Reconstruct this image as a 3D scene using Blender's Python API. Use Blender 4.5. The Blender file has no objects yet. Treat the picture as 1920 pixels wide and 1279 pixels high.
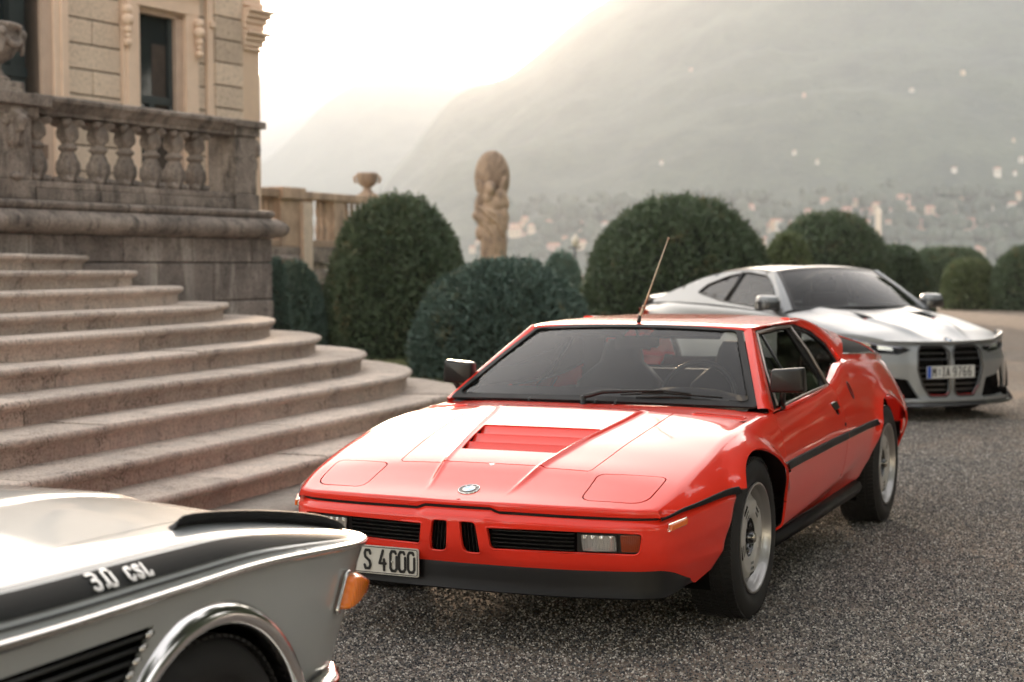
import bpy, bmesh, math, random
import numpy as np
from mathutils import Vector, Matrix
from mathutils.geometry import delaunay_2d_cdt

random.seed(7)
RNG = np.random.RandomState(7)
SC = bpy.context.scene
COL = SC.collection
PI = math.pi

# ---------------------------------------------------------------- camera
CAM_H = 1.3884
cam_d = bpy.data.cameras.new('camera')
cam = bpy.data.objects.new('camera', cam_d)
COL.objects.link(cam)
SC.camera = cam
_fwd = Vector((0.0, 0.99891724, -0.0465226))
_right = Vector((0.99998957, -0.00021252, -0.00456322))
_down = Vector((-0.00456817, -0.04652212, -0.99890681))
cam.matrix_world = Matrix(((_right[0], -_down[0], -_fwd[0], 0),
                           (_right[1], -_down[1], -_fwd[1], 0),
                           (_right[2], -_down[2], -_fwd[2], CAM_H),
                           (0, 0, 0, 1)))
cam_d.sensor_width = 36.0
cam_d.lens = 55.068
cam_d.clip_start = 0.05
cam_d.clip_end = 30000.0
cam_d.dof.use_dof = True
cam_d.dof.focus_distance = 5.25
cam_d.dof.aperture_fstop = 3.3
FPX = 2936.97            # focal length in pixels of the 1920 wide photograph


def gnd(px, py, z=0.0):
    """the place on the level z that a direction through the lens meets"""
    d = _right * ((px - 960) / FPX) + _down * ((py - 639.5) / FPX) + _fwd
    t = (z - CAM_H) / d.z
    return Vector((0, 0, CAM_H)) + d * t


def at(px, py, dist):
    d = _right * ((px - 960) / FPX) + _down * ((py - 639.5) / FPX) + _fwd
    return Vector((0, 0, CAM_H)) + d * (dist / d.y)


# ---------------------------------------------------------------- world, sun, exposure
SUN_EL = math.radians(7.4)
SUN_AZ = math.radians(-1.8)      # to the right of the view axis (+)
world = bpy.data.worlds.new('World')
SC.world = world
world.use_nodes = True
wn = world.node_tree
wn.nodes.clear()
w_out = wn.nodes.new('ShaderNodeOutputWorld')
w_bg = wn.nodes.new('ShaderNodeBackground')
w_sky = wn.nodes.new('ShaderNodeTexSky')
w_sky.sky_type = 'NISHITA'
w_sky.sun_disc = False
w_sky.sun_elevation = SUN_EL
w_sky.sun_rotation = SUN_AZ
w_sky.altitude = 200.0
w_sky.air_density = 1.0
w_sky.dust_density = 0.7
w_sky.ozone_density = 1.0
w_hsv = wn.nodes.new('ShaderNodeHueSaturation')
w_hsv.inputs['Saturation'].default_value = 0.45
w_bg.inputs['Strength'].default_value = 0.15
wn.links.new(w_sky.outputs['Color'], w_hsv.inputs['Color'])
w_wb = wn.nodes.new('ShaderNodeMix')       # white balance of the photograph: a little warm
w_wb.data_type = 'RGBA'
w_wb.blend_type = 'MULTIPLY'
w_wb.inputs[0].default_value = 1.0
w_wb.inputs[7].default_value = (1.15, 1.0, 0.87, 1)
wn.links.new(w_hsv.outputs['Color'], w_wb.inputs[6])
wn.links.new(w_wb.outputs[2], w_bg.inputs['Color'])
wn.links.new(w_bg.outputs['Background'], w_out.inputs['Surface'])

sun_d = bpy.data.lights.new('sun', 'SUN')
sun_d.energy = 2.3
sun_d.angle = math.radians(4.0)
sun_d.color = (1.0, 0.73, 0.50)
sun = bpy.data.objects.new('sun', sun_d)
COL.objects.link(sun)
_sd = Vector((math.sin(SUN_AZ) * math.cos(SUN_EL), math.cos(SUN_AZ) * math.cos(SUN_EL), math.sin(SUN_EL)))
sun.rotation_euler = _sd.to_track_quat('Z', 'Y').to_euler()
sun.location = (0, 0, 40)

SC.view_settings.view_transform = 'Standard'
SC.view_settings.look = 'None'
SC.view_settings.exposure = 2.9
SC.view_settings.gamma = 1.0
SC.view_settings.use_curve_mapping = False
SC.render.engine = 'CYCLES'
SC.cycles.use_denoising = True
SC.cycles.max_bounces = 10
SC.cycles.transparent_max_bounces = 12
SC.cycles.volume_bounces = 1
SC.cycles.caustics_reflective = False
SC.cycles.caustics_refractive = False
SC.cycles.sample_clamp_indirect = 6.0


# ---------------------------------------------------------------- materials
def newmat(name):
    m = bpy.data.materials.new(name)
    m.use_nodes = True
    nt = m.node_tree
    b = nt.nodes['Principled BSDF']
    return m, nt, b


def N(nt, typ, **kw):
    n = nt.nodes.new(typ)
    for k, v in kw.items():
        if k in n.inputs:
            n.inputs[k].default_value = v
        else:
            setattr(n, k, v)
    return n


def L(nt, a, b):
    nt.links.new(a, b)


def ramp(nt, fac, stops):
    r = nt.nodes.new('ShaderNodeValToRGB')
    e = r.color_ramp.elements
    while len(e) < len(stops):
        e.new(0.5)
    for i, (p, c) in enumerate(stops):
        e[i].position = p
        e[i].color = c if len(c) == 4 else (*c, 1)
    nt.links.new(fac, r.inputs['Fac'])
    return r


def coords(nt, kind='Object', scale=(1, 1, 1)):
    t = nt.nodes.new('ShaderNodeTexCoord')
    mp = nt.nodes.new('ShaderNodeMapping')
    mp.inputs['Scale'].default_value = scale
    nt.links.new(t.outputs[kind], mp.inputs['Vector'])
    return mp.outputs['Vector']


def noise(nt, vec, scale, detail=4, rough=0.55):
    n = N(nt, 'ShaderNodeTexNoise', Scale=scale, Detail=detail, Roughness=rough)
    nt.links.new(vec, n.inputs['Vector'])
    return n.outputs['Fac']


def bump(nt, b, h, strength=0.3, dist=0.01):
    bp = N(nt, 'ShaderNodeBump', Strength=strength, Distance=dist)
    nt.links.new(h, bp.inputs['Height'])
    nt.links.new(bp.outputs['Normal'], b.inputs['Normal'])


def plain(name, col, rough=0.5, metal=0.0, coat=0.0, spec=0.5, var=0.0, bumps=0.0, bscale=80, coat_rough=0.03):
    m, nt, b = newmat(name)
    b.inputs['Base Color'].default_value = (*col, 1)
    b.inputs['Roughness'].default_value = rough
    b.inputs['Metallic'].default_value = metal
    b.inputs['Coat Weight'].default_value = coat
    b.inputs['Coat Roughness'].default_value = coat_rough
    b.inputs['Specular IOR Level'].default_value = spec
    v = None
    if var > 0 or bumps > 0:
        v = coords(nt)
    if var > 0:
        f = noise(nt, v, 7, 6)
        r = ramp(nt, f, [(0.3, tuple(c * (1 - var) for c in col)), (0.7, tuple(min(1, c * (1 + var)) for c in col))])
        L(nt, r.outputs['Color'], b.inputs['Base Color'])
        rr = N(nt, 'ShaderNodeMapRange')
        rr.inputs['To Min'].default_value = rough * 0.85
        rr.inputs['To Max'].default_value = min(1, rough * 1.2)
        L(nt, f, rr.inputs['Value'])
        L(nt, rr.outputs['Result'], b.inputs['Roughness'])
    if bumps > 0:
        bump(nt, b, noise(nt, v, bscale, 3), bumps, 0.002)
    return m


def paint(name, col, col2=None, flake=0.0, metal=0.0, rough=0.32):
    m, nt, b = newmat(name)
    v = coords(nt)
    f = noise(nt, v, 3.0, 3)
    c2 = col2 or tuple(c * 0.93 for c in col)
    r = ramp(nt, f, [(0.35, c2), (0.65, col)])
    L(nt, r.outputs['Color'], b.inputs['Base Color'])
    b.inputs['Metallic'].default_value = metal
    b.inputs['Roughness'].default_value = rough
    b.inputs['Specular IOR Level'].default_value = 0.12
    b.inputs['Coat Weight'].default_value = 1.0
    b.inputs['Coat Roughness'].default_value = 0.025
    b.inputs['Coat IOR'].default_value = 1.5
    # slight orange peel, in the paint itself
    bp = N(nt, 'ShaderNodeBump', Strength=0.05, Distance=0.0004)
    L(nt, noise(nt, v, 420, 2), bp.inputs['Height'])
    L(nt, bp.outputs['Normal'], b.inputs['Coat Normal'])
    if flake > 0:
        vo = N(nt, 'ShaderNodeTexVoronoi', Scale=900)
        L(nt, v, vo.inputs['Vector'])
        mr = N(nt, 'ShaderNodeMapRange')
        mr.inputs['To Min'].default_value = rough - 0.08
        mr.inputs['To Max'].default_value = rough + 0.15
        L(nt, vo.outputs['Distance'], mr.inputs['Value'])
        L(nt, mr.outputs['Result'], b.inputs['Roughness'])
    return m


def glass_mat(name, tint, rough=0.0, dirt=0.0, alpha_mix=0.85):
    """thin sheet glass: a clear sheet with a dielectric sheen on top"""
    m = bpy.data.materials.new(name)
    m.use_nodes = True
    nt = m.node_tree
    nt.nodes.clear()
    out = N(nt, 'ShaderNodeOutputMaterial')
    tr = N(nt, 'ShaderNodeBsdfTransparent')
    tr.inputs['Color'].default_value = (*tint, 1)
    gl = N(nt, 'ShaderNodeBsdfGlossy')
    gl.inputs['Roughness'].default_value = rough
    fr = N(nt, 'ShaderNodeFresnel', IOR=1.42)
    mm = N(nt, 'ShaderNodeMath', operation='MULTIPLY')
    mm.inputs[1].default_value = 1.0
    L(nt, fr.outputs['Fac'], mm.inputs[0])
    mx = N(nt, 'ShaderNodeMixShader')
    L(nt, mm.outputs[0], mx.inputs['Fac'])
    L(nt, tr.outputs[0], mx.inputs[1])
    L(nt, gl.outputs[0], mx.inputs[2])
    last = mx.outputs[0]
    if dirt > 0:
        v = coords(nt)
        f = noise(nt, v, 9, 8, 0.7)
        r = ramp(nt, f, [(0.45, (0, 0, 0)), (0.8, (dirt, dirt, dirt))])
        df = N(nt, 'ShaderNodeBsdfDiffuse')
        df.inputs['Color'].default_value = (0.5, 0.47, 0.42, 1)
        m2 = N(nt, 'ShaderNodeMixShader')
        L(nt, r.outputs['Color'], m2.inputs['Fac'])
        L(nt, last, m2.inputs[1])
        L(nt, df.outputs[0], m2.inputs[2])
        last = m2.outputs[0]
    L(nt, last, out.inputs['Surface'])
    return m


def stone_mat(name, light, dark, stain, scale=1.0, pit=0.5, lich=0.0, speck=0.0):
    m, nt, b = newmat(name)
    v = coords(nt, 'Object', (scale,) * 3)
    geo = N(nt, 'ShaderNodeNewGeometry')
    f1 = noise(nt, v, 2.2, 8, 0.65)
    f2 = noise(nt, v, 38, 5, 0.7)
    oi = N(nt, 'ShaderNodeObjectInfo')
    r1 = ramp(nt, f1, [(0.3, dark), (0.62, light)])
    r2 = ramp(nt, f2, [(0.30, (0.32, 0.30, 0.28)), (0.47, (0.85, 0.85, 0.85)), (0.75, (1.15, 1.13, 1.1))])
    mx = N(nt, 'ShaderNodeMix', data_type='RGBA', blend_type='MULTIPLY')
    mx.inputs[0].default_value = 0.8
    L(nt, r1.outputs['Color'], mx.inputs[6])
    L(nt, r2.outputs['Color'], mx.inputs[7])
    # stains running down
    v2 = coords(nt, 'Object', (3.2 * scale, 3.2 * scale, 0.7 * scale))
    f3 = noise(nt, v2, 1.6, 7, 0.7)
    r3 = ramp(nt, f3, [(0.50, (0, 0, 0)), (0.66, (1, 1, 1))])
    mx2 = N(nt, 'ShaderNodeMix', data_type='RGBA')
    L(nt, r3.outputs['Color'], mx2.inputs[0])
    L(nt, mx.outputs[2], mx2.inputs[6])
    mx2.inputs[7].default_value = (*stain, 1)
    # each block its own tone
    hv = N(nt, 'ShaderNodeHueSaturation')
    mr = N(nt, 'ShaderNodeMapRange')
    mr.inputs['To Min'].default_value = 0.82
    mr.inputs['To Max'].default_value = 1.14
    L(nt, oi.outputs['Random'], mr.inputs['Value'])
    L(nt, mr.outputs['Result'], hv.inputs['Value'])
    L(nt, mx2.outputs[2], hv.inputs['Color'])
    last = hv.outputs['Color']
    if lich > 0:
        f4 = noise(nt, v, 70, 3, 0.6)
        f5 = noise(nt, v, 6, 4, 0.6)
        mu = N(nt, 'ShaderNodeMath', operation='MULTIPLY')
        L(nt, f4, mu.inputs[0])
        L(nt, f5, mu.inputs[1])
        r4 = ramp(nt, mu.outputs[0], [(0.31, (0, 0, 0)), (0.36, (lich, lich, lich))])
        mx3 = N(nt, 'ShaderNodeMix', data_type='RGBA')
        L(nt, r4.outputs['Color'], mx3.inputs[0])
        L(nt, last, mx3.inputs[6])
        mx3.inputs[7].default_value = (0.035, 0.032, 0.03, 1)
        last = mx3.outputs[2]
    if speck > 0:
        f6 = noise(nt, v, 120, 2, 0.5)
        r6 = ramp(nt, f6, [(0.34, (1 - speck,) * 3), (0.43, (1, 1, 1)), (0.62, (1, 1, 1)), (0.72, (1 + speck * .35,) * 3)])
        mx6 = N(nt, 'ShaderNodeMix', data_type='RGBA', blend_type='MULTIPLY')
        mx6.inputs[0].default_value = 1.0
        L(nt, last, mx6.inputs[6])
        L(nt, r6.outputs['Color'], mx6.inputs[7])
        last = mx6.outputs[2]
    L(nt, last, b.inputs['Base Color'])
    b.inputs['Roughness'].default_value = 0.88
    b.inputs['Specular IOR Level'].default_value = 0.25
    ad = N(nt, 'ShaderNodeMath', operation='ADD')
    L(nt, f2, ad.inputs[0])
    L(nt, f1, ad.inputs[1])
    bump(nt, b, ad.outputs[0], pit, 0.012)
    return m


# ---------------------------------------------------------------- objects
def tag(o, label=None, cat=None, group=None, kind=None):
    if label: o['label'] = label
    if cat: o['category'] = cat
    if group: o['group'] = group
    if kind: o['kind'] = kind
    return o


def empty(name, loc=(0, 0, 0), rz=0.0):
    o = bpy.data.objects.new(name, None)
    o.empty_display_size = 0.2
    COL.objects.link(o)
    o.location = loc
    o.rotation_euler = (0, 0, rz)
    return o


def link(name, me, mat=None, parent=None):
    o = bpy.data.objects.new(name, me)
    COL.objects.link(o)
    if mat is not None:
        if isinstance(mat, (list, tuple)):
            for q in mat:
                me.materials.append(q)
        else:
            me.materials.append(mat)
    if parent is not None:
        o.parent = parent
    return o


class MB:
    """collects vertices and faces of one mesh"""
    def __init__(self):
        self.v = []
        self.f = []
        self.sm = []
        self.mi = []

    def add(self, vs, fs, smooth=False, mi=0):
        n = len(self.v)
        self.v.extend([tuple(p) for p in vs])
        for f in fs:
            self.f.append(tuple(i + n for i in f))
            self.sm.append(smooth)
            self.mi.append(mi)
        return self

    def box(self, c, s, rz=0.0, mi=0, M=None):
        hx, hy, hz = s[0] / 2, s[1] / 2, s[2] / 2
        P = [Vector((x, y, z)) for x in (-hx, hx) for y in (-hy, hy) for z in (-hz, hz)]
        R = M if M is not None else Matrix.Rotation(rz, 3, 'Z')
        P = [R @ p + Vector(c) for p in P]
        return self.add(P, [(0, 1, 3, 2), (4, 6, 7, 5), (0, 4, 5, 1), (2, 3, 7, 6), (0, 2, 6, 4), (1, 5, 7, 3)], mi=mi)

    def lathe(self, prof, seg=32, M=None, smooth=True, mi=0, a0=0.0, a1=2 * PI):
        """prof: (radius, axial) pairs around local z"""
        full = abs(a1 - a0 - 2 * PI) < 1e-6
        n = seg if full else seg + 1
        vs = []
        for k in range(n):
            a = a0 + (a1 - a0) * k / seg
            for r, h in prof:
                p = Vector((r * math.cos(a), r * math.sin(a), h))
                vs.append(M @ p if M is not None else p)
        m = len(prof)
        fs = []
        for k in range(seg):
            k2 = (k + 1) % n
            for j in range(m - 1):
                fs.append((k * m + j, k2 * m + j, k2 * m + j + 1, k * m + j + 1))
        return self.add(vs, fs, smooth, mi)

    def tube(self, pts, r, seg=8, smooth=True, mi=0, cap=True):
        pts = [Vector(p) for p in pts]
        rs = r if isinstance(r, (list, tuple)) else [r] * len(pts)
        vs = []
        fs = []
        up = None
        for i, p in enumerate(pts):
            d = (pts[min(i + 1, len(pts) - 1)] - pts[max(i - 1, 0)]).normalized()
            if up is None:
                up = Vector((0, 0, 1)) if abs(d.z) < 0.9 else Vector((1, 0, 0))
            a = d.cross(up)
            if a.length < 1e-6:
                a = d.orthogonal()
            a.normalize()
            b = a.cross(d).normalized()
            up = b
            for k in range(seg):
                t = 2 * PI * k / seg
                vs.append(p + (a * math.cos(t) + b * math.sin(t)) * rs[i])
        for i in range(len(pts) - 1):
            for k in range(seg):
                k2 = (k + 1) % seg
                fs.append((i * seg + k, i * seg + k2, (i + 1) * seg + k2, (i + 1) * seg + k))
        if cap:
            fs.append(tuple(range(seg))[::-1])
            fs.append(tuple(range((len(pts) - 1) * seg, len(pts) * seg)))
        return self.add(vs, fs, smooth, mi)

    def grid(self, rows, smooth=True, mi=0, closed=False):
        m = len(rows[0])
        vs = [p for r in rows for p in r]
        fs = []
        for i in range(len(rows) - 1):
            for j in range(m if closed else m - 1):
                j2 = (j + 1) % m
                fs.append((i * m + j, i * m + j2, (i + 1) * m + j2, (i + 1) * m + j))
        return self.add(vs, fs, smooth, mi)

    def prism(self, poly, fn, t, mi=0, smooth=False):
        """poly in 2D, fn(u, v, h) -> point, extruded from h=0 to h=t"""
        n = len(poly)
        vs = [fn(u, v, 0) for u, v in poly] + [fn(u, v, t) for u, v in poly]
        fs = [tuple(range(n))[::-1], tuple(range(n, 2 * n))]
        fs += [(i, (i + 1) % n, (i + 1) % n + n, i + n) for i in range(n)]
        return self.add(vs, fs, smooth, mi)

    def mesh(self, name='m'):
        me = bpy.data.meshes.new(name)
        me.from_pydata(self.v, [], self.f)
        me.polygons.foreach_set('use_smooth', self.sm)
        me.polygons.foreach_set('material_index', self.mi)
        me.update()
        return me

    def build(self, name, mat=None, parent=None, weld=False, autosmooth=None, recalc=False, bevel=0.0):
        me = self.mesh(name)
        if weld or recalc or bevel > 0:
            bm = bmesh.new()
            bm.from_mesh(me)
            if weld:
                bmesh.ops.remove_doubles(bm, verts=bm.verts, dist=0.00025)
            if recalc:
                bmesh.ops.recalc_face_normals(bm, faces=bm.faces)
            if bevel > 0:
                ed = [e for e in bm.edges if len(e.link_faces) == 2 and e.calc_face_angle(0) > 0.6]
                bmesh.ops.bevel(bm, geom=ed, offset=bevel, segments=2, affect='EDGES', profile=0.6, clamp_overlap=True)
            bm.to_mesh(me)
            bm.free()
        o = link(name, me, mat, parent)
        if autosmooth is not None:
            sharpen(me, autosmooth)
        return o


def sharpen(me, ang):
    bm = bmesh.new()
    bm.from_mesh(me)
    for f in bm.faces:
        f.smooth = True
    for e in bm.edges:
        e.smooth = not (len(e.link_faces) == 2 and e.calc_face_angle(0) > ang)
    bm.to_mesh(me)
    bm.free()


def Rmat(ax, ay, az):
    """3x3 matrix whose columns are the images of x, y, z"""
    return Matrix((Vector(ax), Vector(ay), Vector(az))).transposed()


def frame4(o, ax, ay, az):
    M = Rmat(ax, ay, az).to_4x4()
    M.translation = Vector(o)
    return M


def pchip(xs, ys):
    """monotone cubic through the knots, xs in any order"""
    o = np.argsort(xs)
    x = np.array(xs, float)[o]
    y = np.array(ys, float)[o]
    h = np.diff(x)
    d = np.diff(y) / h
    m = np.zeros(len(x))
    m[0], m[-1] = d[0], d[-1]
    for i in range(1, len(x) - 1):
        if d[i - 1] * d[i] > 0:
            w1, w2 = 2 * h[i] + h[i - 1], h[i] + 2 * h[i - 1]
            m[i] = (w1 + w2) / (w1 / d[i - 1] + w2 / d[i])

    def f(q):
        q = np.asarray(q, float)
        qc = np.clip(q, x[0], x[-1])
        i = np.clip(np.searchsorted(x, qc) - 1, 0, len(x) - 2)
        t = (qc - x[i]) / h[i]
        a = (1 + 2 * t) * (1 - t) ** 2 * y[i] + t * (1 - t) ** 2 * h[i] * m[i] + t * t * (3 - 2 * t) * y[i + 1] + t * t * (t - 1) * h[i] * m[i + 1]
        a = a + np.where(q < x[0], (q - x[0]) * m[0], 0) + np.where(q > x[-1], (q - x[-1]) * m[-1], 0)
        return a
    return f


def sstep(a, b, x):
    t = np.clip((np.asarray(x, float) - a) / (b - a), 0, 1)
    return t * t * (3 - 2 * t)


def resample(poly, step, closed=True):
    out = []
    n = len(poly)
    for i in range(n if closed else n - 1):
        a = np.array(poly[i], float)
        b = np.array(poly[(i + 1) % n], float)
        k = max(1, int(math.ceil(np.linalg.norm(b - a) / step)))
        for j in range(k):
            out.append(tuple(a + (b - a) * j / k))
    if not closed:
        out.append(tuple(poly[-1]))
    return out


def roundpoly(poly, r, seg=5):
    """round the corners of a closed 2D polygon; r one radius or one per corner"""
    n = len(poly)
    rs = r if isinstance(r, (list, tuple)) else [r] * n
    out = []
    for i in range(n):
        p0 = np.array(poly[i - 1], float)
        p1 = np.array(poly[i], float)
        p2 = np.array(poly[(i + 1) % n], float)
        a = p0 - p1
        b = p2 - p1
        la, lb = np.linalg.norm(a), np.linalg.norm(b)
        k = min(rs[i], la * 0.45, lb * 0.45)
        if k < 1e-5:
            out.append(tuple(p1))
            continue
        s, e = p1 + a / la * k, p1 + b / lb * k
        for j in range(seg + 1):
            t = j / seg
            out.append(tuple((1 - t) ** 2 * s + 2 * t * (1 - t) * p1 + t * t * e))
    return out


def inpoly(P, poly):
    x, y = P[:, 0], P[:, 1]
    c = np.zeros(len(P), bool)
    q = np.array(poly)
    x1, y1 = q[:, 0], q[:, 1]
    x2, y2 = np.roll(x1, -1), np.roll(y1, -1)
    for a, b, cc, d in zip(x1, y1, x2, y2):
        if b == d:
            continue
        hit = ((b > y) != (d > y)) & (x < (cc - a) * (y - b) / (d - b) + a)
        c ^= hit
    return c


def bdist(P, poly):
    q = np.array(poly)
    r = np.roll(q, -1, axis=0)
    best = np.full(len(P), 1e9)
    for a, b in zip(q, r):
        ab = b - a
        l2 = ab @ ab
        if l2 < 1e-14:
            continue
        t = np.clip(((P - a) @ ab) / l2, 0, 1)
        d = np.hypot(*((a + t[:, None] * ab) - P).T)
        best = np.minimum(best, d)
    return best


def panel_arrays(outline, holes, fn, gx, gy, step=0.02, margin=0.4, flange=0.0, flip=False, flange_in=None, extra=None, avoid=None):
    """triangulate a 2D region with holes, map it with fn, turn its rims inward by `flange`"""
    outline = resample(outline, step)
    holes = [resample(h, step) for h in holes]
    G = np.array([(a, b) for a in gx for b in gy])
    if avoid is not None:
        G = G[~avoid(G)]
    if extra is not None:
        G = np.vstack([G, extra])
    keep = inpoly(G, outline)
    for h in holes:
        keep &= ~inpoly(G, h)
    G = G[keep]
    m = step * margin
    if len(G):
        ok = bdist(G, outline) > m
        for h in holes:
            ok &= bdist(G, h) > m
        G = G[ok]
    V = [Vector(p) for p in outline]
    E = [(i, (i + 1) % len(outline)) for i in range(len(outline))]
    for h in holes:
        n = len(V)
        V += [Vector(p) for p in h]
        E += [(n + i, n + (i + 1) % len(h)) for i in range(len(h))]
    V += [Vector(p) for p in G]
    ov, oe, of, _, _, _ = delaunay_2d_cdt(V, E, [], 0, 1e-7)
    P2 = np.array([(p.x, p.y) for p in ov])
    F = np.array([f for f in of if len(f) == 3])
    C = P2[F].mean(axis=1)
    k = inpoly(C, outline)
    for h in holes:
        k &= ~inpoly(C, h)
    F = F[k]
    X = fn(P2[:, 0], P2[:, 1])
    if flip:
        F = F[:, ::-1]
    # area zero triangles out
    a = np.cross(X[F[:, 1]] - X[F[:, 0]], X[F[:, 2]] - X[F[:, 0]])
    ar = np.linalg.norm(a, axis=1)
    F = F[ar > 1e-10]
    a = a[ar > 1e-10]
    verts = X
    faces = [tuple(f) for f in F]
    sm = [True] * len(faces)
    if flange > 0:
        nv = np.zeros_like(X)
        for c in range(3):
            np.add.at(nv, F[:, c], a)
        ln = np.linalg.norm(nv, axis=1)
        nv = nv / np.maximum(ln, 1e-12)[:, None]
        ed = {}
        for f in faces:
            for i in range(3):
                e = (f[i], f[(i + 1) % 3])
                if (e[1], e[0]) in ed:
                    del ed[(e[1], e[0])]
                else:
                    ed[e] = 1
        idx = {}
        newv = []
        n0 = len(verts)
        dirn = -nv if flange_in is None else np.tile(np.array(flange_in, float), (len(nv), 1))
        for (p, q) in ed:
            for w in (p, q):
                if w not in idx:
                    idx[w] = n0 + len(newv)
                    newv.append(verts[w])
                    newv.append(verts[w] + dirn[w] * flange)
        if newv:
            verts = np.vstack([verts, np.array(newv)])
        for (p, q) in ed:
            faces.append((idx[q], idx[p], idx[p] + 1, idx[q] + 1))
            sm.append(False)
    return verts, faces, sm


def addpanel(mb, arr, mi=0, mirror=False):
    v, f, sm = arr
    v = np.array(v)
    if mirror:
        v = v * np.array([1, -1, 1])
        f = [tuple(reversed(q)) for q in f]
    n = len(mb.v)
    mb.v.extend([tuple(p) for p in v])
    mb.f.extend([tuple(i + n for i in q) for q in f])
    mb.sm.extend(sm)
    mb.mi.extend([mi] * len(f))


# ---------------------------------------------------------------- strokes for lettering
GL = {
    'S': [[(.46, .80), (.40, .97), (.12, .97), (.04, .82), (.08, .62), (.40, .42), (.47, .22), (.38, .03), (.10, .03), (.03, .20)]],
    '4': [[(.30, 1.0), (.04, .34), (.50, .34)], [(.38, .55), (.38, .0)]],
    '0': [[(.12, .0), (.38, .0), (.48, .14), (.48, .72)], [(.42, .90), (.36, 1.0), (.12, 1.0), (.02, .86), (.02, .14), (.12, .0)]],
    'O': [[(.12, .0), (.38, .0), (.48, .14), (.48, .86), (.38, 1.0), (.12, 1.0), (.02, .86), (.02, .14), (.12, .0)]],
    '3': [[(.04, .95), (.40, .95), (.47, .82), (.47, .62), (.40, .52), (.16, .52)], [(.40, .52), (.47, .42), (.47, .16), (.38, .03), (.10, .03), (.03, .12)]],
    '.': [[(.05, .02), (.05, .10)]],
    'C': [[(.48, .78), (.40, .97), (.14, .97), (.03, .82), (.03, .18), (.14, .03), (.40, .03), (.48, .22)]],
    'L': [[(.06, 1.0), (.06, .03), (.46, .03), (.50, .2)]],
    'M': [[(.03, .0), (.03, 1.0), (.28, .45), (.53, 1.0), (.53, .0)]],
    'I': [[(.12, 0), (.38, 0)], [(.25, 0), (.25, 1)], [(.12, 1), (.38, 1)]],
    'A': [[(.0, .0), (.25, 1.0), (.50, .0)], [(.09, .32), (.41, .32)]],
    '9': [[(.06, .05), (.36, .05), (.48, .25), (.48, .85), (.38, 1.0), (.12, 1.0), (.03, .86), (.03, .58), (.12, .44), (.46, .46)]],
    '7': [[(.02, 1.0), (.48, 1.0), (.18, .0)]],
    '6': [[(.44, .97), (.16, .97), (.03, .78), (.03, .15), (.12, .0), (.38, .0), (.48, .14), (.48, .42), (.38, .55), (.06, .54)]],
    'B': [[(.04, 0), (.04, 1), (.36, 1), (.44, .85), (.44, .65), (.34, .52), (.04, .52)], [(.34, .52), (.47, .38), (.47, .14), (.36, 0), (.04, 0)]],
    'W': [[(.0, 1), (.14, 0), (.28, .8), (.42, 0), (.56, 1)]],
}


def stroke_text(mb, text, fn, h, w=0.12, adv=0.66, depth=0.001, xs=1.0, mi=0, gap=None):
    """letters as flat strokes; fn(u, v, lift) -> point; h letter height, w stroke width"""
    x = 0.0
    for ch in text:
        if ch == ' ':
            x += h * (gap or adv * 0.6)
            continue
        for line in GL[ch]:
            pts = [np.array((x + a * h * xs, b * h)) for a, b in line]
            for a, b in zip(pts[:-1], pts[1:]):
                d = b - a
                ln = np.linalg.norm(d)
                if ln < 1e-9:
                    continue
                d = d / ln
                n = np.array((-d[1], d[0])) * w / 2
                q = [a - n, b - n, b + n, a + n]
                mb.prism([tuple(p) for p in q], fn, depth, mi)
            for p in pts:
                mb.prism([(p[0] + math.cos(t) * w / 2, p[1] + math.sin(t) * w / 2) for t in np.linspace(0, 2 * PI, 9)[:-1]], fn, depth * 1.02, mi)
        x += h * (adv * xs if ch != '.' else adv * 0.32)
    return x


def clay(name, blobs, mat, parent=None, vox=0.02, smooth_it=2, noise_amp=0.0, seed=0):
    """blobs: (centre, radii, rotation euler) ellipsoids fused into one carved-looking solid"""
    mb = MB()
    bm = bmesh.new()
    for b in blobs:
        c, r = b[0], b[1]
        e = b[2] if len(b) > 2 else (0, 0, 0)
        M = Matrix.Translation(c) @ Matrix.Rotation(e[2], 4, 'Z') @ Matrix.Rotation(e[1], 4, 'Y') @ Matrix.Rotation(e[0], 4, 'X') @ Matrix.Diagonal((*r, 1))
        bmesh.ops.create_icosphere(bm, subdivisions=3, radius=1.0, matrix=M)
    me = bpy.data.meshes.new(name)
    bm.to_mesh(me)
    bm.free()
    o = bpy.data.objects.new(name, me)
    COL.objects.link(o)
    md = o.modifiers.new('r', 'REMESH')
    md.mode = 'VOXEL'
    md.voxel_size = vox
    md2 = o.modifiers.new('s', 'SMOOTH')
    md2.iterations = smooth_it
    md2.factor = 0.5
    dg = bpy.context.evaluated_depsgraph_get()
    ev = o.evaluated_get(dg)
    me2 = bpy.data.meshes.new_from_object(ev)
    bpy.data.objects.remove(o)
    me2.polygons.foreach_set('use_smooth', [True] * len(me2.polygons))
    me2.name = name
    o = link(name, me2, mat, parent)
    return o


def copy_tree(o, parent=None):
    c = o.copy()
    COL.objects.link(c)
    c.parent = parent
    for ch in list(o.children):
        copy_tree(ch, c)
    return c
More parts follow.
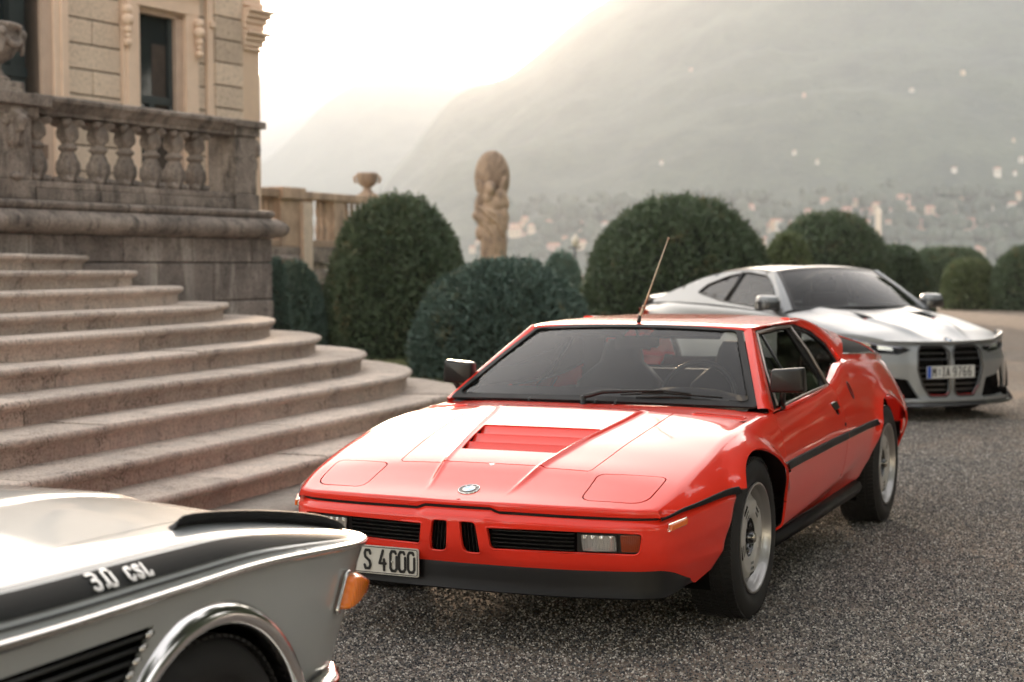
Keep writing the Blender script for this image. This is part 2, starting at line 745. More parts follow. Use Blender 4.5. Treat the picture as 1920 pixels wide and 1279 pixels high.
# ================================================================ setting
def gravel_mat():
    m, nt, b = newmat('gravel_ground')
    v = coords(nt, 'Object')
    vo = N(nt, 'ShaderNodeTexVoronoi', Scale=95.0)
    L(nt, v, vo.inputs['Vector'])
    vo2 = N(nt, 'ShaderNodeTexVoronoi', Scale=42.0)
    L(nt, v, vo2.inputs['Vector'])
    big = noise(nt, v, .55, 6, .62)
    mid = noise(nt, v, 5, 5, .6)
    hs = N(nt, 'ShaderNodeSeparateColor')
    L(nt, vo.outputs['Color'], hs.inputs['Color'])
    r1 = ramp(nt, hs.outputs['Red'], [(0.0, (.02, .02, .022)), (.35, (.055, .055, .058)), (.6, (.12, .115, .108)), (.82, (.24, .215, .19)), (1.0, (.50, .47, .43))])
    sand = ramp(nt, mid, [(.3, (.15, .118, .092)), (.7, (.27, .215, .17))])
    ad = N(nt, 'ShaderNodeMath', operation='MULTIPLY_ADD')
    L(nt, mid, ad.inputs[0])
    ad.inputs[1].default_value = .45
    L(nt, big, ad.inputs[2])
    k = ramp(nt, ad.outputs[0], [(.60, (.15, .15, .15)), (.80, (.95, .95, .95))])
    # away from the parked cars the court is worn down to sand
    sx = N(nt, 'ShaderNodeSeparateXYZ')
    L(nt, v, sx.inputs[0])
    mr = N(nt, 'ShaderNodeMapRange')
    mr.inputs['From Min'].default_value = 12
    mr.inputs['From Max'].default_value = 34
    L(nt, sx.outputs['Y'], mr.inputs['Value'])
    mx0 = N(nt, 'ShaderNodeMath', operation='MAXIMUM')
    L(nt, k.outputs['Color'], mx0.inputs[0])
    L(nt, mr.outputs['Result'], mx0.inputs[1])
    mx = N(nt, 'ShaderNodeMix', data_type='RGBA')
    L(nt, mx0.outputs[0], mx.inputs[0])
    L(nt, r1.outputs['Color'], mx.inputs[6])
    L(nt, sand.outputs['Color'], mx.inputs[7])
    L(nt, mx.outputs[2], b.inputs['Base Color'])
    b.inputs['Roughness'].default_value = .9
    b.inputs['Specular IOR Level'].default_value = .3
    bp = N(nt, 'ShaderNodeBump', Strength=.9, Distance=.012)
    iv = N(nt, 'ShaderNodeMath', operation='SUBTRACT')
    iv.inputs[0].default_value = 1.0
    L(nt, vo.outputs['Distance'], iv.inputs[1])
    L(nt, iv.outputs[0], bp.inputs['Height'])
    L(nt, bp.outputs['Normal'], b.inputs['Normal'])
    return m


GRAV = gravel_mat()
g = MB()
ys = [-14, 0, 2, 3, 4, 5, 6, 8, 10, 12, 15, 20, 30, 45, 62]
g.grid([[(x, y, 0) for x in (-40, -20, -8, -4, -2, 0, 2, 4, 8, 20, 50)] for y in ys][::-1], smooth=False)
o = g.build('gravel_court', GRAV)
tag(o, kind='structure')
o['label'] = 'dark gravel forecourt with sandy worn patches'
# base of the land under everything
g = MB()
g.box((4, 24, -1.03), (92, 80, 2.0))
tag(g.build('ground', plain('earth', (.10, .085, .065), .95, var=.2)), kind='structure')


# loose stones, many thousands
def pebbles():
    m, nt, b = newmat('pebble')
    oi = N(nt, 'ShaderNodeObjectInfo')
    r = ramp(nt, oi.outputs['Random'], [(0, (.014, .015, .018)), (.22, (.045, .047, .052)), (.40, (.11, .11, .112)), (.56, (.20, .182, .16)), (.74, (.32, .285, .245)), (.88, (.50, .46, .41)), (1.0, (.74, .70, .64))])
    L(nt, r.outputs['Color'], b.inputs['Base Color'])
    b.inputs['Roughness'].default_value = .62
    b.inputs['Specular IOR Level'].default_value = .45
    g = MB()
    g.grid([[(x, y, .001) for x in (-2.7, -1, 0, 1, 2.4, 4.4, 5.6)] for y in (2.4, 4.0, 6.0, 8.5, 11.5, 14, 16.5)][::-1], smooth=False)
    o = g.build('gravel_stones', m)
    tag(o, 'fine grey and brown gravel stones covering the forecourt', 'gravel', kind='stuff')
    t = bpy.data.node_groups.new('scatter', 'GeometryNodeTree')
    t.interface.new_socket('Geometry', in_out='INPUT', socket_type='NodeSocketGeometry')
    t.interface.new_socket('Geometry', in_out='OUTPUT', socket_type='NodeSocketGeometry')
    gi = t.nodes.new('NodeGroupInput')
    go = t.nodes.new('NodeGroupOutput')
    dp = t.nodes.new('GeometryNodeDistributePointsOnFaces')
    dp.inputs['Density'].default_value = 7600
    dp.inputs['Seed'].default_value = 4
    ns = t.nodes.new('ShaderNodeTexNoise')
    ns.inputs['Scale'].default_value = 1.25
    ns.inputs['Detail'].default_value = 5
    mr = t.nodes.new('ShaderNodeMapRange')
    mr.inputs['From Min'].default_value = .47
    mr.inputs['From Max'].default_value = .66
    mr.inputs['To Min'].default_value = 9500
    mr.inputs['To Max'].default_value = 700
    t.links.new(ns.outputs['Fac'], mr.inputs['Value'])
    ps = t.nodes.new('GeometryNodeInputPosition')
    sx = t.nodes.new('ShaderNodeSeparateXYZ')
    fd = t.nodes.new('ShaderNodeMapRange')
    fd.inputs['From Min'].default_value = 7.0
    fd.inputs['From Max'].default_value = 16.3
    fd.inputs['To Min'].default_value = 1.0
    fd.inputs['To Max'].default_value = 0.0
    ml = t.nodes.new('ShaderNodeMath')
    ml.operation = 'MULTIPLY'
    t.links.new(ps.outputs[0], sx.inputs[0])
    t.links.new(sx.outputs['Y'], fd.inputs['Value'])
    t.links.new(fd.outputs['Result'], ml.inputs[0])
    t.links.new(mr.outputs['Result'], ml.inputs[1])
    t.links.new(ml.outputs[0], dp.inputs['Density'])
    ic = t.nodes.new('GeometryNodeMeshIcoSphere')
    ic.inputs['Radius'].default_value = .0044
    ic.inputs['Subdivisions'].default_value = 1
    sm = t.nodes.new('GeometryNodeSetMaterial')
    sm.inputs['Material'].default_value = m
    ip = t.nodes.new('GeometryNodeInstanceOnPoints')
    rr = t.nodes.new('FunctionNodeRandomValue')
    rr.data_type = 'FLOAT_VECTOR'
    rr.inputs['Min'].default_value = (0, 0, 0)
    rr.inputs['Max'].default_value = (6.28, 6.28, 6.28)
    rs = t.nodes.new('FunctionNodeRandomValue')
    rs.data_type = 'FLOAT_VECTOR'
    rs.inputs['Min'].default_value = (.55, .55, .45)
    rs.inputs['Max'].default_value = (1.75, 1.35, 1.1)
    rs.inputs['Seed'].default_value = 3
    for a, bb in ((gi.outputs[0], dp.inputs['Mesh']), (dp.outputs['Points'], ip.inputs['Points']), (ic.outputs['Mesh'], sm.inputs['Geometry']),
                  (sm.outputs['Geometry'], ip.inputs['Instance']), (rr.outputs[0], ip.inputs['Rotation']), (rs.outputs[0], ip.inputs['Scale']),
                  (ip.outputs['Instances'], go.inputs[0])):
        t.links.new(a, bb)
    md = o.modifiers.new('scatter', 'NODES')
    md.node_group = t


pebbles()

# ---------------------------------------------------------------- stone stairs
STEP = stone_mat('step_stone', (.64, .545, .47), (.52, .44, .38), (.44, .385, .34), 1.0, .30, .6, .5)
WALLS = stone_mat('wall_stone', (.30, .26, .235), (.125, .108, .10), (.42, .38, .34), .8, .8, .4, .5)
CARV = stone_mat('carved_stone', (.43, .365, .315), (.20, .168, .148), (.09, .078, .07), 1.3, .8, .7, .5)
JOINT = plain('mortar_joint', (.035, .03, .026), .95)

STAIR_T = math.radians(20)


def stair_curve(k):
    """nose line of step k as plan points, near end first; step 3 is traced, the others shift"""
    base = []
    d0 = np.array([math.sin(STAIR_T), math.cos(STAIR_T)])
    p0 = np.array([-1.52, 11.5])
    for s in (-11, -9, -7.5, -6, -5, -4, -3, -2, -1, 0):
        off = -.0075 * (s + 2) ** 2 if s < -2 else 0
        base.append(p0 + d0 * s + np.array([d0[1], -d0[0]]) * (off * .35))
    base += [np.array(p) for p in ((-1.22, 12.35), (-1.02, 12.95), (-.90, 13.5), (-.90, 14.1), (-1.05, 14.8), (-1.40, 15.45), (-1.95, 15.9), (-2.8, 16.15), (-3.8, 16.2))]
    sh = np.array([-.405 * (k - 3), -.05 * (k - 3)])
    return [p + sh for p in base]


def smooth_curve(pts, n=200):
    pts = np.array(pts)
    t = np.concatenate([[0], np.cumsum(np.hypot(*np.diff(pts, axis=0).T))])
    fx, fy = pchip(t, pts[:, 0]), pchip(t, pts[:, 1])
    s = np.linspace(0, t[-1], n)
    # smooth a little so that the knots do not show
    P = np.stack([fx(s), fy(s)], -1)
    for _ in range(14):
        P[1:-1] = (P[:-2] + 2 * P[1:-1] + P[2:]) / 4
    return P


STAIR = empty('stone_staircase', (-2.2, 11.0, 0))
tag(STAIR, 'broad curved flight of pale worn stone steps climbing to the terrace', 'staircase')
ZK = [0, .165, .315, .483, .640, .790, .945, 1.085, 1.235, 1.380, 1.520]
_r = random.Random(3)
for k in range(1, 11):
    P = smooth_curve(stair_curve(k), 240)
    T = np.gradient(P, axis=0)
    T /= np.linalg.norm(T, axis=1)[:, None]
    Nn = np.stack([T[:, 1], -T[:, 0]], 1)          # outwards
    zt = ZK[k]
    zb = ZK[k - 1]
    th = .052
    prof = [(-.045, zb - .02), (-.045, zt - th - .022), (-.036, zt - th - .012), (-.022, zt - th - .006)]
    prof += [(-.022 + .026 * math.sin(a), zt - th / 2 - th / 2 * math.cos(a)) for a in np.linspace(0.1, PI - .1, 8)]
    prof += [(-.026, zt), (-.40, zt + .003), (-.50, zt + .003)]
    s = np.concatenate([[0], np.cumsum(np.hypot(*np.diff(P, axis=0).T))])
    cuts = [0.0]
    while cuts[-1] < s[-1] - .9:
        cuts.append(cuts[-1] + _r.uniform(1.15, 1.75))
    cuts[-1] = s[-1]
    for a, bnd in zip(cuts[:-1], cuts[1:]):
        n = max(4, int((bnd - a) / .055))
        rows = []
        dz = _r.uniform(-.005, .005)
        ds = _r.uniform(-.004, .004)
        for q in np.linspace(a + .006, bnd - .006, n):
            px, py = np.interp(q, s, P[:, 0]), np.interp(q, s, P[:, 1])
            nx, ny = np.interp(q, s, Nn[:, 0]), np.interp(q, s, Nn[:, 1])
            chip = .006 * math.sin(q * 23 + k) * math.sin(q * 7.3 + 2 * k) + .003 * math.sin(q * 61) - (.012 if math.sin(q * 5.1 + 3 * k) * math.sin(q * 17.0) > .93 else 0)
            rows.append([(px + nx * (o_ + ds + (chip if o_ > -.03 else 0)) - STAIR.location.x, py + ny * (o_ + ds + (chip if o_ > -.03 else 0)) - STAIR.location.y, z + dz) for o_, z in prof])
        g = MB()
        g.grid(rows)
        g.add(rows[0], [tuple(range(len(prof)))], False)
        g.add(rows[-1], [tuple(range(len(prof)))[::-1]], False)
        g.build('step_stone', STEP, STAIR, recalc=True)
        me = STAIR.children[-1].data
        sharpen(me, .8)
    # mortar behind
g = MB()
for k in range(1, 11):
    P = smooth_curve(stair_curve(k), 60)
    T = np.gradient(P, axis=0)
    T /= np.linalg.norm(T, axis=1)[:, None]
    Nn = np.stack([T[:, 1], -T[:, 0]], 1)
    rows = [[(p[0] - n[0] * .06 - STAIR.location.x, p[1] - n[1] * .06 - STAIR.location.y, z) for z in (ZK[k - 1] - .02, ZK[k] - .006)] +
            [(p[0] - n[0] * .45 - STAIR.location.x, p[1] - n[1] * .45 - STAIR.location.y, ZK[k] - .006)] for p, n in zip(P, Nn)]
    g.grid(rows, smooth=False)
g.build('stair_core', JOINT, STAIR)
# paving strip at the foot
PAV = stone_mat('pale_paving', (.36, .33, .29), (.27, .24, .21), (.2, .18, .16), 1.2, .2, .3)
PV = empty('stone_kerb', (-1.2, 9.5, 0))
tag(PV, 'pale stone paving band along the foot of the curved steps', 'kerb')
P = smooth_curve(stair_curve(1), 240)
T = np.gradient(P, axis=0)
T /= np.linalg.norm(T, axis=1)[:, None]
Nn = np.stack([T[:, 1], -T[:, 0]], 1)
s = np.concatenate([[0], np.cumsum(np.hypot(*np.diff(P, axis=0).T))])
q = 0.0
while q < s[-1] - 1:
    q2 = min(q + _r.uniform(.8, 1.2), s[-1])
    rows = []
    for a in np.linspace(q + .004, q2 - .004, 12):
        px, py, nx, ny = [np.interp(a, s, c) for c in (P[:, 0], P[:, 1], Nn[:, 0], Nn[:, 1])]
        rows.append([(px + nx * o_ - PV.location.x, py + ny * o_ - PV.location.y, z) for o_, z in ((-.06, .018), (.30, .016), (.42, .014), (.425, -.01))])
    g = MB()
    g.grid(rows)
    g.build('kerb_stone', PAV, PV, recalc=True)
    q = q2

# ---------------------------------------------------------------- terrace wall with balustrade
TH = math.radians(29)
TD = Vector((math.sin(TH), math.cos(TH), 0))       # along the wall, away from the camera
TN = Vector((TD.y, -TD.x, 0))                      # out of the wall


def tplane(corner):
    F = Matrix.Identity(4)
    F.col[0] = (*TD, 0)
    F.col[1] = (*(-TN), 0)
    F.col[2] = (0, 0, 1, 0)
    F.translation = Vector(corner)
    return F


# local frame of the terrace: x along the wall (0 at the right corner, negative to the left), y into the wall, z up
TER = empty('terrace_wall', (-2.48, 16.3, 0), PI / 2 - TH)
tag(TER, 'weathered stone terrace wall with rounded moulding beside the steps', 'wall')
_LX = -7.5
rr_ = random.Random(11)


def block(parent, name, x0, x1, z0, z1, y0, depth, mat, bev=.012, jit=.006, sub=True):
    g = MB()
    gap = .005
    dy = rr_.uniform(-jit, jit)
    g.box(((x0 + x1) / 2, y0 + dy + depth / 2, (z0 + z1) / 2), (x1 - x0 - gap * 2, depth, z1 - z0 - gap * 2))
    return g.build(name, mat, parent, bevel=bev)


for z0_, z1_, cuts, rec in ((0, .36, [0, -1.6, -3.1, -4.9, -6.2, -7.5], 0), (.36, .72, [0, -.9, -2.4, -4.1, -5.6, -7.5], 0), (.72, 1.075, [0, -.75, -1.9, -3.3, -4.8, -6.2, -7.5], 0),
                            (1.075, 1.455, [0, -.95, -1.75, -3.0, -4.4, -5.9, -7.5], .004), (1.455, 1.70, [0, -.34, -1.25, -2.2, -3.35, -4.8, -6.0, -7.5], .01)):
    for a, b_ in zip(cuts[:-1], cuts[1:]):
        block(TER, 'wall_block', b_, a, z0_, z1_, rec, .5, WALLS, .014)
    # the return at the corner
    block(TER, 'wall_block', -.5, -.003, z0_, z1_, .505 + rec, 2.6, WALLS, .014)
g = MB()
g.box((-3.75, .30, .85), (7.49, .5, 1.7))
g.build('wall_core', JOINT, TER)


def moulding(parent, name, prof, mat, x0, x1, ret=3.0, cuts=None):
    """profile (out, z) run along the front and mitred round the right corner"""
    xs = [x0] + (cuts or []) + [x1]
    for a, b_ in zip(xs[:-1], xs[1:]):
        g = MB()
        last = abs(b_ - x1) < 1e-6
        rows = []
        for x in np.linspace(a + .003, b_ - (0 if last else .003), max(2, int((b_ - a) / .3) + 1)):
            rows.append([(x, -o_, z) for o_, z in prof])
        if last:
            rows[-1] = [(b_ + o_, -o_, z) for o_, z in prof]
            rows.append([(b_ + o_, ret, z) for o_, z in prof])
        g.grid(rows)
        g.add(rows[0], [tuple(range(len(prof)))], False)
        o = g.build(name, mat, parent, recalc=True)
        sharpen(o.data, .6)


torus = [(-.3, 1.70), (.0, 1.70), (.02, 1.712)] + [(.035 + .10 * math.sin(a), 1.80 - .088 * math.cos(a)) for a in np.linspace(.2, PI - .5, 10)] + [(.04, 1.905), (.0, 1.915)]
moulding(TER, 'torus_stone', torus, CARV, _LX, -.02, 3, [-6.2, -4.7, -3.25, -1.9, -.55])
lip = [(-.3, 1.912), (.01, 1.912), (.035, 1.925), (.045, 1.945), (.045, 1.965), (.03, 1.985), (-.02, 1.995), (-.35, 1.998)]
moulding(TER, 'cornice_stone', lip, CARV, _LX, -.06, 3, [-5.2, -3.3, -1.15])
TB = empty('terrace_floor', (-2.48, 16.3, 0), PI / 2 - TH)
g = MB()
g.box((-4.6, 3.2, 1.88), (9.0, 5.6, .20))
o = g.build('terrace_floor', PAV)
o.matrix_world = TB.matrix_basis.copy()
bpy.data.objects.remove(TB)
tag(o, kind='structure')

# balustrade on top
BAL = empty('balustrade', (-2.48, 16.3, 0), PI / 2 - TH)
tag(BAL, 'carved stone balustrade with bulbous balusters on the terrace above the steps', 'balustrade')
_IN = .085


def boxm(parent, name, x0, x1, y0, y1, z0, z1, mat, bev=.01):
    g = MB()
    g.box(((x0 + x1) / 2, (y0 + y1) / 2, (z0 + z1) / 2), (x1 - x0, y1 - y0, z1 - z0))
    return g.build(name, mat, parent, bevel=bev)


for a, b_ in ((-3.18, -2.4), (-2.4, -1.6), (-1.6, -.52)):
    boxm(BAL, 'plinth_stone', a + .003, b_ - .003, _IN, _IN + .30, 2.00, 2.10, CARV)
    boxm(BAL, 'plinth_stone', a + .003, b_ - .003, _IN + .02, _IN + .28, 2.102, 2.165, CARV)
rail = [(-.30, 2.745), (-.03, 2.745), (-.03, 2.775), (-.012, 2.79), (.0, 2.815), (.02, 2.84), (.045, 2.855), (.05, 2.885), (.035, 2.905), (-.36, 2.91), (-.38, 2.88), (-.33, 2.83), (-.30, 2.80)]
for a, b_ in ((-3.22, -2.15), (-2.15, -1.2), (-1.2, -.5)):
    g = MB()
    rows = [[(x, _IN - o_, z) for o_, z in rail] for x in np.linspace(a + .002, b_ - .002, 4)]
    g.grid(rows, closed=True)
    g.add(rows[0], [tuple(range(len(rail)))], False)
    g.add(rows[-1], [tuple(range(len(rail)))[::-1]], False)
    o = g.build('handrail_stone', CARV, BAL, recalc=True)
    sharpen(o.data, .6)


def baluster_mesh():
    bl = []
    # upper and lower vase, ring between, scrolls at head and foot
    for z, r, h in ((.455, .072, .085), (.395, .060, .055), (.505, .062, .06), (.19, .074, .08), (.115, .078, .085), (.235, .066, .05), (.06, .070, .06)):
        bl.append(((0, 0, z), (r, r, h)))
    bl.append(((0, 0, .315), (.074, .074, .034)))
    bl.append(((0, 0, .35), (.045, .045, .05)))
    bl.append(((0, 0, .275), (.048, .048, .05)))
    for sx, sy in ((1, 1), (1, -1), (-1, 1), (-1, -1)):
        bl.append(((.075 * sx, .06 * sy, .535), (.030, .030, .034)))
        bl.append(((.055 * sx, .045 * sy, .555), (.045, .045, .024)))
        bl.append(((.074 * sx, .06 * sy, .030), (.028, .028, .032)))
        bl.append(((.052 * sx, .045 * sy, .018), (.045, .045, .022)))
        # raised leaves
        bl.append(((.050 * sx, .042 * sy, .44), (.020, .020, .055)))
        bl.append(((.054 * sx, .046 * sy, .14), (.022, .022, .07)))
    for a in np.linspace(0, 2 * PI, 9)[:-1]:
        bl.append(((.066 * math.cos(a), .066 * math.sin(a), .475), (.013, .013, .035)))
        bl.append(((.072 * math.cos(a), .072 * math.sin(a), .165), (.014, .014, .04)))
    o = clay('baluster', bl, CARV, BAL, .011, 1)
    return o


b0 = baluster_mesh()
xs_b = [-3.05, -2.65, -2.27, -1.92, -1.57, -1.24, -.93]
for i, x in enumerate(xs_b):
    o = b0 if i == 0 else b0.copy()
    if i:
        COL.objects.link(o)
        o.parent = BAL
    o.location = (x, _IN + .15, 2.165)
    o.scale = (1.22, 1.22, 1.0)
    o.rotation_euler = (0, 0, 0)


# parapet at the back of the terrace, its shade put into the dark brown
BACK = empty('rear_parapet', (-2.48, 16.3, 0), PI / 2 - TH)
tag(BACK, 'shaded brown stone parapet seen through the gaps of the balustrade', 'wall')
RPM = plain('shade_brown_stone', (.17, .115, .085), .9, var=.35, bumps=.4)
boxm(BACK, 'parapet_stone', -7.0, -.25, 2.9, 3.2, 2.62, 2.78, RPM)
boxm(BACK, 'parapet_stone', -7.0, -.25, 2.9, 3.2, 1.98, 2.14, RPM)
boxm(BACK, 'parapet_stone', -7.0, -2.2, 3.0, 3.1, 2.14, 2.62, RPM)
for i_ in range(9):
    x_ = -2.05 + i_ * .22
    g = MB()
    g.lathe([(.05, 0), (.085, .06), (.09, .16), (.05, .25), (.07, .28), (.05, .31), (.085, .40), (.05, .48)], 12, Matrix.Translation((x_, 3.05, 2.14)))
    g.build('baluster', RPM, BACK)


def lion(parent, name, loc, s=1.0, rz=0.0):
    bl = [((0, 0, .26), (.10, .09, .12)), ((0, -.085, .22), (.055, .06, .055)), ((0, -.125, .235), (.03, .03, .022)), ((-.045, -.08, .28), (.03, .03, .025)), ((.045, -.08, .28), (.03, .03, .025)),
          ((0, -.07, .16), (.05, .055, .03)), ((-.075, 0, .33), (.035, .04, .04)), ((.075, 0, .33), (.035, .04, .04))]
    for a in np.linspace(-.4, PI + .4, 11):
        bl.append(((.115 * math.cos(a), .0, .26 + .125 * math.sin(a)), (.035, .05, .035)))
    for x in (-.06, 0, .06):
        bl.append(((x, -.02, .10), (.035, .05, .09)))
    bl.append(((0, .03, -.08), (.055, .05, .16)))
    bl.append(((0, -.02, -.22), (.075, .05, .035)))
    o = clay(name, [((c[0] * s, c[1] * s, c[2] * s), tuple(q * s for q in r)) for c, r in bl], CARV, parent, .014, 1)
    o.location = loc
    o.rotation_euler = (0, 0, rz)
    return o


# right pier
for (a, b_, z0_, z1_, pr) in ((-.48, -.10, 2.00, 2.155, .0), (-.46, -.12, 2.157, 2.745, .02), (-.49, -.09, 2.747, 2.83, -.005), (-.53, -.03, 2.832, 2.905, -.045)):
    boxm(BAL, 'pier_stone', a, b_, _IN + pr, _IN + .40 - pr, z0_, z1_, CARV, .012)
lion(BAL, 'lion_head', (-.12, _IN + .12, 2.38), .92, PI / 2 + .2)
# left pier and its urn
for (a, b_, z0_, z1_, pr) in ((-3.62, -3.20, 2.00, 2.165, -.01), (-3.60, -3.22, 2.167, 2.70, .0), (-3.64, -3.16, 2.702, 2.79, -.03), (-3.78, -3.06, 2.792, 2.895, -.09)):
    boxm(BAL, 'pier_stone', a, b_, _IN + pr, _IN + .46 - pr, z0_, z1_, CARV, .012)
lion(BAL, 'lion_head', (-3.41, _IN + .02, 2.42), 1.05, 0)
boxm(BAL, 'pier_stone', -4.3, -3.80, -.02, .6, 2.00, 2.90, CARV, .012)
BAL2 = None
URN = empty('stone_urn', tuple(tplane((-2.48, 16.3, 0)) @ Vector((-3.43, _IN + .22, 2.897))), PI / 2 - TH)
tag(URN, 'carved stone urn with garlands on the pier at the upper left', 'urn')
g = MB()
g.box((0, 0, .05), (.36, .36, .10))
g.build('urn_base', CARV, URN, bevel=.012)
g = MB()
g.lathe([(0, .10), (.13, .10), (.135, .13), (.09, .16), (.06, .22), (.065, .25), (.10, .27), (.16, .31), (.20, .38), (.215, .47), (.20, .52), (.235, .545), (.245, .575), (.22, .59), (.17, .575), (.15, .50)], 36)
g.build('urn_bowl', CARV, URN)
gar = []
for k in range(5):
    a0 = 2 * PI * k / 5 + .5
    for t in np.linspace(0, 1, 7):
        a = a0 + t * 2 * PI / 5
        sag = .10 * 4 * t * (1 - t)
        gar.append(((.215 * math.cos(a), .215 * math.sin(a), .50 - sag), (.035, .035, .035)))
    gar.append(((.235 * math.cos(a0), .235 * math.sin(a0), .50), (.045, .045, .05)))
    gar.append(((.235 * math.cos(a0), .235 * math.sin(a0), .40), (.028, .028, .09)))
clay('garland', gar, CARV, URN, .014, 1)

# ---------------------------------------------------------------- villa facade
VIL = empty('villa', (-3.52, 22.0, 0), PI / 2 - TH - .02)
tag(VIL, 'pale stone villa with tall windows and a moulded corner behind the balustrade', 'building')
PLS = stone_mat('ashlar', (.66, .53, .42), (.58, .46, .365), (.54, .43, .345), .6, .12, 0)
PLT = plain('plaster_trim', (.70, .53, .41), .85, var=.05, bumps=.1)
REV = plain('window_reveal', (.50, .37, .29), .85, var=.08)
WINF = plain('window_joinery', (.030, .040, .042), .5, var=.2)
CURT = plain('dark_curtain', (.05, .036, .028), .8, var=.4)  # one even dark brown for the curtains
m, nt, b = newmat('dark_window_glass')
b.inputs['Base Color'].default_value = (.02, .026, .028, 1)
b.inputs['Roughness'].default_value = .06
b.inputs['Specular IOR Level'].default_value = .5
GLD = m


def vx(px, y=0):
    """distance along the facade that a column of the picture meets"""
    u = (px - 960) / FPX
    a = PI / 2 - (PI / 2 - TH - .02)
    c, s_ = -3.52, 22.0
    # (c + sin a * x - u (s_ + cos a * x)) = 0
    return (u * s_ - c) / (math.sin(a) - u * math.cos(a))


zb, zt_ = 1.7, 6.6
X = {k: vx(p) for k, p in dict(door_l=-80, door_r=85, jamb_r=133, fr_l=235, win_l=265, win_r=352, fr_r=374, st_r=393, pil_l=405, pil_r=457, corner=490).items()}


def vbox(name, x0, x1, z0, z1, out, mat, depth=.3, bev=.008, parent=VIL):
    g = MB()
    g.box(((x0 + x1) / 2, -out + depth / 2, (z0 + z1) / 2), (x1 - x0, depth, z1 - z0))
    return g.build(name, mat, parent, bevel=bev)


vbox('wall', X['door_l'] - 6, X['door_l'], zb, zt_, -.02, PLS, .4)
vbox('wall', X['door_r'], X['win_l'], zb, zt_, -.02, JOINT, .4)
vbox('wall', X['win_r'], X['corner'] - .05, zb, zt_, -.02, JOINT, .4)
vbox('wall', X['door_l'], X['door_r'], 5.6, zt_, -.02, PLS, .4)
winz = (1.9, 4.42)
_dw = 22.0 + math.cos(PI / 2 - (PI / 2 - TH - .02)) * X['win_l']
winz = (1.9, CAM_H + (502 - 14) / FPX * _dw)
vbox('wall', X['win_l'], X['win_r'], winz[1], zt_, -.02, PLS, .4)


def stones(x0, x1, z0, z1, dz, split, out=.0):
    z = z0
    k = 0
    while z < z1 - .05:
        zz = min(z + dz, z1)
        if split and k % 2 == 0:
            xm = x0 + (x1 - x0) * .47
            for a, b_ in ((x0, xm), (xm, x1)):
                vbox('ashlar_block', a + .007, b_ - .007, z + .008, zz - .008, out, PLS, .15, .014)
        else:
            vbox('ashlar_block', x0 + .007, x1 - .007, z + .008, zz - .008, out, PLS, .15, .014)
        z = zz
        k += 1


_z1 = 3.205
stones(X['jamb_r'], X['fr_l'], _z1 - .307 * 3, 6.4, .307, True)
stones(X['fr_r'] + .02, X['st_r'], _z1 - .307 * 3, 6.4, .307, False, -.008)
stones(X['pil_l'], X['pil_r'], _z1 - .307 * 3 + .05, 6.4, .307, False, .055)
# moulded frames
vbox('door_surround', X['door_r'] + .16, X['jamb_r'] - .01, zb, zt_, .06, PLT, .2)
vbox('door_surround', X['door_r'] + .26, X['jamb_r'] - .10, zb, zt_, .085, PLT, .2)
vbox('door_reveal', X['door_r'], X['door_r'] + .16, zb, zt_, .03, REV, .5)
vbox('window_surround', X['fr_l'], X['win_l'], zb, winz[1] + .22, .05, PLT, .2)
vbox('window_surround', X['fr_l'] + .05, X['win_l'] - .08, zb, winz[1] + .2, .075, PLT, .2)
vbox('window_surround', X['win_r'] + .003, X['fr_r'], zb, winz[1] + .22, .05, PLT, .2)
vbox('window_surround', X['fr_l'] - .02, X['fr_r'] + .02, winz[1] + .02, winz[1] + .28, .058, PLT, .2)
vbox('window_surround', X['fr_l'] - .10, X['fr_r'] + .10, winz[1] + .29, winz[1] + .42, .14, PLT, .3)
vbox('window_reveal', X['win_l'], X['win_l'] + .05, winz[0], winz[1], -.021, REV, .42)
vbox('window_reveal', X['win_r'] - .13, X['win_r'], winz[0], winz[1], -.021, REV, .42, bev=0)
vbox('window_reveal', X['win_l'], X['win_r'], winz[1] - .05, winz[1], -.021, REV, .42, bev=0)
for xa in (X['fr_l'] + .02, X['fr_r'] - .04):
    g = MB()
    for i, (zz, rr2) in enumerate(((4.62, .07), (4.50, .085), (4.38, .06), (4.30, .045), (4.22, .055))):
        g.lathe([(0, rr2), (rr2 * .7, rr2 * .7), (rr2, 0), (rr2 * .7, -rr2 * .7), (0, -rr2)], 12, Matrix.Translation((xa, -.10, zz)))
    g.build('scroll_bracket', PLT, VIL)
wnd = vbox('window', X['win_l'] + .05, X['win_r'] - .13, winz[0], winz[1] - .05, -.13, GLD, .01, 0)
for x0_, x1_, z0_, z1_ in ((X['win_l'] + .05, X['win_r'] - .13, 3.52, 3.62), (X['win_l'] + .05, X['win_l'] + .12, winz[0], winz[1] - .05), (X['win_r'] - .20, X['win_r'] - .13, winz[0], winz[1] - .05),
                           ((X['win_l'] + X['win_r']) / 2 - .14, (X['win_l'] + X['win_r']) / 2 - .04, winz[0], 3.52)):
    vbox('window_frame', x0_, x1_, z0_, z1_, -.08, WINF, .045, .004, wnd)
vbox('curtain', (X['win_l'] + X['win_r']) / 2 - .04, X['win_r'] - .22, winz[0], 4.3, -.124, CURT, .004, 0, wnd)
dr = vbox('door', X['door_l'], X['door_r'], zb, 5.6, -.34, GLD, .01, 0)
vbox('door_frame', X['door_l'], X['door_r'], 3.66, 3.78, -.22, WINF, .1, .004, dr)
vbox('door_frame', X['door_r'] - .24, X['door_r'] - .01, zb, 5.6, -.24, WINF, .1, .004, dr)
vbox('door_frame', X['door_l'], X['door_l'] + .3, zb, 5.6, -.24, WINF, .1, .004, dr)
vbox('curtain', X['door_l'] + .35, X['door_r'] - .5, zb, 3.6, -.345, CURT, .01, 0, dr)
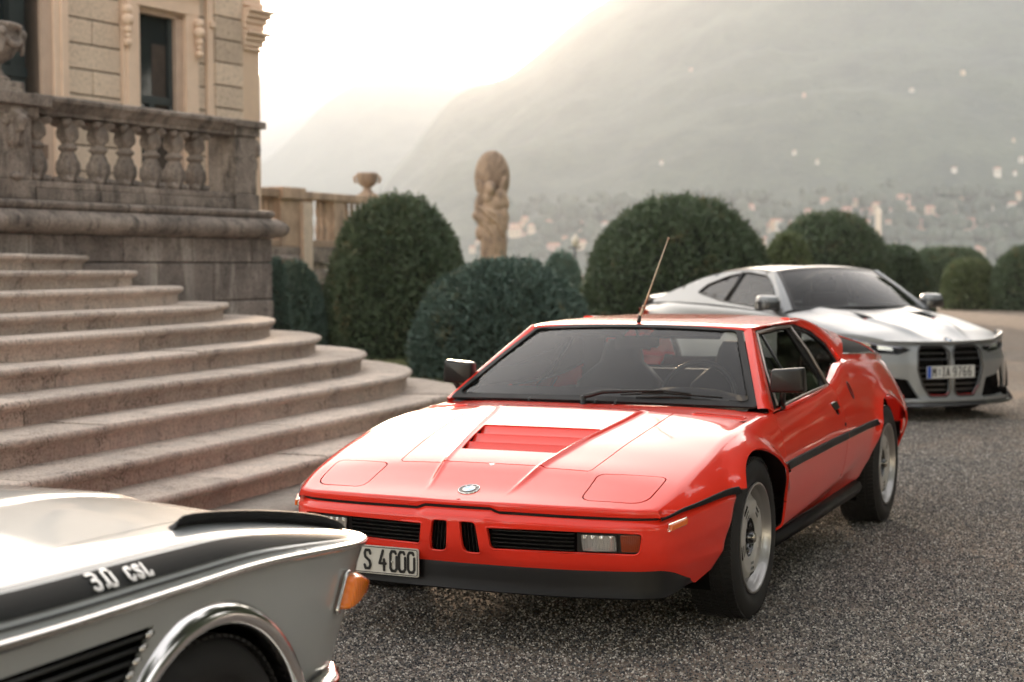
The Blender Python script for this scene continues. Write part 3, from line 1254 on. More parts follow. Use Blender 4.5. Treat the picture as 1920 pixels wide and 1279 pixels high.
# pilaster edge and corner with its banded capital
vbox('pilaster_edge', X['st_r'], X['pil_l'] - .01, zb, zt_, .035, PLT, .2)
vbox('pilaster_edge', X['st_r'] + .03, X['pil_l'] + .0, 4.62, 4.70, .07, PLT, .2)
vbox('corner_pilaster', X['pil_r'], X['corner'], zb, zt_, .03, plain('corner_plaster', (.62, .46, .34), .85, var=.04), .6)
vbox('corner_pilaster', X['pil_r'] + .02, X['corner'] + .0, zb, zt_, -.2, PLT, 4.0)
for z0_, z1_, o_ in ((4.40, 4.44, .04), (4.46, 4.54, .04), (4.54, 4.62, .07), (4.62, 4.67, .12), (4.69, 4.77, .05), (4.77, 4.85, .08), (4.85, 4.92, .12), (4.92, 4.97, .16), (5.0, 5.08, .05)):
    vbox('capital_moulding', X['pil_r'] + .0, X['corner'] + o_, z0_ + .002, z1_, .03 + o_, PLT, 1.2 + o_, .012)
vbox('corner_pilaster', X['pil_r'] - .01, X['corner'] + .03, 5.09, zt_, .05, PLT, 1.2)

# ---------------------------------------------------------------- second balustrade, further back
T2A = at(470, 349, 26.2)
T2B = at(712, 369, 30.0)
v2 = Vector((T2B.x - T2A.x, T2B.y - T2A.y, 0))
A2 = math.atan2(v2.y, v2.x)
L2 = v2.length
FAR = empty('far_terrace', (T2A.x, T2A.y, 0), A2)
tag(FAR, 'lower far terrace wall with rounded moulding and dark archway', 'wall')
FB = empty('far_balustrade', (T2A.x, T2A.y, 0), A2)
tag(FB, 'distant sunlit stone balustrade behind the tall round hedge', 'balustrade')
WST = stone_mat('warm_stone', (.50, .37, .27), (.30, .22, .165), (.2, .15, .12), 1.0, .4, .2)


def xf(px):
    u = (px - 960) / FPX
    dx, dy = v2.x / L2, v2.y / L2
    return (u * T2A.y - T2A.x) / (dx - u * dy)


def fbox(parent, name, x0, x1, z0, z1, out, mat, depth=.35, bev=.015):
    g = MB()
    g.box(((x0 + x1) / 2, -out + depth / 2, (z0 + z1) / 2), (x1 - x0, depth, z1 - z0))
    return g.build(name, mat, parent, bevel=bev)


fbox(FB, 'handrail_stone', -2.5, xf(565), 2.62, 2.76, .06, WST, .42)
fbox(FB, 'handrail_stone', xf(565) + .01, L2 + .3, 2.62, 2.75, .06, WST, .42)
fbox(FB, 'handrail_stone', xf(522), xf(566), 2.60, 2.80, .12, WST, .5)
fbox(FB, 'pier_stone', xf(524), xf(562), 1.78, 2.60, .05, WST, .4)
fbox(FB, 'pier_stone', xf(560), xf(584), 1.80, 2.60, .02, WST, .36)
fbox(FB, 'pier_stone', xf(626), xf(648), 1.80, 2.62, .03, WST, .36)
fbox(FB, 'plinth_stone', -2.5, L2 + .3, 1.78, 1.90, .03, WST, .36)
bp = clay('baluster', [((0, 0, .52), (.09, .09, .12)), ((0, 0, .40), (.05, .05, .10)), ((0, 0, .34), (.08, .08, .035)), ((0, 0, .18), (.10, .10, .14)), ((0, 0, .05), (.09, .09, .05)), ((0, 0, .66), (.09, .09, .05)), ((0, 0, .28), (.05, .05, .08)), ((0, 0, .61), (.06, .06, .1))], WST, FB, .03, 1)
first = True
for px in (478, 491, 506, 517, 596, 608, 619, 662, 672, 682, 692, 702):
    o = bp if first else bp.copy()
    if not first:
        COL.objects.link(o)
        o.parent = FB
    first = False
    o.location = (xf(px), .12, 1.90)
    o.scale = (.5, .5, 1)
    o.rotation_euler = (0, 0, 0)
for x0_, x1_, z0_, z1_, o_ in ((-2.5, xf(575), 1.62, 1.775, .06), (-2.5, xf(555), 1.30, 1.50, .10), (-2.5, xf(560), .95, 1.29, .04), (-2.5, xf(566), .5, .945, .04), (-2.5, xf(566), 0, .495, .04),
                               (xf(577), L2 + .5, 1.50, 1.775, .08), (xf(568), L2 + .5, 1.36, 1.495, .0), (xf(568), L2 + .5, 1.12, 1.355, .03)):
    fbox(FAR, 'wall_block', x0_ + .004, x1_ - .004, z0_ + .004, z1_, o_, CARV if z1_ > .99 else WALLS, .6)
g = MB()
rows = [[(x, -.10 - .10 * math.cos(a), 1.56 + .07 * math.sin(a)) for a in np.linspace(-PI / 2, PI / 2, 9)] for x in (-2.5, xf(548), xf(551))]
rows[-1] = [(r[0] + .10, r[1] + .14, r[2]) for r in rows[-1]]
g.grid(rows)
g.build('torus_stone', CARV, FAR, recalc=True)
fbox(FAR, 'archway_back', xf(566), L2 + .5, 0, 1.12, -.9, DARKI if 'DARKI' in globals() else plain('archway_dark', (.05, .035, .03), .9), .1, 0)
fbox(FAR, 'far_wall_core', -2.5, L2 + .5, 0, 1.75, -1.6, JOINT, .2, 0)
fbox(FAR, 'corner_bracket', xf(560), xf(577), 1.10, 2.55, .13, plain('pale_stone', (.55, .45, .36), .85, var=.15), .3)  # bracket in a paler stone than the wall
# urn on the far balustrade
U2 = empty('stone_urn', tuple(at(689, 367, 30.4)), .3)
U2.location.z = 2.76
tag(U2, 'small squat stone urn on the far balustrade beyond the tall hedge', 'urn')
g = MB()
g.lathe([(0, 0), (.22, 0), (.22, .05), (.12, .10), (.07, .17), (.08, .2), (.14, .24), (.19, .30), (.20, .42), (.205, .46), (.19, .48), (.15, .46)], 24)
g.build('urn_bowl', WST, U2)
g = MB()
g.tube([(.19, 0, .44), (.26, 0, .38), (.22, 0, .28)], .03, 6)
g.tube([(-.19, 0, .44), (-.26, 0, .38), (-.22, 0, .28)], .03, 6)
g.build('urn_handle', WST, U2)

# ---------------------------------------------------------------- statue
SP = at(922, 487, 30.0)
ST = empty('statue', (SP.x, SP.y, 0), 0)
tag(ST, 'weathered stone statue of a draped figure against a large oval shell', 'statue')
g = MB()
g.box((0, 0, .6), (.62, .62, 1.2))
g.box((0, 0, 1.28), (.76, .76, .14))
g.box((0, 0, 1.40), (.66, .66, .10))
g.build('statue_pedestal', WST, ST, bevel=.02)
sb = 1.46
fig = [((.02, 0, .10), (.27, .22, .12)), ((.0, 0, .35), (.22, .18, .34)), ((.02, 0, .62), (.23, .18, .30)), ((-.03, 0, .85), (.26, .19, .20)), ((.10, -.02, .80), (.18, .16, .30)),
       ((-.24, -.02, .93), (.13, .12, .12)), ((-.18, -.04, .88), (.14, .12, .10)), ((.20, -.03, .90), (.14, .12, .22)), ((.22, -.06, .75), (.10, .09, .16)),
       ((-.22, 0, .60), (.09, .10, .15)), ((.02, .0, 1.12), (.22, .17, .20)), ((.10, -.05, 1.16), (.17, .12, .16)), ((-.06, -.08, 1.26), (.10, .11, .13)), ((.16, -.04, 1.30), (.12, .11, .14)),
       ((.20, -.02, .40), (.10, .12, .35)), ((-.12, -.1, .40), (.06, .08, .42)), ((.08, -.13, .5), (.05, .06, .45)), ((.0, -.14, .3), (.04, .05, .3)), ((-.02, -.10, 1.0), (.25, .12, .06), (0, .35, 0)), ((.10, -.12, .9), (.26, .08, .05), (0, 1.0, 0)),
       ((.16, -.12, .72), (.24, .07, .05), (0, 1.15, 0))]
for k_ in range(12):
    a_ = -2.9 + k_ * .50
    fig.append(((.02 + .21 * math.cos(a_), .17 * math.sin(a_), .34 + .05 * math.sin(k_ * 2.1)), (.032, .034, .34), (.0, .05 * math.sin(k_ * 3.0), 0)))
fig += [((-.24, -.04, 1.20), (.07, .07, .22), (0, .25, 0)), ((-.20, -.06, 1.45), (.06, .06, .20), (0, -.35, 0)), ((.25, -.04, 1.26), (.07, .07, .22), (0, -.3, 0)), ((.22, -.05, 1.52), (.055, .06, .18), (0, .3, 0)),
        ((-.02, -.13, 1.42), (.095, .10, .125)), ((-.02, -.08, 1.50), (.12, .10, .09)), ((-.02, -.10, 1.30), (.06, .06, .08)), ((0, -.12, .98), (.27, .10, .035), (0, .5, 0)), ((0, -.14, .88), (.25, .10, .03), (0, .7, 0)), ((-.05, -.13, .66), (.2, .09, .03), (0, .9, 0))]
clay('statue_figure', [((c[0], c[1], c[2] + sb), *rest) for c, *rest in fig], WST, ST, .020, 0)
g = MB()
rows = []
for r in np.linspace(0, 1, 9):
    rows.append([(-.0 + r * .325 * math.cos(a) + .03 * math.sin(a) * 0 + (.03 if math.cos(a) > 0 else 0) * r, .06 + .16 * r * r - .10 + .022 * math.sin(12 * a) * r + (.04 if r > .9 else 0), sb + 1.66 + r * .52 * math.sin(a)) for a in np.linspace(0, 2 * PI, 49)[:-1]])
g.grid(rows, closed=True)
g.grid([[(x, y + .10 + .0 * y, z) for x, y, z in r] for r in rows][::-1], closed=True)
g.grid([rows[-1], [(x, y + .10, z) for x, y, z in rows[-1]]], closed=True)
o = g.build('shell', WST, ST, weld=True, recalc=True)

# lantern post far off
LP = at(1078, 480, 46.0)
LM = empty('garden_lantern', (LP.x, LP.y, 0), 0)
tag(LM, 'small distant lantern post with a crossbar rising over the hedge', 'lantern')
g = MB()
g.tube([(0, 0, 0), (0, 0, 2.0)], [.06, .03], 8)
g.tube([(-.18, 0, 1.98), (.18, 0, 1.98)], .025, 6)
g.build('post', BLK2 if 'BLK2' in globals() else plain('iron', (.03, .035, .035), .6), LM)
g = MB()
g.lathe([(.05, 0), (.10, .05), (.12, .22), (.06, .30), (.02, .36)], 8, Matrix.Translation((0.02, 0, 2.02)))
g.build('lamp_head', plain('lantern_pane', (.45, .40, .34), .3), LM)

# ---------------------------------------------------------------- lawn
g = MB()
m, nt, b = newmat('lawn')
v = coords(nt)
f = noise(nt, v, .6, 6)
f2 = noise(nt, v, 30, 4, .7)
mu = N(nt, 'ShaderNodeMath', operation='MULTIPLY_ADD')
L(nt, f2, mu.inputs[0])
mu.inputs[1].default_value = .5
L(nt, f, mu.inputs[2])
r = ramp(nt, mu.outputs[0], [(.5, (.085, .11, .045)), (.75, (.16, .18, .08)), (1.0, (.22, .22, .11))])
L(nt, r.outputs['Color'], b.inputs['Base Color'])
b.inputs['Roughness'].default_value = .9
bump(nt, b, f2, .8, .03)
LAWN = m
# edge of the lawn follows the feet of the hedges
edge = [(-20, 17.0), (-3.0, 17.2), (-1.5, 17.6), (-.6, 18.4), (1.6, 21.5), (4.5, 27), (9.5, 38), (13.0, 52), (13, 61)]
rows = []
for x, y in edge:
    rows.append([(x, y, .035), (x - 2.0, y + 2.2, .04), (-22, max(y + 2.3, 19.5), .04), (-40, max(y + 2.3, 19.5), .04)])
g.grid(rows, smooth=False)
g.grid([[(p[0][0], p[0][1], .035), (p[0][0], p[0][1], -.01)] for p in rows], smooth=False)
o = g.build('lawn', LAWN, recalc=True)
tag(o, kind='structure')
g = MB()
rg = np.random.RandomState(5)
for i in range(26000):
    d = 17.2 + 13 * rg.rand() ** 1.5
    u = (560 + 300 * rg.rand() - 960) / FPX
    x, y = u * d, d
    if y < 17.6 + max(0, (x + 1.5)) * 1.35:
        continue
    h = .03 + .03 * rg.rand()
    a = rg.rand() * 6.28
    w = .006
    dx, dy = math.cos(a) * w, math.sin(a) * w
    lx, ly = rg.randn() * .012, rg.randn() * .012
    g.add([(x - dx, y - dy, .035), (x + dx, y + dy, .035), (x + lx, y + ly, .035 + h)], [(0, 1, 2)])
o = g.build('grass_blades', LAWN)
tag(o, 'short mown grass between the steps and the round hedges', 'grass', kind='stuff')


# ---------------------------------------------------------------- clipped evergreens
def leaf_mat(name, c0, c1, c2):
    m, nt, b = newmat(name)
    geo = N(nt, 'ShaderNodeNewGeometry')
    v = coords(nt)
    n1 = noise(nt, v, 2.2, 5, .6)
    n2 = noise(nt, v, 24, 3, .7)
    mu = N(nt, 'ShaderNodeMath', operation='MULTIPLY_ADD')
    L(nt, n2, mu.inputs[0])
    mu.inputs[1].default_value = .55
    L(nt, n1, mu.inputs[2])
    r = ramp(nt, mu.outputs[0], [(.52, c0), (.72, c1), (.90, c1), (1.0, c2)])
    L(nt, r.outputs['Color'], b.inputs['Base Color'])
    b.inputs['Roughness'].default_value = .62
    b.inputs['Specular IOR Level'].default_value = .35
    b.inputs['Subsurface Weight'].default_value = 0
    return m


LEAFA = leaf_mat('yew_leaf', (.030, .050, .030), (.080, .115, .064), (.20, .15, .07))
LEAFB = leaf_mat('blue_green_leaf', (.034, .060, .050), (.088, .138, .110), (.18, .16, .08))
LEAFC = leaf_mat('lighter_leaf', (.045, .065, .028), (.11, .14, .062), (.20, .18, .09))


def topiary(px0, px1, pytop, dist, label, mat=LEAFA, n=15000, squash=1.0, seed=0, h=None, power=2.5, grp='clipped round evergreen hedges', leaf=.03, z0=0.0):
    c = at((px0 + px1) / 2, 600, dist)
    rad = (px1 - px0) / 2 / FPX * dist * 1.05
    H = CAM_H + (502 - pytop) / FPX * dist * 1.0
    root = empty('topiary_bush', (c.x, c.y, z0), 0)
    tag(root, label, 'bush', grp)
    rg = np.random.RandomState(seed + 10)
    H = H - z0

    def surf(th, ph):
        # th around, ph 0 at top .. 1 at the ground
        a = ph * PI / 2 * 1.06
        rr = np.sin(np.minimum(a, PI / 2)) ** (2 / power) * (1 - .06 * np.clip(ph - .8, 0, 1) / .2)
        zz = np.maximum(np.cos(a), 0) ** (2 / power)
        return rr, zz
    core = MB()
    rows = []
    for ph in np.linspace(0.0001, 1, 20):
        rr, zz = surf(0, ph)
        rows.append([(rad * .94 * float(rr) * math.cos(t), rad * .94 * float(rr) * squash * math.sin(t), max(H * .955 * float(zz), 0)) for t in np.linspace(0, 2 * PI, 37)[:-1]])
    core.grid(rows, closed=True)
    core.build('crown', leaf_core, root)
    # leaves: small upright blades in tufts all over the skin, the outline uneven
    k = n
    th = rg.rand(k) * 2 * PI
    ph = np.arccos(1 - rg.rand(k) * .98) / (PI / 2)
    rr, zz = surf(th, ph)
    lump = 1 + .014 * np.sin(th * 7 + 5 * ph + seed) + .010 * np.sin(ph * 17 + th * 4) + .016 * np.sin(th * 31 + seed) * np.sin(ph * 29 + th * 3) + .016 * rg.randn(k) + .03 * (rg.rand(k) > .985)
    X_ = rad * rr * np.cos(th) * lump
    Y_ = rad * rr * squash * np.sin(th) * lump
    Z_ = H * zz * lump
    P = np.stack([X_, Y_, Z_], 1)
    Nn = np.stack([X_ / rad ** 2, Y_ / (rad * squash) ** 2, Z_ / H ** 2 * 1.2 + .02], 1)
    Nn /= np.linalg.norm(Nn, axis=1)[:, None]
    Rn = rg.randn(k, 3)
    A = Nn + .65 * Rn
    A /= np.linalg.norm(A, axis=1)[:, None]
    B = np.cross(A, rg.randn(k, 3))
    B /= np.linalg.norm(B, axis=1)[:, None]
    sz = leaf * (.6 + .9 * rg.rand(k))
    P0 = P - A * sz[:, None] * .8 - B * sz[:, None] * .36
    P1 = P - A * sz[:, None] * .8 + B * sz[:, None] * .36
    P2 = P + A * sz[:, None] * 1.0 + B * sz[:, None] * .16
    P3 = P + A * sz[:, None] * 1.0 - B * sz[:, None] * .16
    V = np.stack([P0, P1, P2, P3], 1).reshape(-1, 3)
    V[:, 2] = np.maximum(V[:, 2], .0)
    me = bpy.data.meshes.new('leaves')
    me.vertices.add(len(V))
    me.vertices.foreach_set('co', V.ravel())
    me.loops.add(len(V))
    me.loops.foreach_set('vertex_index', np.arange(len(V)))
    me.polygons.add(k)
    me.polygons.foreach_set('loop_start', np.arange(k) * 4)
    me.polygons.foreach_set('loop_total', np.full(k, 4))
    me.update(calc_edges=True)
    o = link('foliage', me, mat, root)
    o['kind'] = 'stuff'
    return root


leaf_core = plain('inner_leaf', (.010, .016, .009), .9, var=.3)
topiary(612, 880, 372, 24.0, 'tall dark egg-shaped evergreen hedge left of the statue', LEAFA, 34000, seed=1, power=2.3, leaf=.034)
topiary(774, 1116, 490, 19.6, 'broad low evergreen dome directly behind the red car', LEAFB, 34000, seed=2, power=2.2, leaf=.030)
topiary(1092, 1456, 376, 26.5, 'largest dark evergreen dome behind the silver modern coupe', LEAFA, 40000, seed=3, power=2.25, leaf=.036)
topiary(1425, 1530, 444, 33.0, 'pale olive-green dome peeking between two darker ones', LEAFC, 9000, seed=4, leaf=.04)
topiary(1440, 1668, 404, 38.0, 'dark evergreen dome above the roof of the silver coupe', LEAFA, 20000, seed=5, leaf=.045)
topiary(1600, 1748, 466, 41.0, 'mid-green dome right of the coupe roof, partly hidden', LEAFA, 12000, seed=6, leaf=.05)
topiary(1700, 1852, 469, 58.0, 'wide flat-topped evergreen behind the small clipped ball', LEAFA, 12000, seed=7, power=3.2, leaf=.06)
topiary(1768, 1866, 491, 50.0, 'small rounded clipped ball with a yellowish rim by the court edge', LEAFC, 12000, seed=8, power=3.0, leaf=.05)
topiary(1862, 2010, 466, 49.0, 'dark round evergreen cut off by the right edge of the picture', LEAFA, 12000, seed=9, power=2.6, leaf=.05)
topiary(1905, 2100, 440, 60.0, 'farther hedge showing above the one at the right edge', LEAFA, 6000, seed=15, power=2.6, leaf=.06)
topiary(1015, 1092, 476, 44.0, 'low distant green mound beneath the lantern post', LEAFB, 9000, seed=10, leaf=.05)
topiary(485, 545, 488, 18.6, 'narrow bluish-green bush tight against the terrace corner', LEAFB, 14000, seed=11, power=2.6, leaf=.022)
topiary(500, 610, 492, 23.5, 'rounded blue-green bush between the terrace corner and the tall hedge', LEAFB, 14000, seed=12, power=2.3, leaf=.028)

# ---------------------------------------------------------------- tall park trees beside and behind the court
BARK = plain('bark', (.06, .045, .035), .95, var=.3, bumps=.6, bscale=20)


def park_tree(x, y, h, r, seed, label):
    root = empty('park_tree', (x, y, 0), 0)
    tag(root, label, 'tree')
    rg = np.random.RandomState(seed)
    g = MB()
    g.tube([(0, 0, -.1), (.1, 0, h * .2), (0, .15, h * .45), (.1, 0, h * .8)], [.42, .34, .26, .08], 10)
    limbs = []
    for k in range(7):
        a = k * 2.4 + rg.rand()
        z0 = h * (.25 + .06 * k)
        e = Vector((math.cos(a) * r * .6, math.sin(a) * r * .6, z0 + h * .22))
        g.tube([(0, 0, z0), e * .5 + Vector((0, 0, z0 * .5)), e], [.16, .10, .04], 6)
        limbs.append(e)
    g.build('trunk', BARK, root)
    cl = [(r * .5 * math.cos(q), r * .5 * math.sin(q), h * .17, r * .5) for q in (0, 1.6, 3.1, 4.7)] + [(e.x, e.y, e.z, r * rg.uniform(.38, .52)) for e in limbs] + [(0, 0, h * .84, r * .5), (.3, .2, h * .62, r * .62)]
    V = []
    per = 900
    for cx, cy, cz, cr in cl:
        d = rg.randn(per, 3)
        d /= np.linalg.norm(d, axis=1)[:, None]
        P = np.array([cx, cy, cz]) + d * cr * (rg.rand(per, 1) ** .4) * np.array([1, 1, .85])
        A = rg.randn(per, 3)
        A /= np.linalg.norm(A, axis=1)[:, None]
        B = np.cross(A, rg.randn(per, 3))
        B /= np.linalg.norm(B, axis=1)[:, None]
        s_ = .26
        V.append(np.stack([P - A * s_ - B * s_ * .6, P - A * s_ * .2 + B * s_ * .8, P + A * s_, P + A * s_ * .2 - B * s_], 1).reshape(-1, 3))
    V = np.vstack(V)
    n = len(V) // 4
    me = bpy.data.meshes.new('crown')
    me.from_pydata([tuple(v) for v in V], [], [(4 * i, 4 * i + 1, 4 * i + 2, 4 * i + 3) for i in range(n)])
    o = link('crown', me, LEAFA, root)
    o['kind'] = 'stuff'


for i, (x, y, h, r, w_) in enumerate(((14.0, 8.0, 16, 5.2, 'nearest beside the court to the right'), (13.5, 17.5, 17, 5.0, 'second along the right side of the court'), (18.5, 24.5, 17, 5.4, 'third along the right side of the court'),
                                      (25, 33, 17, 5.5, 'fourth along the right side of the court'), (20.5, 39.5, 18, 5.6, 'at the far right corner of the court'), (29, 47, 18, 5.8, 'beyond the far right corner of the court'), (22, 14, 18, 5.6, 'in the second row at the right'), (13.0, -2.5, 17, 5.6, 'level with the viewpoint at the right'),
                                      (4.2, -8.0, 22, 6.6, 'straight behind the viewpoint'), (-8.5, -10.0, 19, 5.6, 'behind and left of the viewpoint'))):
    park_tree(x, y, h, r, 40 + i, 'tall broad-leaved park tree ' + w_)

# ---------------------------------------------------------------- lake and mountains
g = MB()
m, nt, b = newmat('lake_water')
b.inputs['Base Color'].default_value = (.03, .05, .055, 1)
b.inputs['Roughness'].default_value = .12
v = coords(nt)
bump(nt, b, noise(nt, v, .6, 4), .25, .3)
g.grid([[(x, y, -4) for x in np.linspace(-9000, 9000, 5)] for y in (66, 500, 2000, 9000)][::-1], smooth=False)
tag(g.build('lake_water', m), kind='structure')


def forest_mat(name, a, c):
    m, nt, b = newmat(name)
    v = coords(nt)
    f = noise(nt, v, .012, 8, .7)
    f2 = noise(nt, v, .09, 5, .7)
    mu = N(nt, 'ShaderNodeMath', operation='MULTIPLY_ADD')
    L(nt, f2, mu.inputs[0])
    mu.inputs[1].default_value = .5
    L(nt, f, mu.inputs[2])
    r = ramp(nt, mu.outputs[0], [(.55, a), (.95, c)])
    L(nt, r.outputs['Color'], b.inputs['Base Color'])
    b.inputs['Roughness'].default_value = .95
    bump(nt, b, mu.outputs[0], .8, 14)
    return m


FOR = forest_mat('forested_slope', (.016, .028, .022), (.060, .078, .050))


def vnoise(x, y, s):
    from mathutils import noise as mn
    return mn.fractal(Vector((x * s, y * s, 3.1)), 1.0, 2.0, 5)


RIDGE_A = pchip([500, 640, 760, 870, 905, 940, 1000, 1040, 1090, 1145, 1220, 1330, 1500, 1750, 2100, 2600, 3400], [500, 440, 300, 172, 160, 150, 110, 76, 36, 0, -60, -120, -190, -250, -260, -150, 60])
RIDGE_B = pchip([-600, 100, 380, 500, 560, 620, 690, 740, 800, 870, 960, 1050, 1200, 1500], [520, 430, 350, 300, 246, 190, 148, 138, 143, 152, 166, 200, 260, 420])
RIDGE_C = pchip([-1400, -500, 200, 480, 540, 600, 650, 700, 780, 900, 1100], [160, 80, 120, 143, 131, 139, 157, 168, 190, 240, 330])


def mountain(name, ridge, p0, p1, d0, d1, n, rows_n, amp, label, foot=-4.0):
    pxs = np.linspace(p0, p1, n)
    V = []
    for j, f in enumerate(np.linspace(0, 1, rows_n)):
        d = d0 + (d1 - d0) * f
        for px in pxs:
            u = (px - 960) / FPX
            Hr = CAM_H + (502 - float(ridge(px))) / FPX * d1
            prof = f ** .85 * .82 + f ** 3 * .18
            x = u * d
            z = foot + (Hr - foot) * prof
            z += vnoise(x, d, 1 / 420.) * amp * math.sin(PI * min(1, f * 1.02)) ** .8 + vnoise(x, d + 99, 1 / 90.) * amp * .16 * min(1, 3 * f) * (1.0 if f < 1 else .35)
            V.append((x, d, z))
    # back slope
    for k_, dd in enumerate((.25, .7)):
        for i, px in enumerate(pxs):
            top_ = V[(rows_n - 1) * n + i]
            V.append((top_[0] * (1 + dd * .4), d1 * (1 + dd * .4), top_[2] * (1 - dd) - 10))
    F = []
    for j in range(rows_n + 1):
        for i in range(n - 1):
            a = j * n + i
            F.append((a, a + 1, a + n + 1, a + n))
    me = bpy.data.meshes.new(name)
    me.from_pydata(V, [], F)
    me.polygons.foreach_set('use_smooth', [True] * len(F))
    o = link(name, me, FOR)
    tag(o, kind='structure')
    o['label'] = label
    return o, np.array(V)


MTA, VA = mountain('near_mountain', RIDGE_A, 500, 3400, 1500, 3000, 260, 60, 55, 'large hazy forested mountainside filling the right')
mountain('middle_mountain', RIDGE_B, -600, 1500, 3200, 4500, 160, 24, 40, 'hazy rounded mountain with the low sun behind its ridge')
mountain('far_mountain', RIDGE_C, -1400, 1100, 5200, 6600, 120, 14, 40, 'palest mountain at the far left')

# houses of the town on the slope
HOUSEW = [plain('house_white', (.42, .39, .35), .8), plain('house_cream', (.44, .35, .26), .8), plain('house_pink', (.42, .27, .22), .8), plain('house_ochre', (.42, .29, .18), .8)]
ROOFM = plain('tiled_roof', (.30, .13, .085), .85)
SHUT = plain('far_window', (.05, .05, .05), .5)
nA, rA = 260, 60
pxsA = np.linspace(500, 3400, nA)
_protos = []
for i in range(8):
    w, d_, h = [(9, 9, 7), (12, 9, 8), (16, 10, 9), (7, 7, 6), (22, 10, 11), (10, 10, 14), (26, 11, 10), (9, 8, 6.5)][i]
    mb = MB()
    mb.box((0, 0, h / 2 - 3), (w, d_, h + 6))
    mb.box((0, 0, h + .1), (w + 1.2, d_ + 1.2, .3), mi=1)
    rh = 2.6
    mb.add([(-w / 2 - .6, -d_ / 2 - .6, h + .25), (w / 2 + .6, -d_ / 2 - .6, h + .25), (w / 2 + .6, d_ / 2 + .6, h + .25), (-w / 2 - .6, d_ / 2 + .6, h + .25), (-w / 2 + 2, 0, h + rh), (w / 2 - 2, 0, h + rh)],
           [(0, 1, 5, 4), (1, 2, 5), (2, 3, 4, 5), (3, 0, 4)], mi=1)
    fl = int(h / 3)
    for f in range(fl):
        for c in range(int(w / 3)):
            mb.box((-w / 2 + 1.7 + c * 3, -d_ / 2 - .03, 1.9 + f * 3), (1.1, .1, 1.5), mi=2)
    _protos.append(mb)
_meshes = {}
rh_ = random.Random(21)


def slope_at(px, py):
    """where on the near mountain a direction ends"""
    col = int(np.clip(round((px - 500) / 2900 * (nA - 1)), 0, nA - 1))
    u = (px - 960) / FPX
    best = None
    for j in range(rA):
        x, y, z = VA[j * nA + col]
        yy = 502 - (z - CAM_H) / y * FPX
        if yy <= py:
            return u * y, y, z
    return None


spots = []
for _ in range(150):
    px = rh_.uniform(1330, 1930)
    base = 452 - .11 * (px - 1400) * .35
    spots.append((px, rh_.gauss(452 - .045 * (px - 1330), 17)))
for _ in range(46):
    px = rh_.uniform(960, 1330)
    spots.append((px, rh_.gauss(455, 22)))
for _ in range(14):
    spots.append((rh_.uniform(640, 960), rh_.uniform(455, 490)))
for _ in range(26):
    spots.append((rh_.uniform(1300, 1920), rh_.uniform(475, 500)))
spots += [(1505, 188), (1705, 178), (1295, 140), (1487, 292), (1785, 335), (1895, 275), (1910, 308), (1898, 330), (1865, 338), (1240, 312), (1800, 150), (1530, 325), (1865, 350)]
for i, (px, py) in enumerate(spots):
    r_ = slope_at(px, min(py, 499))
    if r_ is None:
        continue
    x, y, z = r_
    pi = rh_.choices(range(8), [6, 5, 2, 6, .6, .5, .2, 6])[0]
    if py < 340:
        pi = rh_.choice([0, 1, 7, 3])
    wi = rh_.choices(range(4), [5, 4, 3, 2])[0]
    if (pi, wi) not in _meshes:
        me = _protos[pi].mesh('house')
        for mm_ in (HOUSEW[wi], ROOFM, SHUT):
            me.materials.append(mm_)
        _meshes[(pi, wi)] = me
    o = bpy.data.objects.new('lakeside_house', _meshes[(pi, wi)])
    COL.objects.link(o)
    o.location = (x, y - 5, z - 1)
    o.rotation_euler = (0, 0, rh_.uniform(-.5, .5))
    s_h = .42 if py < 340 else .8
    o.scale = (s_h, s_h, s_h)
    tag(o, 'tiny pale house with a tiled roof in the hazy hillside town', 'house', 'houses of the town across the lake')
# bell tower
r_ = slope_at(1637, 462)
g = MB()
g.box((0, 0, 10), (5, 5, 30))
g.lathe([(4, 25), (3.4, 27), (0, 33)], 4)
o = g.build('bell_tower', HOUSEW[1])
o.location = (r_[0], r_[1] - 20, r_[2])
tag(o, 'slender pale bell tower above the dark hedge in the town', 'tower')

# dark green between the houses: tree clumps on the lower slope, far off and merged
g = MB()
for i in range(700):
    px, py = rh_.uniform(900, 1950), rh_.uniform(380, 500)
    r_ = slope_at(px, py)
    if r_ is None:
        continue
    x, y, z = r_
    s_ = rh_.uniform(4, 10)
    Mx = Matrix.Translation((x, y + rh_.uniform(-15, 15), z + s_ * .5)) @ Matrix.Diagonal((s_, s_, s_ * rh_.uniform(.7, 1.2), 1))
    g.lathe([(0, 1), (.6, .75), (1, .1), (.85, -.6), (.3, -1)], 7, Mx)
o = g.build('far_wood', FOR)
tag(o, 'hazy trees scattered among the houses of the hillside town', 'trees', kind='stuff')

# ---------------------------------------------------------------- the air
g = MB()
g.box((0, 3650, 447), (24000, 9000, 910))
m = bpy.data.materials.new('haze')
m.use_nodes = True
nt = m.node_tree
nt.nodes.clear()
out = N(nt, 'ShaderNodeOutputMaterial')
pv = N(nt, 'ShaderNodeVolumePrincipled')
pv.inputs['Color'].default_value = (.88, .93, 1.0, 1)
pv.inputs['Density'].default_value = 1.35e-4
pv.inputs['Anisotropy'].default_value = .42
L(nt, pv.outputs[0], out.inputs['Volume'])
o = g.build('haze', m)
tag(o, kind='stuff')
o['label'] = 'pale morning haze over the lake'
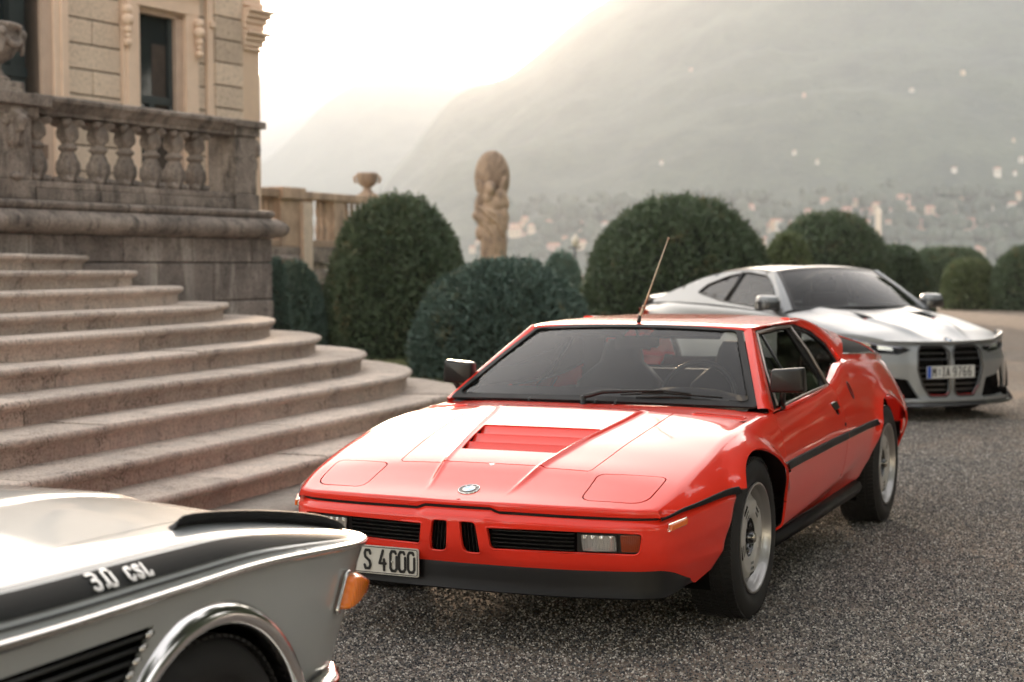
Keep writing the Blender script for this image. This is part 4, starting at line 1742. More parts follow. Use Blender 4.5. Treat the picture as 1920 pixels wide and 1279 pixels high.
# ================================================================ the red wedge shaped coupe
RED = paint('red_paint', (0.86, 0.036, 0.015), (0.83, 0.033, 0.014), rough=0.42)
BLACK = plain('black_trim', (0.006, 0.006, 0.006), 0.34, var=0.15)
RUB = plain('rubber', (0.011, 0.011, 0.0115), 0.66, var=0.25, bumps=0.15, bscale=160)
MATB = plain('matt_black', (0.004, 0.004, 0.0045), 0.45, spec=.28, var=0.2)
DARK = plain('dark_void', (0.002, 0.002, 0.002), 0.95, spec=0.1)
CHR = plain('chrome', (0.75, 0.74, 0.72), 0.12, metal=1.0)
STEEL = plain('satin_alloy', (0.42, 0.41, 0.40), 0.33, metal=0.75, coat=0.4, var=0.04)
LEATH = plain('dark_upholstery', (0.009, 0.009, 0.010), 0.5, var=0.2, bumps=0.2, bscale=60)
GLASS = glass_mat('window_glass', (0.40, 0.43, 0.41), 0.0, dirt=0.01)
GLASSW = glass_mat('windscreen_glass', (0.80, 0.83, 0.80), 0.0, dirt=0.012)
AMBER = plain('amber_lens', (0.85, 0.16, 0.01), 0.12, coat=0.6, spec=0.6)
AMBERD = plain('dark_amber_lens', (0.30, 0.045, 0.008), 0.15, coat=0.6)
PLATEW = plain('plate_white', (0.62, 0.60, 0.54), 0.4, coat=0.2, var=0.03)
INK = plain('plate_black', (0.012, 0.012, 0.012), 0.4)

m, nt, b = newmat('lamp_lens')
b.inputs['Base Color'].default_value = (0.75, 0.75, 0.72, 1)
b.inputs['Roughness'].default_value = 0.08
b.inputs['Metallic'].default_value = 0.85
_v = coords(nt)
_w = N(nt, 'ShaderNodeTexWave', Scale=55.0, Distortion=0.4)
_w.bands_direction = 'Y'
L(nt, _v, _w.inputs['Vector'])
bump(nt, b, _w.outputs['Fac'], 0.6, 0.004)
LENS = m

M1 = empty('sports_car', (0.17598, 6.52871, 0.0), math.atan2(-0.90921339, -0.41633041))
tag(M1, 'glossy orange-red wedge-shaped sports coupe with closed pop-up headlight lids and twin kidney grille', 'car')

# rows of the body section, all over x (forward)
z0f = pchip([.96, .905, .81, .70, .60, .45, .30, .15, .0, -.165, -.19, -.30, -.45, -.60, -4], [.524, .541, .567, .603, .637, .671, .703, .728, .753, .7835, .7865, .7915, .799, .806, .81])
ycf = pchip([.90, .83, .60, .30, .0, -.30, -.55, -.8, -1.2, -1.6, -1.8, -2.0, -2.2, -2.6, -3.0, -3.38], [.700, .727, .765, .782, .786, .785, .785, .785, .785, .776, .764, .745, .735, .73, .715, .68])
zcf = pchip([.90, .83, .60, .30, .0, -.30, -.55, -.8, -1.2, -1.6, -1.75, -1.9, -2.03, -2.2, -2.6, -3.0, -3.38], [.502, .524, .601, .676, .733, .752, .763, .770, .787, .812, .838, .872, .893, .897, .885, .87, .84])
ybf = pchip([.84, .80, .70, .60, .45, .34, .15, .0, -.2, -.36, -.8, -1.3, -1.8, -2.2, -2.6, -2.9, -3.2, -3.4], [.700, .744, .800, .831, .866, .886, .902, .905, .900, .888, .878, .878, .885, .897, .908, .898, .865, .80])
zbf = pchip([.84, .80, .70, .60, .45, .34, -.36, -1.3, -2.33, -3.4], [.492, .500, .527, .537, .551, .556, .554, .562, .571, .575])
ztf = pchip([.9, .3, -.36, -1.0, -1.5, -2.0, -3.4], [.34, .33, .305, .335, .375, .43, .42])
zsf = pchip([.9, -.3, -1.4, -2.0, -3.4], [.28, .275, .282, .297, .33])
SG = np.array([0, .78, .98, 1.23, 1.31])     # unrolled distance at s = 0..4


def s_of_sig(q):
    return np.interp(q, SG, [0, 1, 2, 3, 4])


def m1_raw(x, s):
    yc, zc, yb, zb = ycf(x), zcf(x), ybf(x), zbf(x)
    yt, zt = yb - .012, ztf(x)
    ys, zs = yb - .055, zsf(x)
    z0 = np.maximum(z0f(x), zc)
    f0 = np.clip(s, 0, 1)
    f1 = np.clip(s - 1, 0, 1)
    f2 = np.clip(s - 2, 0, 1)
    f3 = np.clip(s - 3, 0, 1)
    y = yc * f0 + (yb - yc) * f1 + (yt - yb) * f2 + (ys - yt) * f3
    z = z0 + (zc - z0) * f0 ** 3 + (zb - zc) * f1 + (zt - zb) * f2 + (zs - zt) * f3
    k = np.clip((zc - zb) / .2, 0, 1)
    y = y + .018 * 4 * f1 * (1 - f1) * k + .006 * 4 * f2 * (1 - f2)
    return y, z


def m1F(x, sig):
    """section of the body: x along, sig unrolled distance from the centre line (sign = side)"""
    x = np.asarray(x, float)
    sg = np.sign(sig)
    sg = np.where(sg == 0, 1, sg)
    q = np.abs(sig)
    s = s_of_sig(q)
    y, z = m1_raw(x, s)
    # rounded shoulder
    e = .030
    for c, e1 in ((.78, .026), (1.23, .02)):
        w = np.abs(q - c) < e1
        if w.any():
            t = (q[w] - (c - e1)) / (2 * e1)
            ya, za = m1_raw(x[w], s_of_sig(np.full(w.sum(), c - e1)))
            yk, zk = m1_raw(x[w], s_of_sig(np.full(w.sum(), c)))
            yb_, zb_ = m1_raw(x[w], s_of_sig(np.full(w.sum(), c + e1)))
            y[w] = (1 - t) ** 2 * ya + 2 * t * (1 - t) * yk + t * t * yb_
            z[w] = (1 - t) ** 2 * za + 2 * t * (1 - t) * zk + t * t * zb_
    # flared lips over the wheels
    for xc, a in ((0.0, .412), (-2.56, .44)):
        r = np.sqrt(((x - xc) / a) ** 2 + ((z - .31) / .36) ** 2)
        amt = .026 * (1 - sstep(1.0, 1.20, r)) * sstep(.40, .56, z) * (q > .80)
        y = y + amt
    # two raised pressings on the lid
    yr = .2 + (.61 - x) * .165
    d = np.abs(y) - yr
    fade = sstep(.86, .62, x) * sstep(-.24, -.14, x) * (q < .7)
    z = z + fade * (.0065 * np.exp(-(d / .0075) ** 2) + .006 * sstep(.022, -.0, d))
    return np.stack([x, y * sg, z], axis=-1)


def sig_side(x, z):
    """unrolled distance of a place on the flank given x and height"""
    x = np.asarray(x, float)
    z = np.asarray(z, float)
    zc, zb, zt, zs = zcf(x), zbf(x), ztf(x), zsf(x)
    s = np.where(z > zb, 1 + (zc - z) / np.maximum(zc - zb, 1e-4),
                 np.where(z > zt, 2 + (zb - z) / (zb - zt), 3 + (zt - z) / (zt - zs)))
    return np.interp(s, [0, 1, 2, 3, 4], SG)


def top(x, y):
    return (x, float(np.sign(y) * .78 * abs(y) / float(ycf(x))))


def side(x, z):
    return (x, float(sig_side(x, z)))


def arch_pts(xc, a, bb, t0, t1, n=28, pw=1.0):
    return [(xc + a * math.cos(t), .31 + bb * math.sin(t) ** pw) for t in np.linspace(t0, t1, n)]


GX = np.arange(-3.4, .95, .021)
GYt = np.unique(np.concatenate([np.arange(0, .74, .022), np.arange(.745, .82, .0085), np.arange(.83, 1.2, .02), np.arange(1.20, 1.27, .008), [1.29]]))
GYf = np.unique(np.concatenate([-GYt, GYt]))

def _ridge_pts(x0, x1, signs):
    P = []
    for x in np.arange(x0, x1, .012):
        for d in (-.028, -.020, -.014, -.009, -.0045, 0, .0045, .009, .014, .020, .028):
            for sg_ in signs:
                P.append(top(x, sg_ * (.2 + (.61 - x) * .165 + d)))
    return np.array(P)


RIDGE_L = _ridge_pts(-.185, .60, (1, -1))
RIDGE_F = _ridge_pts(.614, .86, (1,))


def ridge_avoid(P):
    y = np.abs(P[:, 1]) / .78 * ycf(P[:, 0])
    d = y - (.2 + (.61 - P[:, 0]) * .165)
    return (np.abs(d) < .034) & (P[:, 0] < .87) & (P[:, 0] > -.2)


# plan line of the nose, front bumper level
_plan = [(.935, 0), (.93, .2), (.913, .4), (.882, .56), (.855, .66), (.828, .715), (.78, .765), (.70, .803), (.6, .834), (.45, .869), (.34, .888), (.2, .90)]
_pt = np.concatenate([[0], np.cumsum(np.hypot(*np.diff(np.array(_plan), axis=0).T))])
_px = pchip(_pt, [p[0] for p in _plan])
_py = pchip(_pt, [p[1] for p in _plan])
_tt = np.linspace(0, _pt[-1], 400)


def t_of_x(x):
    return float(np.interp(-x, -_px(_tt), _tt))


def t_of_y(y):
    return float(np.interp(y, _py(_tt), _tt))


def plan(t):
    a = np.abs(t)
    x, y = _px(a), _py(a)
    e = .004
    dx, dy = (_px(a + e) - _px(a - e)), (_py(a + e) - _py(np.maximum(a - e, 0)))
    dx = np.where(a < e, 0, dx)
    ln = np.hypot(dx, dy)
    nx, ny = dy / ln, -dx / ln
    sg = np.where(t < 0, -1, 1)
    return x, y * sg, nx, ny * sg


def z_strip(t):
    a = np.abs(t)
    jog = 1 - sstep(.135, .165, a)
    x = _px(a)
    side_z = np.interp(-x, [-.80, -.70, -.60, -.45, -.34], [.500, .527, .537, .551, .556])
    return np.where(a < t_of_x(.80), .506 - .006 * sstep(.2, .7, a) + .012 * jog, side_z)


def fasF(t, z):
    t = np.asarray(t, float)
    z = np.asarray(z, float)
    x, y, nx, ny = plan(t)
    h = z_strip(t) - z
    o = .030 * (1 - sstep(-.004, .034, h)) ** 1.0
    o = o + .018 * sstep(.10, .20, h)
    o = o + np.maximum(0, .332 - z) * .55
    jog = 1 - sstep(.13, .17, np.abs(t))
    o = o - .012 * jog * sstep(.01, .05, h) * sstep(.20, .14, h)
    return np.stack([x - nx * o, y - ny * o, z], axis=-1)


def build_m1():
    # ---- front body: one skin from the nose to the doors, both sides
    xn = pchip([0, .2, .4, .56, .67, .72, .78], [.905, .90, .883, .852, .825, .808, .80])
    front = [top(float(xn(y)), y) for y in (0, .1, .2, .3, .4, .5, .6, .66, .70)]
    front += [(.806, .772), (.803, .785)] + [(.80, q) for q in (.82, .88, .945)]
    lip_path = resample(front, .02, closed=False)
    x_cut = pchip([.26, .45, .55, .62, .70, .77], [-.385, -.40, -.405, -.43, -.50, -.565])
    sbelt = [(x, .968) for x in np.arange(.78, .37, -.05)]
    arch = [side(x, z) for x, z in arch_pts(0, .412, .36, math.radians(43), math.radians(184), 44)]
    arch_r = [side(-.385 + .0 * i, z) for i, z in enumerate(())]
    out = list(front) + sbelt + arch + [(-.372, 1.300), (-.383, 1.309)]
    out += [side(float(x_cut(z)), z) for z in (.32, .40, .48, .54, .58, .64, .70, .74)] + [(-.555, .80), (-.562, .78)]
    xw = lambda y: -.350 - .139 * (y / .747) ** 2
    out += [top(-.56, .775)] + [top(float(xw(y)) + .004, y) for y in (.77, .745, .65, .5, .35, .2, 0.0)]
    out += [top(-.196, 0), top(-.196, .30), top(-.190, .462), top(.590, .407), top(.609, .392), top(.609, .30), top(.609, 0)]
    hl = roundpoly([(.827, .445), (.618, .440), (.571, .700), (.787, .686)], [.05, .035, .035, .07], 7)
    hlo = [top(*p) for p in hl]
    c = np.mean(np.array(hl), axis=0)
    hli = [tuple(np.array(p) + (c - np.array(p)) / np.linalg.norm(c - np.array(p)) * .0055) for p in hl]
    vent = roundpoly([(-.215, .53), (-.262, .53), (-.315, .735), (-.268, .735)], .022, 6)
    vo = [top(*p) for p in vent]
    mb = MB()
    arr = panel_arrays(out, [hlo, vo], m1F, GX, GYt, .016, .45, flange=.010, extra=RIDGE_F, avoid=ridge_avoid)
    addpanel(mb, arr)
    addpanel(mb, arr, mirror=True)
    # the rolled front lip
    for sgn in (1, -1):
        P = m1F(np.array([p[0] for p in lip_path]), np.array([p[1] for p in lip_path]))
        rows = []
        for i, p in enumerate(P):
            tt = t_of_y(min(abs(p[1]), .86)) if p[0] > .82 else t_of_x(p[0])
            _, _, nx, ny = plan(np.array([tt]))
            n = np.array([nx[0], ny[0], 0])
            zb_ = float(z_strip(np.array([tt]))[0]) + .004
            hgt = max(.004, p[2] - zb_)
            kk = 1 - .75 * float(sstep(.66, .76, abs(p[1])))
            rows.append([tuple((p + n * a * (kk if a > 0 else 1) + np.array([0, 0, -hgt * b_])) * np.array([1, sgn, 1])) for a, b_ in
                         ((0, 0), (.005, .06), (.0085, .17), (.0105, .32), (.0115, .5), (.011, .8), (.008, 1.0), (-.02, 1.0))])
        if sgn < 0:
            rows = rows[::-1]
        mb.grid(rows)
    o = mb.build('front_body', RED, M1, weld=True)
    sharpen(o.data, math.radians(50))

    # ---- front lid with the slatted recess
    lid = [top(.604, -.392), top(.604, 0), top(.604, .392), top(.588, .403), top(-.186, .456), top(-.191, .445), top(-.191, 0), top(-.191, -.445), top(-.186, -.456), top(.588, -.403)]
    yr = lambda x: .2 + (.61 - x) * .165 - .018
    rec = roundpoly([(.462, -yr(.462)), (.462, yr(.462)), (.13, yr(.13)), (.13, -yr(.13))], .01, 3)
    mb = MB()
    addpanel(mb, panel_arrays(lid, [[top(*p) for p in rec]], m1F, GX, GYf, .012, .45, flange=.008, extra=RIDGE_L, avoid=ridge_avoid))
    o = mb.build('front_lid', RED, M1)
    sharpen(o.data, math.radians(50))
    pit = MB()
    pit.box((.29, 0, .635), (.42, .66, .01))
    pit.build('lid_recess', DARK, M1)
    # slats: each rises backwards and ends in a clean edge
    xs = [.468, .355, .245, .128]
    for k in range(3):
        a, c2 = xs[k], xs[k + 1]
        rows = []
        for y in np.linspace(-1, 1, 25):
            pr = []
            for f, dz in ((0, -.034), (.05, -.034), (.5, -.017), (.88, -.003), (.95, .0025), (1.0, -.0005), (1.0, -.03)):
                x = a + (c2 - a) * f
                yy = y * (yr(x) + .004)
                z = float(m1_raw(np.array([x]), np.array([abs(yy) / float(ycf(x))]))[1][0]) + dz - .0015
                pr.append((x, yy, z))
            rows.append(pr)
        g = MB()
        g.grid(rows)
        o = g.build('lid_slat', RED, M1)
        sharpen(o.data, math.radians(40))

    # ---- pop-up lids
    for sgn in (1, -1):
        g = MB()
        addpanel(g, panel_arrays([top(*p) for p in hli], [], m1F, GX, GYt, .012, .45, flange=.008), mirror=sgn < 0)
        o = g.build('headlight_lid', RED, M1)
        sharpen(o.data, math.radians(50))
        # black strips below the cuts stand in for the shade in the gaps
        g = MB()
        for path in (hl + [hl[0]], vent + [vent[0]]):
            rows = []
            cc = np.mean(np.array(path), axis=0)
            for p in path:
                pp = np.array(p)
                d = (cc - pp) / np.linalg.norm(cc - pp)
                row = []
                for off in (-.015, .018):
                    x, s_ = top(*(pp + d * off))
                    q = m1F(np.array([x]), np.array([s_]))[0]
                    row.append((q[0], q[1] * sgn, q[2] - .0125))
                rows.append(row)
            g.grid(rows)
        g.build('gap_shade', DARK, M1)
        # raised rim round the cowl slot
        g = MB()
        pts = []
        for p in vent + vent[:1]:
            x, s_ = top(*p)
            q = m1F(np.array([x]), np.array([s_]))[0]
            pts.append((q[0], q[1] * sgn, q[2] + .001))
        g.tube(pts, .0048, 6, cap=False)
        g.build('vent_rim', RED, M1)
        g = MB()
        g.box((-.265, .632 * sgn, .752), (.13, .25, .004))
        g.build('vent_duct', DARK, M1)

    # ---- black strips as gap shade under the lid cut, door cuts
    def under(path, name='gap_shade', w=.014, dep=.0125, sides=(1, -1)):
        for sgn in sides:
            g = MB()
            pp = resample(path, .02, closed=False)
            A = np.array(pp)
            T = np.gradient(A, axis=0)
            T /= np.linalg.norm(T, axis=1)[:, None]
            Nn = np.stack([-T[:, 1], T[:, 0]], 1)
            rows = []
            for a_, n_ in zip(A, Nn):
                row = []
                for o_ in (-w, w):
                    e_ = a_ + n_ * o_
                    q = m1F(np.array([e_[0]]), np.array([e_[1]]))[0]
                    # step inwards, towards the centre of the body
                    inward = np.array([0, -q[1], .45 - q[2]])
                    if abs(e_[1]) < .76:
                        inward = np.array([0, 0, -1.0])
                    inward = inward / np.linalg.norm(inward)
                    q = q + inward * dep
                    row.append((q[0], q[1] * sgn, q[2]))
                rows.append(row)
            g.grid(rows, smooth=False)
            g.build(name, DARK, M1)
    under([top(.606, 0), top(.606, .393), top(.589, .405), top(-.188, .459), top(-.193, .45), top(-.193, 0)])
    cutf = [side(float(x_cut(z)) - .0015, z) for z in (.28, .32, .40, .48, .54, .58, .64, .70, .74)] + [(-.564, .80)]
    under(cutf)

    # ---- door
    x_rc = pchip([.27, .45, .56, .62, .70, .76, .815], [-1.425, -1.53, -1.575, -1.59, -1.61, -1.63, -1.655])
    door = [(-.567, .782), (-.560, .80)] + [side(float(x_cut(z)) - .0035, z) for z in (.74, .70, .64, .58, .54, .48, .40, .32)] + [(-.389, 1.306)]
    door += [(-1.425, 1.306)] + [side(float(x_rc(z)), z) for z in (.32, .40, .48, .56, .62, .70, .76)] + [(-1.655, .782)]
    hand = [side(x, z) for x, z in roundpoly([(-1.452, .722), (-1.562, .724), (-1.556, .672), (-1.470, .676)], .015, 3)]
    mb = MB()
    arr = panel_arrays(door, [hand], m1F, GX, GYt, .016, .45, flange=.008, flip=False)
    for sgn in (1, -1):
        g = MB()
        addpanel(g, arr, mirror=sgn < 0)
        o = g.build('door', RED, M1)
        sharpen(o.data, math.radians(50))
        # sunk handle
        def hf(u, v, h, sgn=sgn):
            q = m1F(np.array([u]), np.array([side(u, v)[1]]))[0]
            return (q[0], (q[1] + h) * sgn, q[2])
        g2 = MB()
        g2.prism([(-1.44, .735), (-1.57, .735), (-1.57, .66), (-1.44, .66)], lambda u, v, h: hf(u, v, h - .028), .004)
        g2.build('handle_recess', RED, o)
        g2 = MB()
        g2.prism(roundpoly([(-1.448, .728), (-1.566, .730), (-1.566, .700), (-1.462, .699)], .008, 3), lambda u, v, h: hf(u, v, h - .012), .016)
        g2.build('handle', BLACK, o, recalc=True, bevel=.002)
        g2 = MB()
        g2.tube([hf(-1.448, .731, .004), hf(-1.51, .733, .005), hf(-1.566, .732, .004)], .004, 6)
        g2.build('handle_trim', CHR, o)
        g2 = MB()
        lk = hf(-1.572, .62, -.002)
        g2.lathe([(.0, .006), (.009, .006), (.0115, .003), (.0115, 0)], 14, frame4(lk, (1, 0, 0), (0, 0, 1), (0, sgn, 0)))
        g2.build('door_lock', MATB, o, recalc=True)

    # ---- rear quarter
    under([side(float(x_rc(z)) - .002, z) for z in (.28, .32, .40, .48, .56, .62, .70, .76, .80)])
    q_out = [(-1.659, .782)] + [side(float(x_rc(z)) - .0035, z) for z in (.76, .70, .62, .56, .48, .40, .32)] + [(-1.429, 1.306)]
    q_out += [(x, 1.306) for x in (-1.6, -1.8, -1.98)] + [side(-2.02, .31), side(-2.075, .36)]
    q_out += [side(x, z) for x, z in arch_pts(-2.56, .44, .385, math.radians(12), math.radians(178), 40)][::1]
    q_out += [side(-3.03, .31), (-3.10, 1.30), (-3.36, 1.30), (-3.40, 1.1), (-3.40, .98), (-3.38, .80), (-3.36, .782)]
    q_out += [(x, .775) for x in np.arange(-3.3, -1.66, .06)]
    oval = [side(-1.905 + .022 * math.cos(t) - .012 * math.sin(t), .762 + .040 * math.sin(t)) for t in np.linspace(0, 2 * PI, 20)[:-1]]
    arr = panel_arrays(q_out, [oval], m1F, GX, GYt, .016, .45, flange=.010, flip=False)
    for sgn in (1, -1):
        g = MB()
        addpanel(g, arr, mirror=sgn < 0)
        o = g.build('rear_wing', RED, M1)
        sharpen(o.data, math.radians(50))
        def hf(u, v, h, sgn=sgn):
            q = m1F(np.array([u]), np.array([side(u, v)[1]]))[0]
            return (q[0], (q[1] + h) * sgn, q[2])
        g2 = MB()
        g2.prism([(-1.905 + .024 * math.cos(t) - .012 * math.sin(t), .762 + .042 * math.sin(t)) for t in np.linspace(0, 2 * PI, 20)[:-1]], lambda u, v, h: hf(u, v, h - .006), .002)
        g2.build('fuel_flap', BLACK, o)
        g2 = MB()
        g2.tube([hf(-1.905 + .023 * math.cos(t) - .012 * math.sin(t), .762 + .041 * math.sin(t), .001) for t in np.linspace(0, 2 * PI, 22)], .0025, 5, cap=False)
        g2.build('flap_ring', BLACK, o)

    # ---- rubbing strip: front and flanks
    def strip(path_fn, ts, hw, th, name='rubbing_strip'):
        for sgn in (1, -1):
            g = MB()
            rows = []
            for t in ts:
                c_, n_, u_ = path_fn(t)
                w_ = hw(t)
                row = []
                for a_, b_ in ((-1, -.004), (-1, th * .5), (-.75, th), (.75, th), (1, th * .5), (1, -.004)):
                    p = c_ + u_ * (a_ * w_) + n_ * b_
                    row.append((p[0], p[1] * sgn, p[2]))
                rows.append(row)
            g.grid(rows, smooth=False)
            o_ = g.build(name, MATB, M1, recalc=True)
            sharpen(o_.data, math.radians(35))

    def pf_front(t):
        x, y, nx, ny = plan(np.array([t]))
        z = float(z_strip(np.array([t]))[0])
        return np.array([x[0] - nx[0] * .030, y[0] - ny[0] * .030, z - .003]), np.array([nx[0], ny[0], 0]), np.array([0, 0, 1.0])
    tcorner = t_of_x(.80)
    strip(pf_front, np.linspace(0, tcorner, 60), lambda t: .0075, .004, 'front_strip')

    def pf_side(x):
        q = m1F(np.array([x, x]), np.array([.98 - .012, .98 + .012]))
        c_ = (q[0] + q[1]) / 2
        u_ = q[0] - q[1]
        u_ /= np.linalg.norm(u_)
        return c_, np.array([0, u_[2], -u_[1]]), u_
    strip(pf_side, np.linspace(.80, .345, 26), lambda x: float(np.interp(-x, [-.80, -.7, -.345], [.0045, .007, .0135])), .005)
    strip(pf_side, np.linspace(-.342, -.405, 5), lambda x: .019, .009)
    strip(pf_side, np.linspace(-.411, -1.572, 50), lambda x: .018, .009)
    strip(pf_side, np.linspace(-1.58, -2.185, 30), lambda x: .017, .009)

    # ---- bumper moulding with kidneys and grilles
    ta = t_of_x
    def bottom(t):
        x = float(_px(abs(t)))
        return float(np.interp(-x, [-.94, -.86, -.80, -.72, -.62, -.52], [.298, .305, .305, .285, .250, .222]))
    outl = [(t, float(z_strip(np.array([t]))[0]) - .007) for t in np.linspace(-ta(.345), ta(.345), 140)]
    outl += [(ta(.350), .535), (ta(.378), .50), (ta(.395), .454), (ta(.412), .40), (ta(.422), .357), (ta(.45), .26), (ta(.52), .224)]
    outl += [(t, bottom(t)) for t in np.linspace(ta(.54), -ta(.54), 90)]
    outl += [(-a_, b_) for a_, b_ in [(ta(.350), .535), (ta(.378), .50), (ta(.395), .454), (ta(.412), .40), (ta(.422), .357), (ta(.45), .26), (ta(.52), .224)]][::-1]
    kid = roundpoly([(.022, .472), (.090, .472), (.106, .353), (.030, .353)], [.012, .02, .016, .03], 5)
    gr = roundpoly([(.130, .455), (t_of_y(.694), .4525), (t_of_y(.684), .374), (.142, .3725)], [.008, .02, .022, .018], 5)
    holes = [kid, [(-a_, b_) for a_, b_ in kid][::-1], gr, [(-a_, b_) for a_, b_ in gr][::-1]]
    GT = np.arange(-1.6, 1.6, .02)
    GZ = np.unique(np.concatenate([np.arange(.20, .46, .014), np.arange(.462, .56, .0065)]))
    g = MB()
    addpanel(g, panel_arrays(outl, holes, fasF, GT, GZ, .012, .45, flange=.022, flange_in=(-1, 0, 0)))
    o = g.build('front_bumper', RED, M1)
    sharpen(o.data, math.radians(48))
    fasc = o
    # rims catch light: small rolled bead round each opening
    for h in holes:
        g = MB()
        P = fasF(np.array([p[0] for p in h + h[:1]]), np.array([p[1] for p in h + h[:1]]))
        g.tube([tuple(p + np.array([-.002, 0, 0])) for p in P], .0042, 6, cap=False)
        g.build('opening_rim', RED, fasc)
    # black backing and bars
    for sgn in (1, -1):
        g = MB()
        rows = [[(float(plan(np.array([t]))[0][0]) - .045, float(plan(np.array([t]))[1][0]) * sgn, z) for z in (.345, .48)] for t in np.linspace(.0, ta(.80), 20)]
        g.grid(rows, smooth=False)
        g.build('grille_backing', DARK, fasc)
        kb = []
        for k in range(5):
            y = .034 + k * .0145
            g = MB()
            g.box((.911, y * sgn, .413), (.010, .0018, .116), M=Matrix.Rotation(.10 * sgn, 3, 'X'))
            kb.append(g.build('kidney_bar', BLACK, fasc))
        for k in range(5):
            z = .385 + k * .0145
            g = MB()
            pts = [(float(plan(np.array([t]))[0][0]) - .016, float(plan(np.array([t]))[1][0]) * sgn, z) for t in np.linspace(.145, t_of_y(.455), 14)]
            rows = [[(p[0], p[1], p[2] - .002), (p[0] + .008, p[1], p[2] - .0015), (p[0] + .008, p[1], p[2] + .0015), (p[0], p[1], p[2] + .002)] for p in pts]
            g.grid(rows, smooth=False)
            g.build('grille_bar', BLACK, fasc, recalc=True)
        # fog lamp and flasher
        def lf(u, v, h, sgn=sgn):
            p = fasF(np.array([u * sgn]), np.array([v]))[0]
            return (p[0] - .016 + h, p[1], p[2])
        g = MB()
        g.prism(roundpoly([(t_of_y(.462), .450), (t_of_y(.690), .448), (t_of_y(.682), .378), (t_of_y(.462), .378)], .004, 2), lambda u, v, h: lf(u, v, h - .012), .008)
        lampbox = g.build('lamp_housing', BLACK, fasc)
        g = MB()
        arr_ = panel_arrays(roundpoly([(t_of_y(.480), .443), (t_of_y(.600), .441), (t_of_y(.604), .386), (t_of_y(.486), .386)], .008, 4), [],
                            lambda u, v: np.stack([np.array(lf(a_, b_, .006 + .010 * (1 - ((a_ - t_of_y(.54)) / .065) ** 2))) for a_, b_ in zip(u, v)]), np.arange(.4, .75, .01), np.arange(.38, .45, .01), .008, .4, flange=.012, flange_in=(-1, 0, 0))
        addpanel(g, arr_)
        g.build('fog_lamp', LENS, lampbox)
        g = MB()
        g.tube([lf(a_, b_, .006) for a_, b_ in (lambda q: q + q[:1])(roundpoly([(t_of_y(.477), .446), (t_of_y(.603), .444), (t_of_y(.608), .383), (t_of_y(.483), .383)], .008, 3))], .0028, 5, cap=False)
        g.build('lamp_bezel', BLACK, lampbox)
        g = MB()
        g.prism(roundpoly([(t_of_y(.616), .444), (t_of_y(.684), .443), (t_of_y(.678), .384), (t_of_y(.620), .384)], .006, 3), lambda u, v, h: lf(u, v, h), .006)
        g.build('indicator_lens', AMBERD, lampbox, recalc=True, bevel=.002)
        g = MB()
        for k in range(9):
            tt_ = t_of_y(.622 + .0065 * k)
            g.tube([lf(tt_, .388, .0065), lf(tt_, .440, .0065)], .0012, 4)
        g.build('lens_rib', AMBERD, lampbox)
        # side marker
        def sf(u, v, h, sgn=sgn):
            x, y, nx, ny = plan(np.array([u]))
            p = fasF(np.array([u]), np.array([v]))[0]
            return (p[0] + nx[0] * h, (p[1] + ny[0] * h) * sgn, p[2])
        quad = [(ta(.775), .458), (ta(.772), .478), (ta(.700), .494), (ta(.702), .474)]
        g = MB()
        g.prism([(ta(.779), .454), (ta(.776), .482), (ta(.696), .498), (ta(.698), .470)], sf, .006)
        mk = g.build('side_marker', CHR, M1)
        g = MB()
        g.prism(quad, lambda u, v, h: sf(u, v, h + .003), .012)
        g.build('marker_lens', AMBER, mk, recalc=True, bevel=.002)

    # ---- emblem
    ex, ez = .812, float(z0f(.812))
    nrm = Vector((float(z0f(.80) - z0f(.824)) / .024, 0, 1)).normalized()
    tx = Vector((1, 0, -nrm.x / nrm.z)).normalized()
    F4 = frame4(Vector((ex, 0, ez + .001)), Vector((0, 1, 0)), -tx, nrm)
    roundel(F4, .041, M1)

    # ---- chin spoiler
    g = MB()
    rows = []
    te = ta(.60)
    for t in np.linspace(-te, te, 120):
        x, y, nx, ny = plan(np.array([t]))
        x, y, nx, ny = float(x[0]), float(y[0]), float(nx[0]), float(ny[0])
        w = sstep(ta(.80), te, abs(t))
        zt_ = bottom(t) + .012
        zb_ = .212 + float(w) * (bottom(te) - .215)
        pr = []
        for f, o_ in ((0, .030), (.15, .026), (.5, .028), (.85, .020), (.95, .016), (1.0, .020), (1.0, .05), (.5, .09)):
            o2 = o_ + .02 * float(w)
            pr.append((x - nx * o2, y - ny * o2, zt_ + (zb_ - zt_) * f))
        rows.append(pr)
    g.grid(rows)
    o = g.build('chin_spoiler', MATB, M1)
    sharpen(o.data, math.radians(50))

    # ---- underside, wheel wells, sill
    g = MB()
    g.box((-1.25, 0, .235), (4.0, 1.15, .05))
    g.box((-1.28, 0, .30), (1.66, 1.62, .10))
    g.build('floor_pan', DARK, M1)
    for sgn in (1, -1):
        g = MB()
        g.tube([(-.36, .825 * sgn, .245), (-1.2, .825 * sgn, .248), (-1.98, .83 * sgn, .262)], .036, 8)
        g.box((-1.17, .80 * sgn, .25), (1.6, .07, .07))
        g.build('sill', MATB, M1)
        for xc, a_, h_ in ((0.0, .416, .388), (-2.56, .444, .413)):
            g = MB()
            rows = []
            for t in np.linspace(math.radians(-22), math.radians(202), 34):
                px_, pz_ = xc + (a_) * math.cos(t), .31 + (h_ - .025) * math.sin(t)
                rows.append([(px_, yy * sgn, pz_) for yy in (.50, .825 if abs(math.cos(t)) < .9 else .80)])
            g.grid(rows)
            rows2 = [[(xc, .50 * sgn, .31), r[0]] for r in rows]
            g.grid(rows2, smooth=False)
            g.build('wheel_arch_liner', DARK, M1)
    # tail
    g = MB()
    rows = []
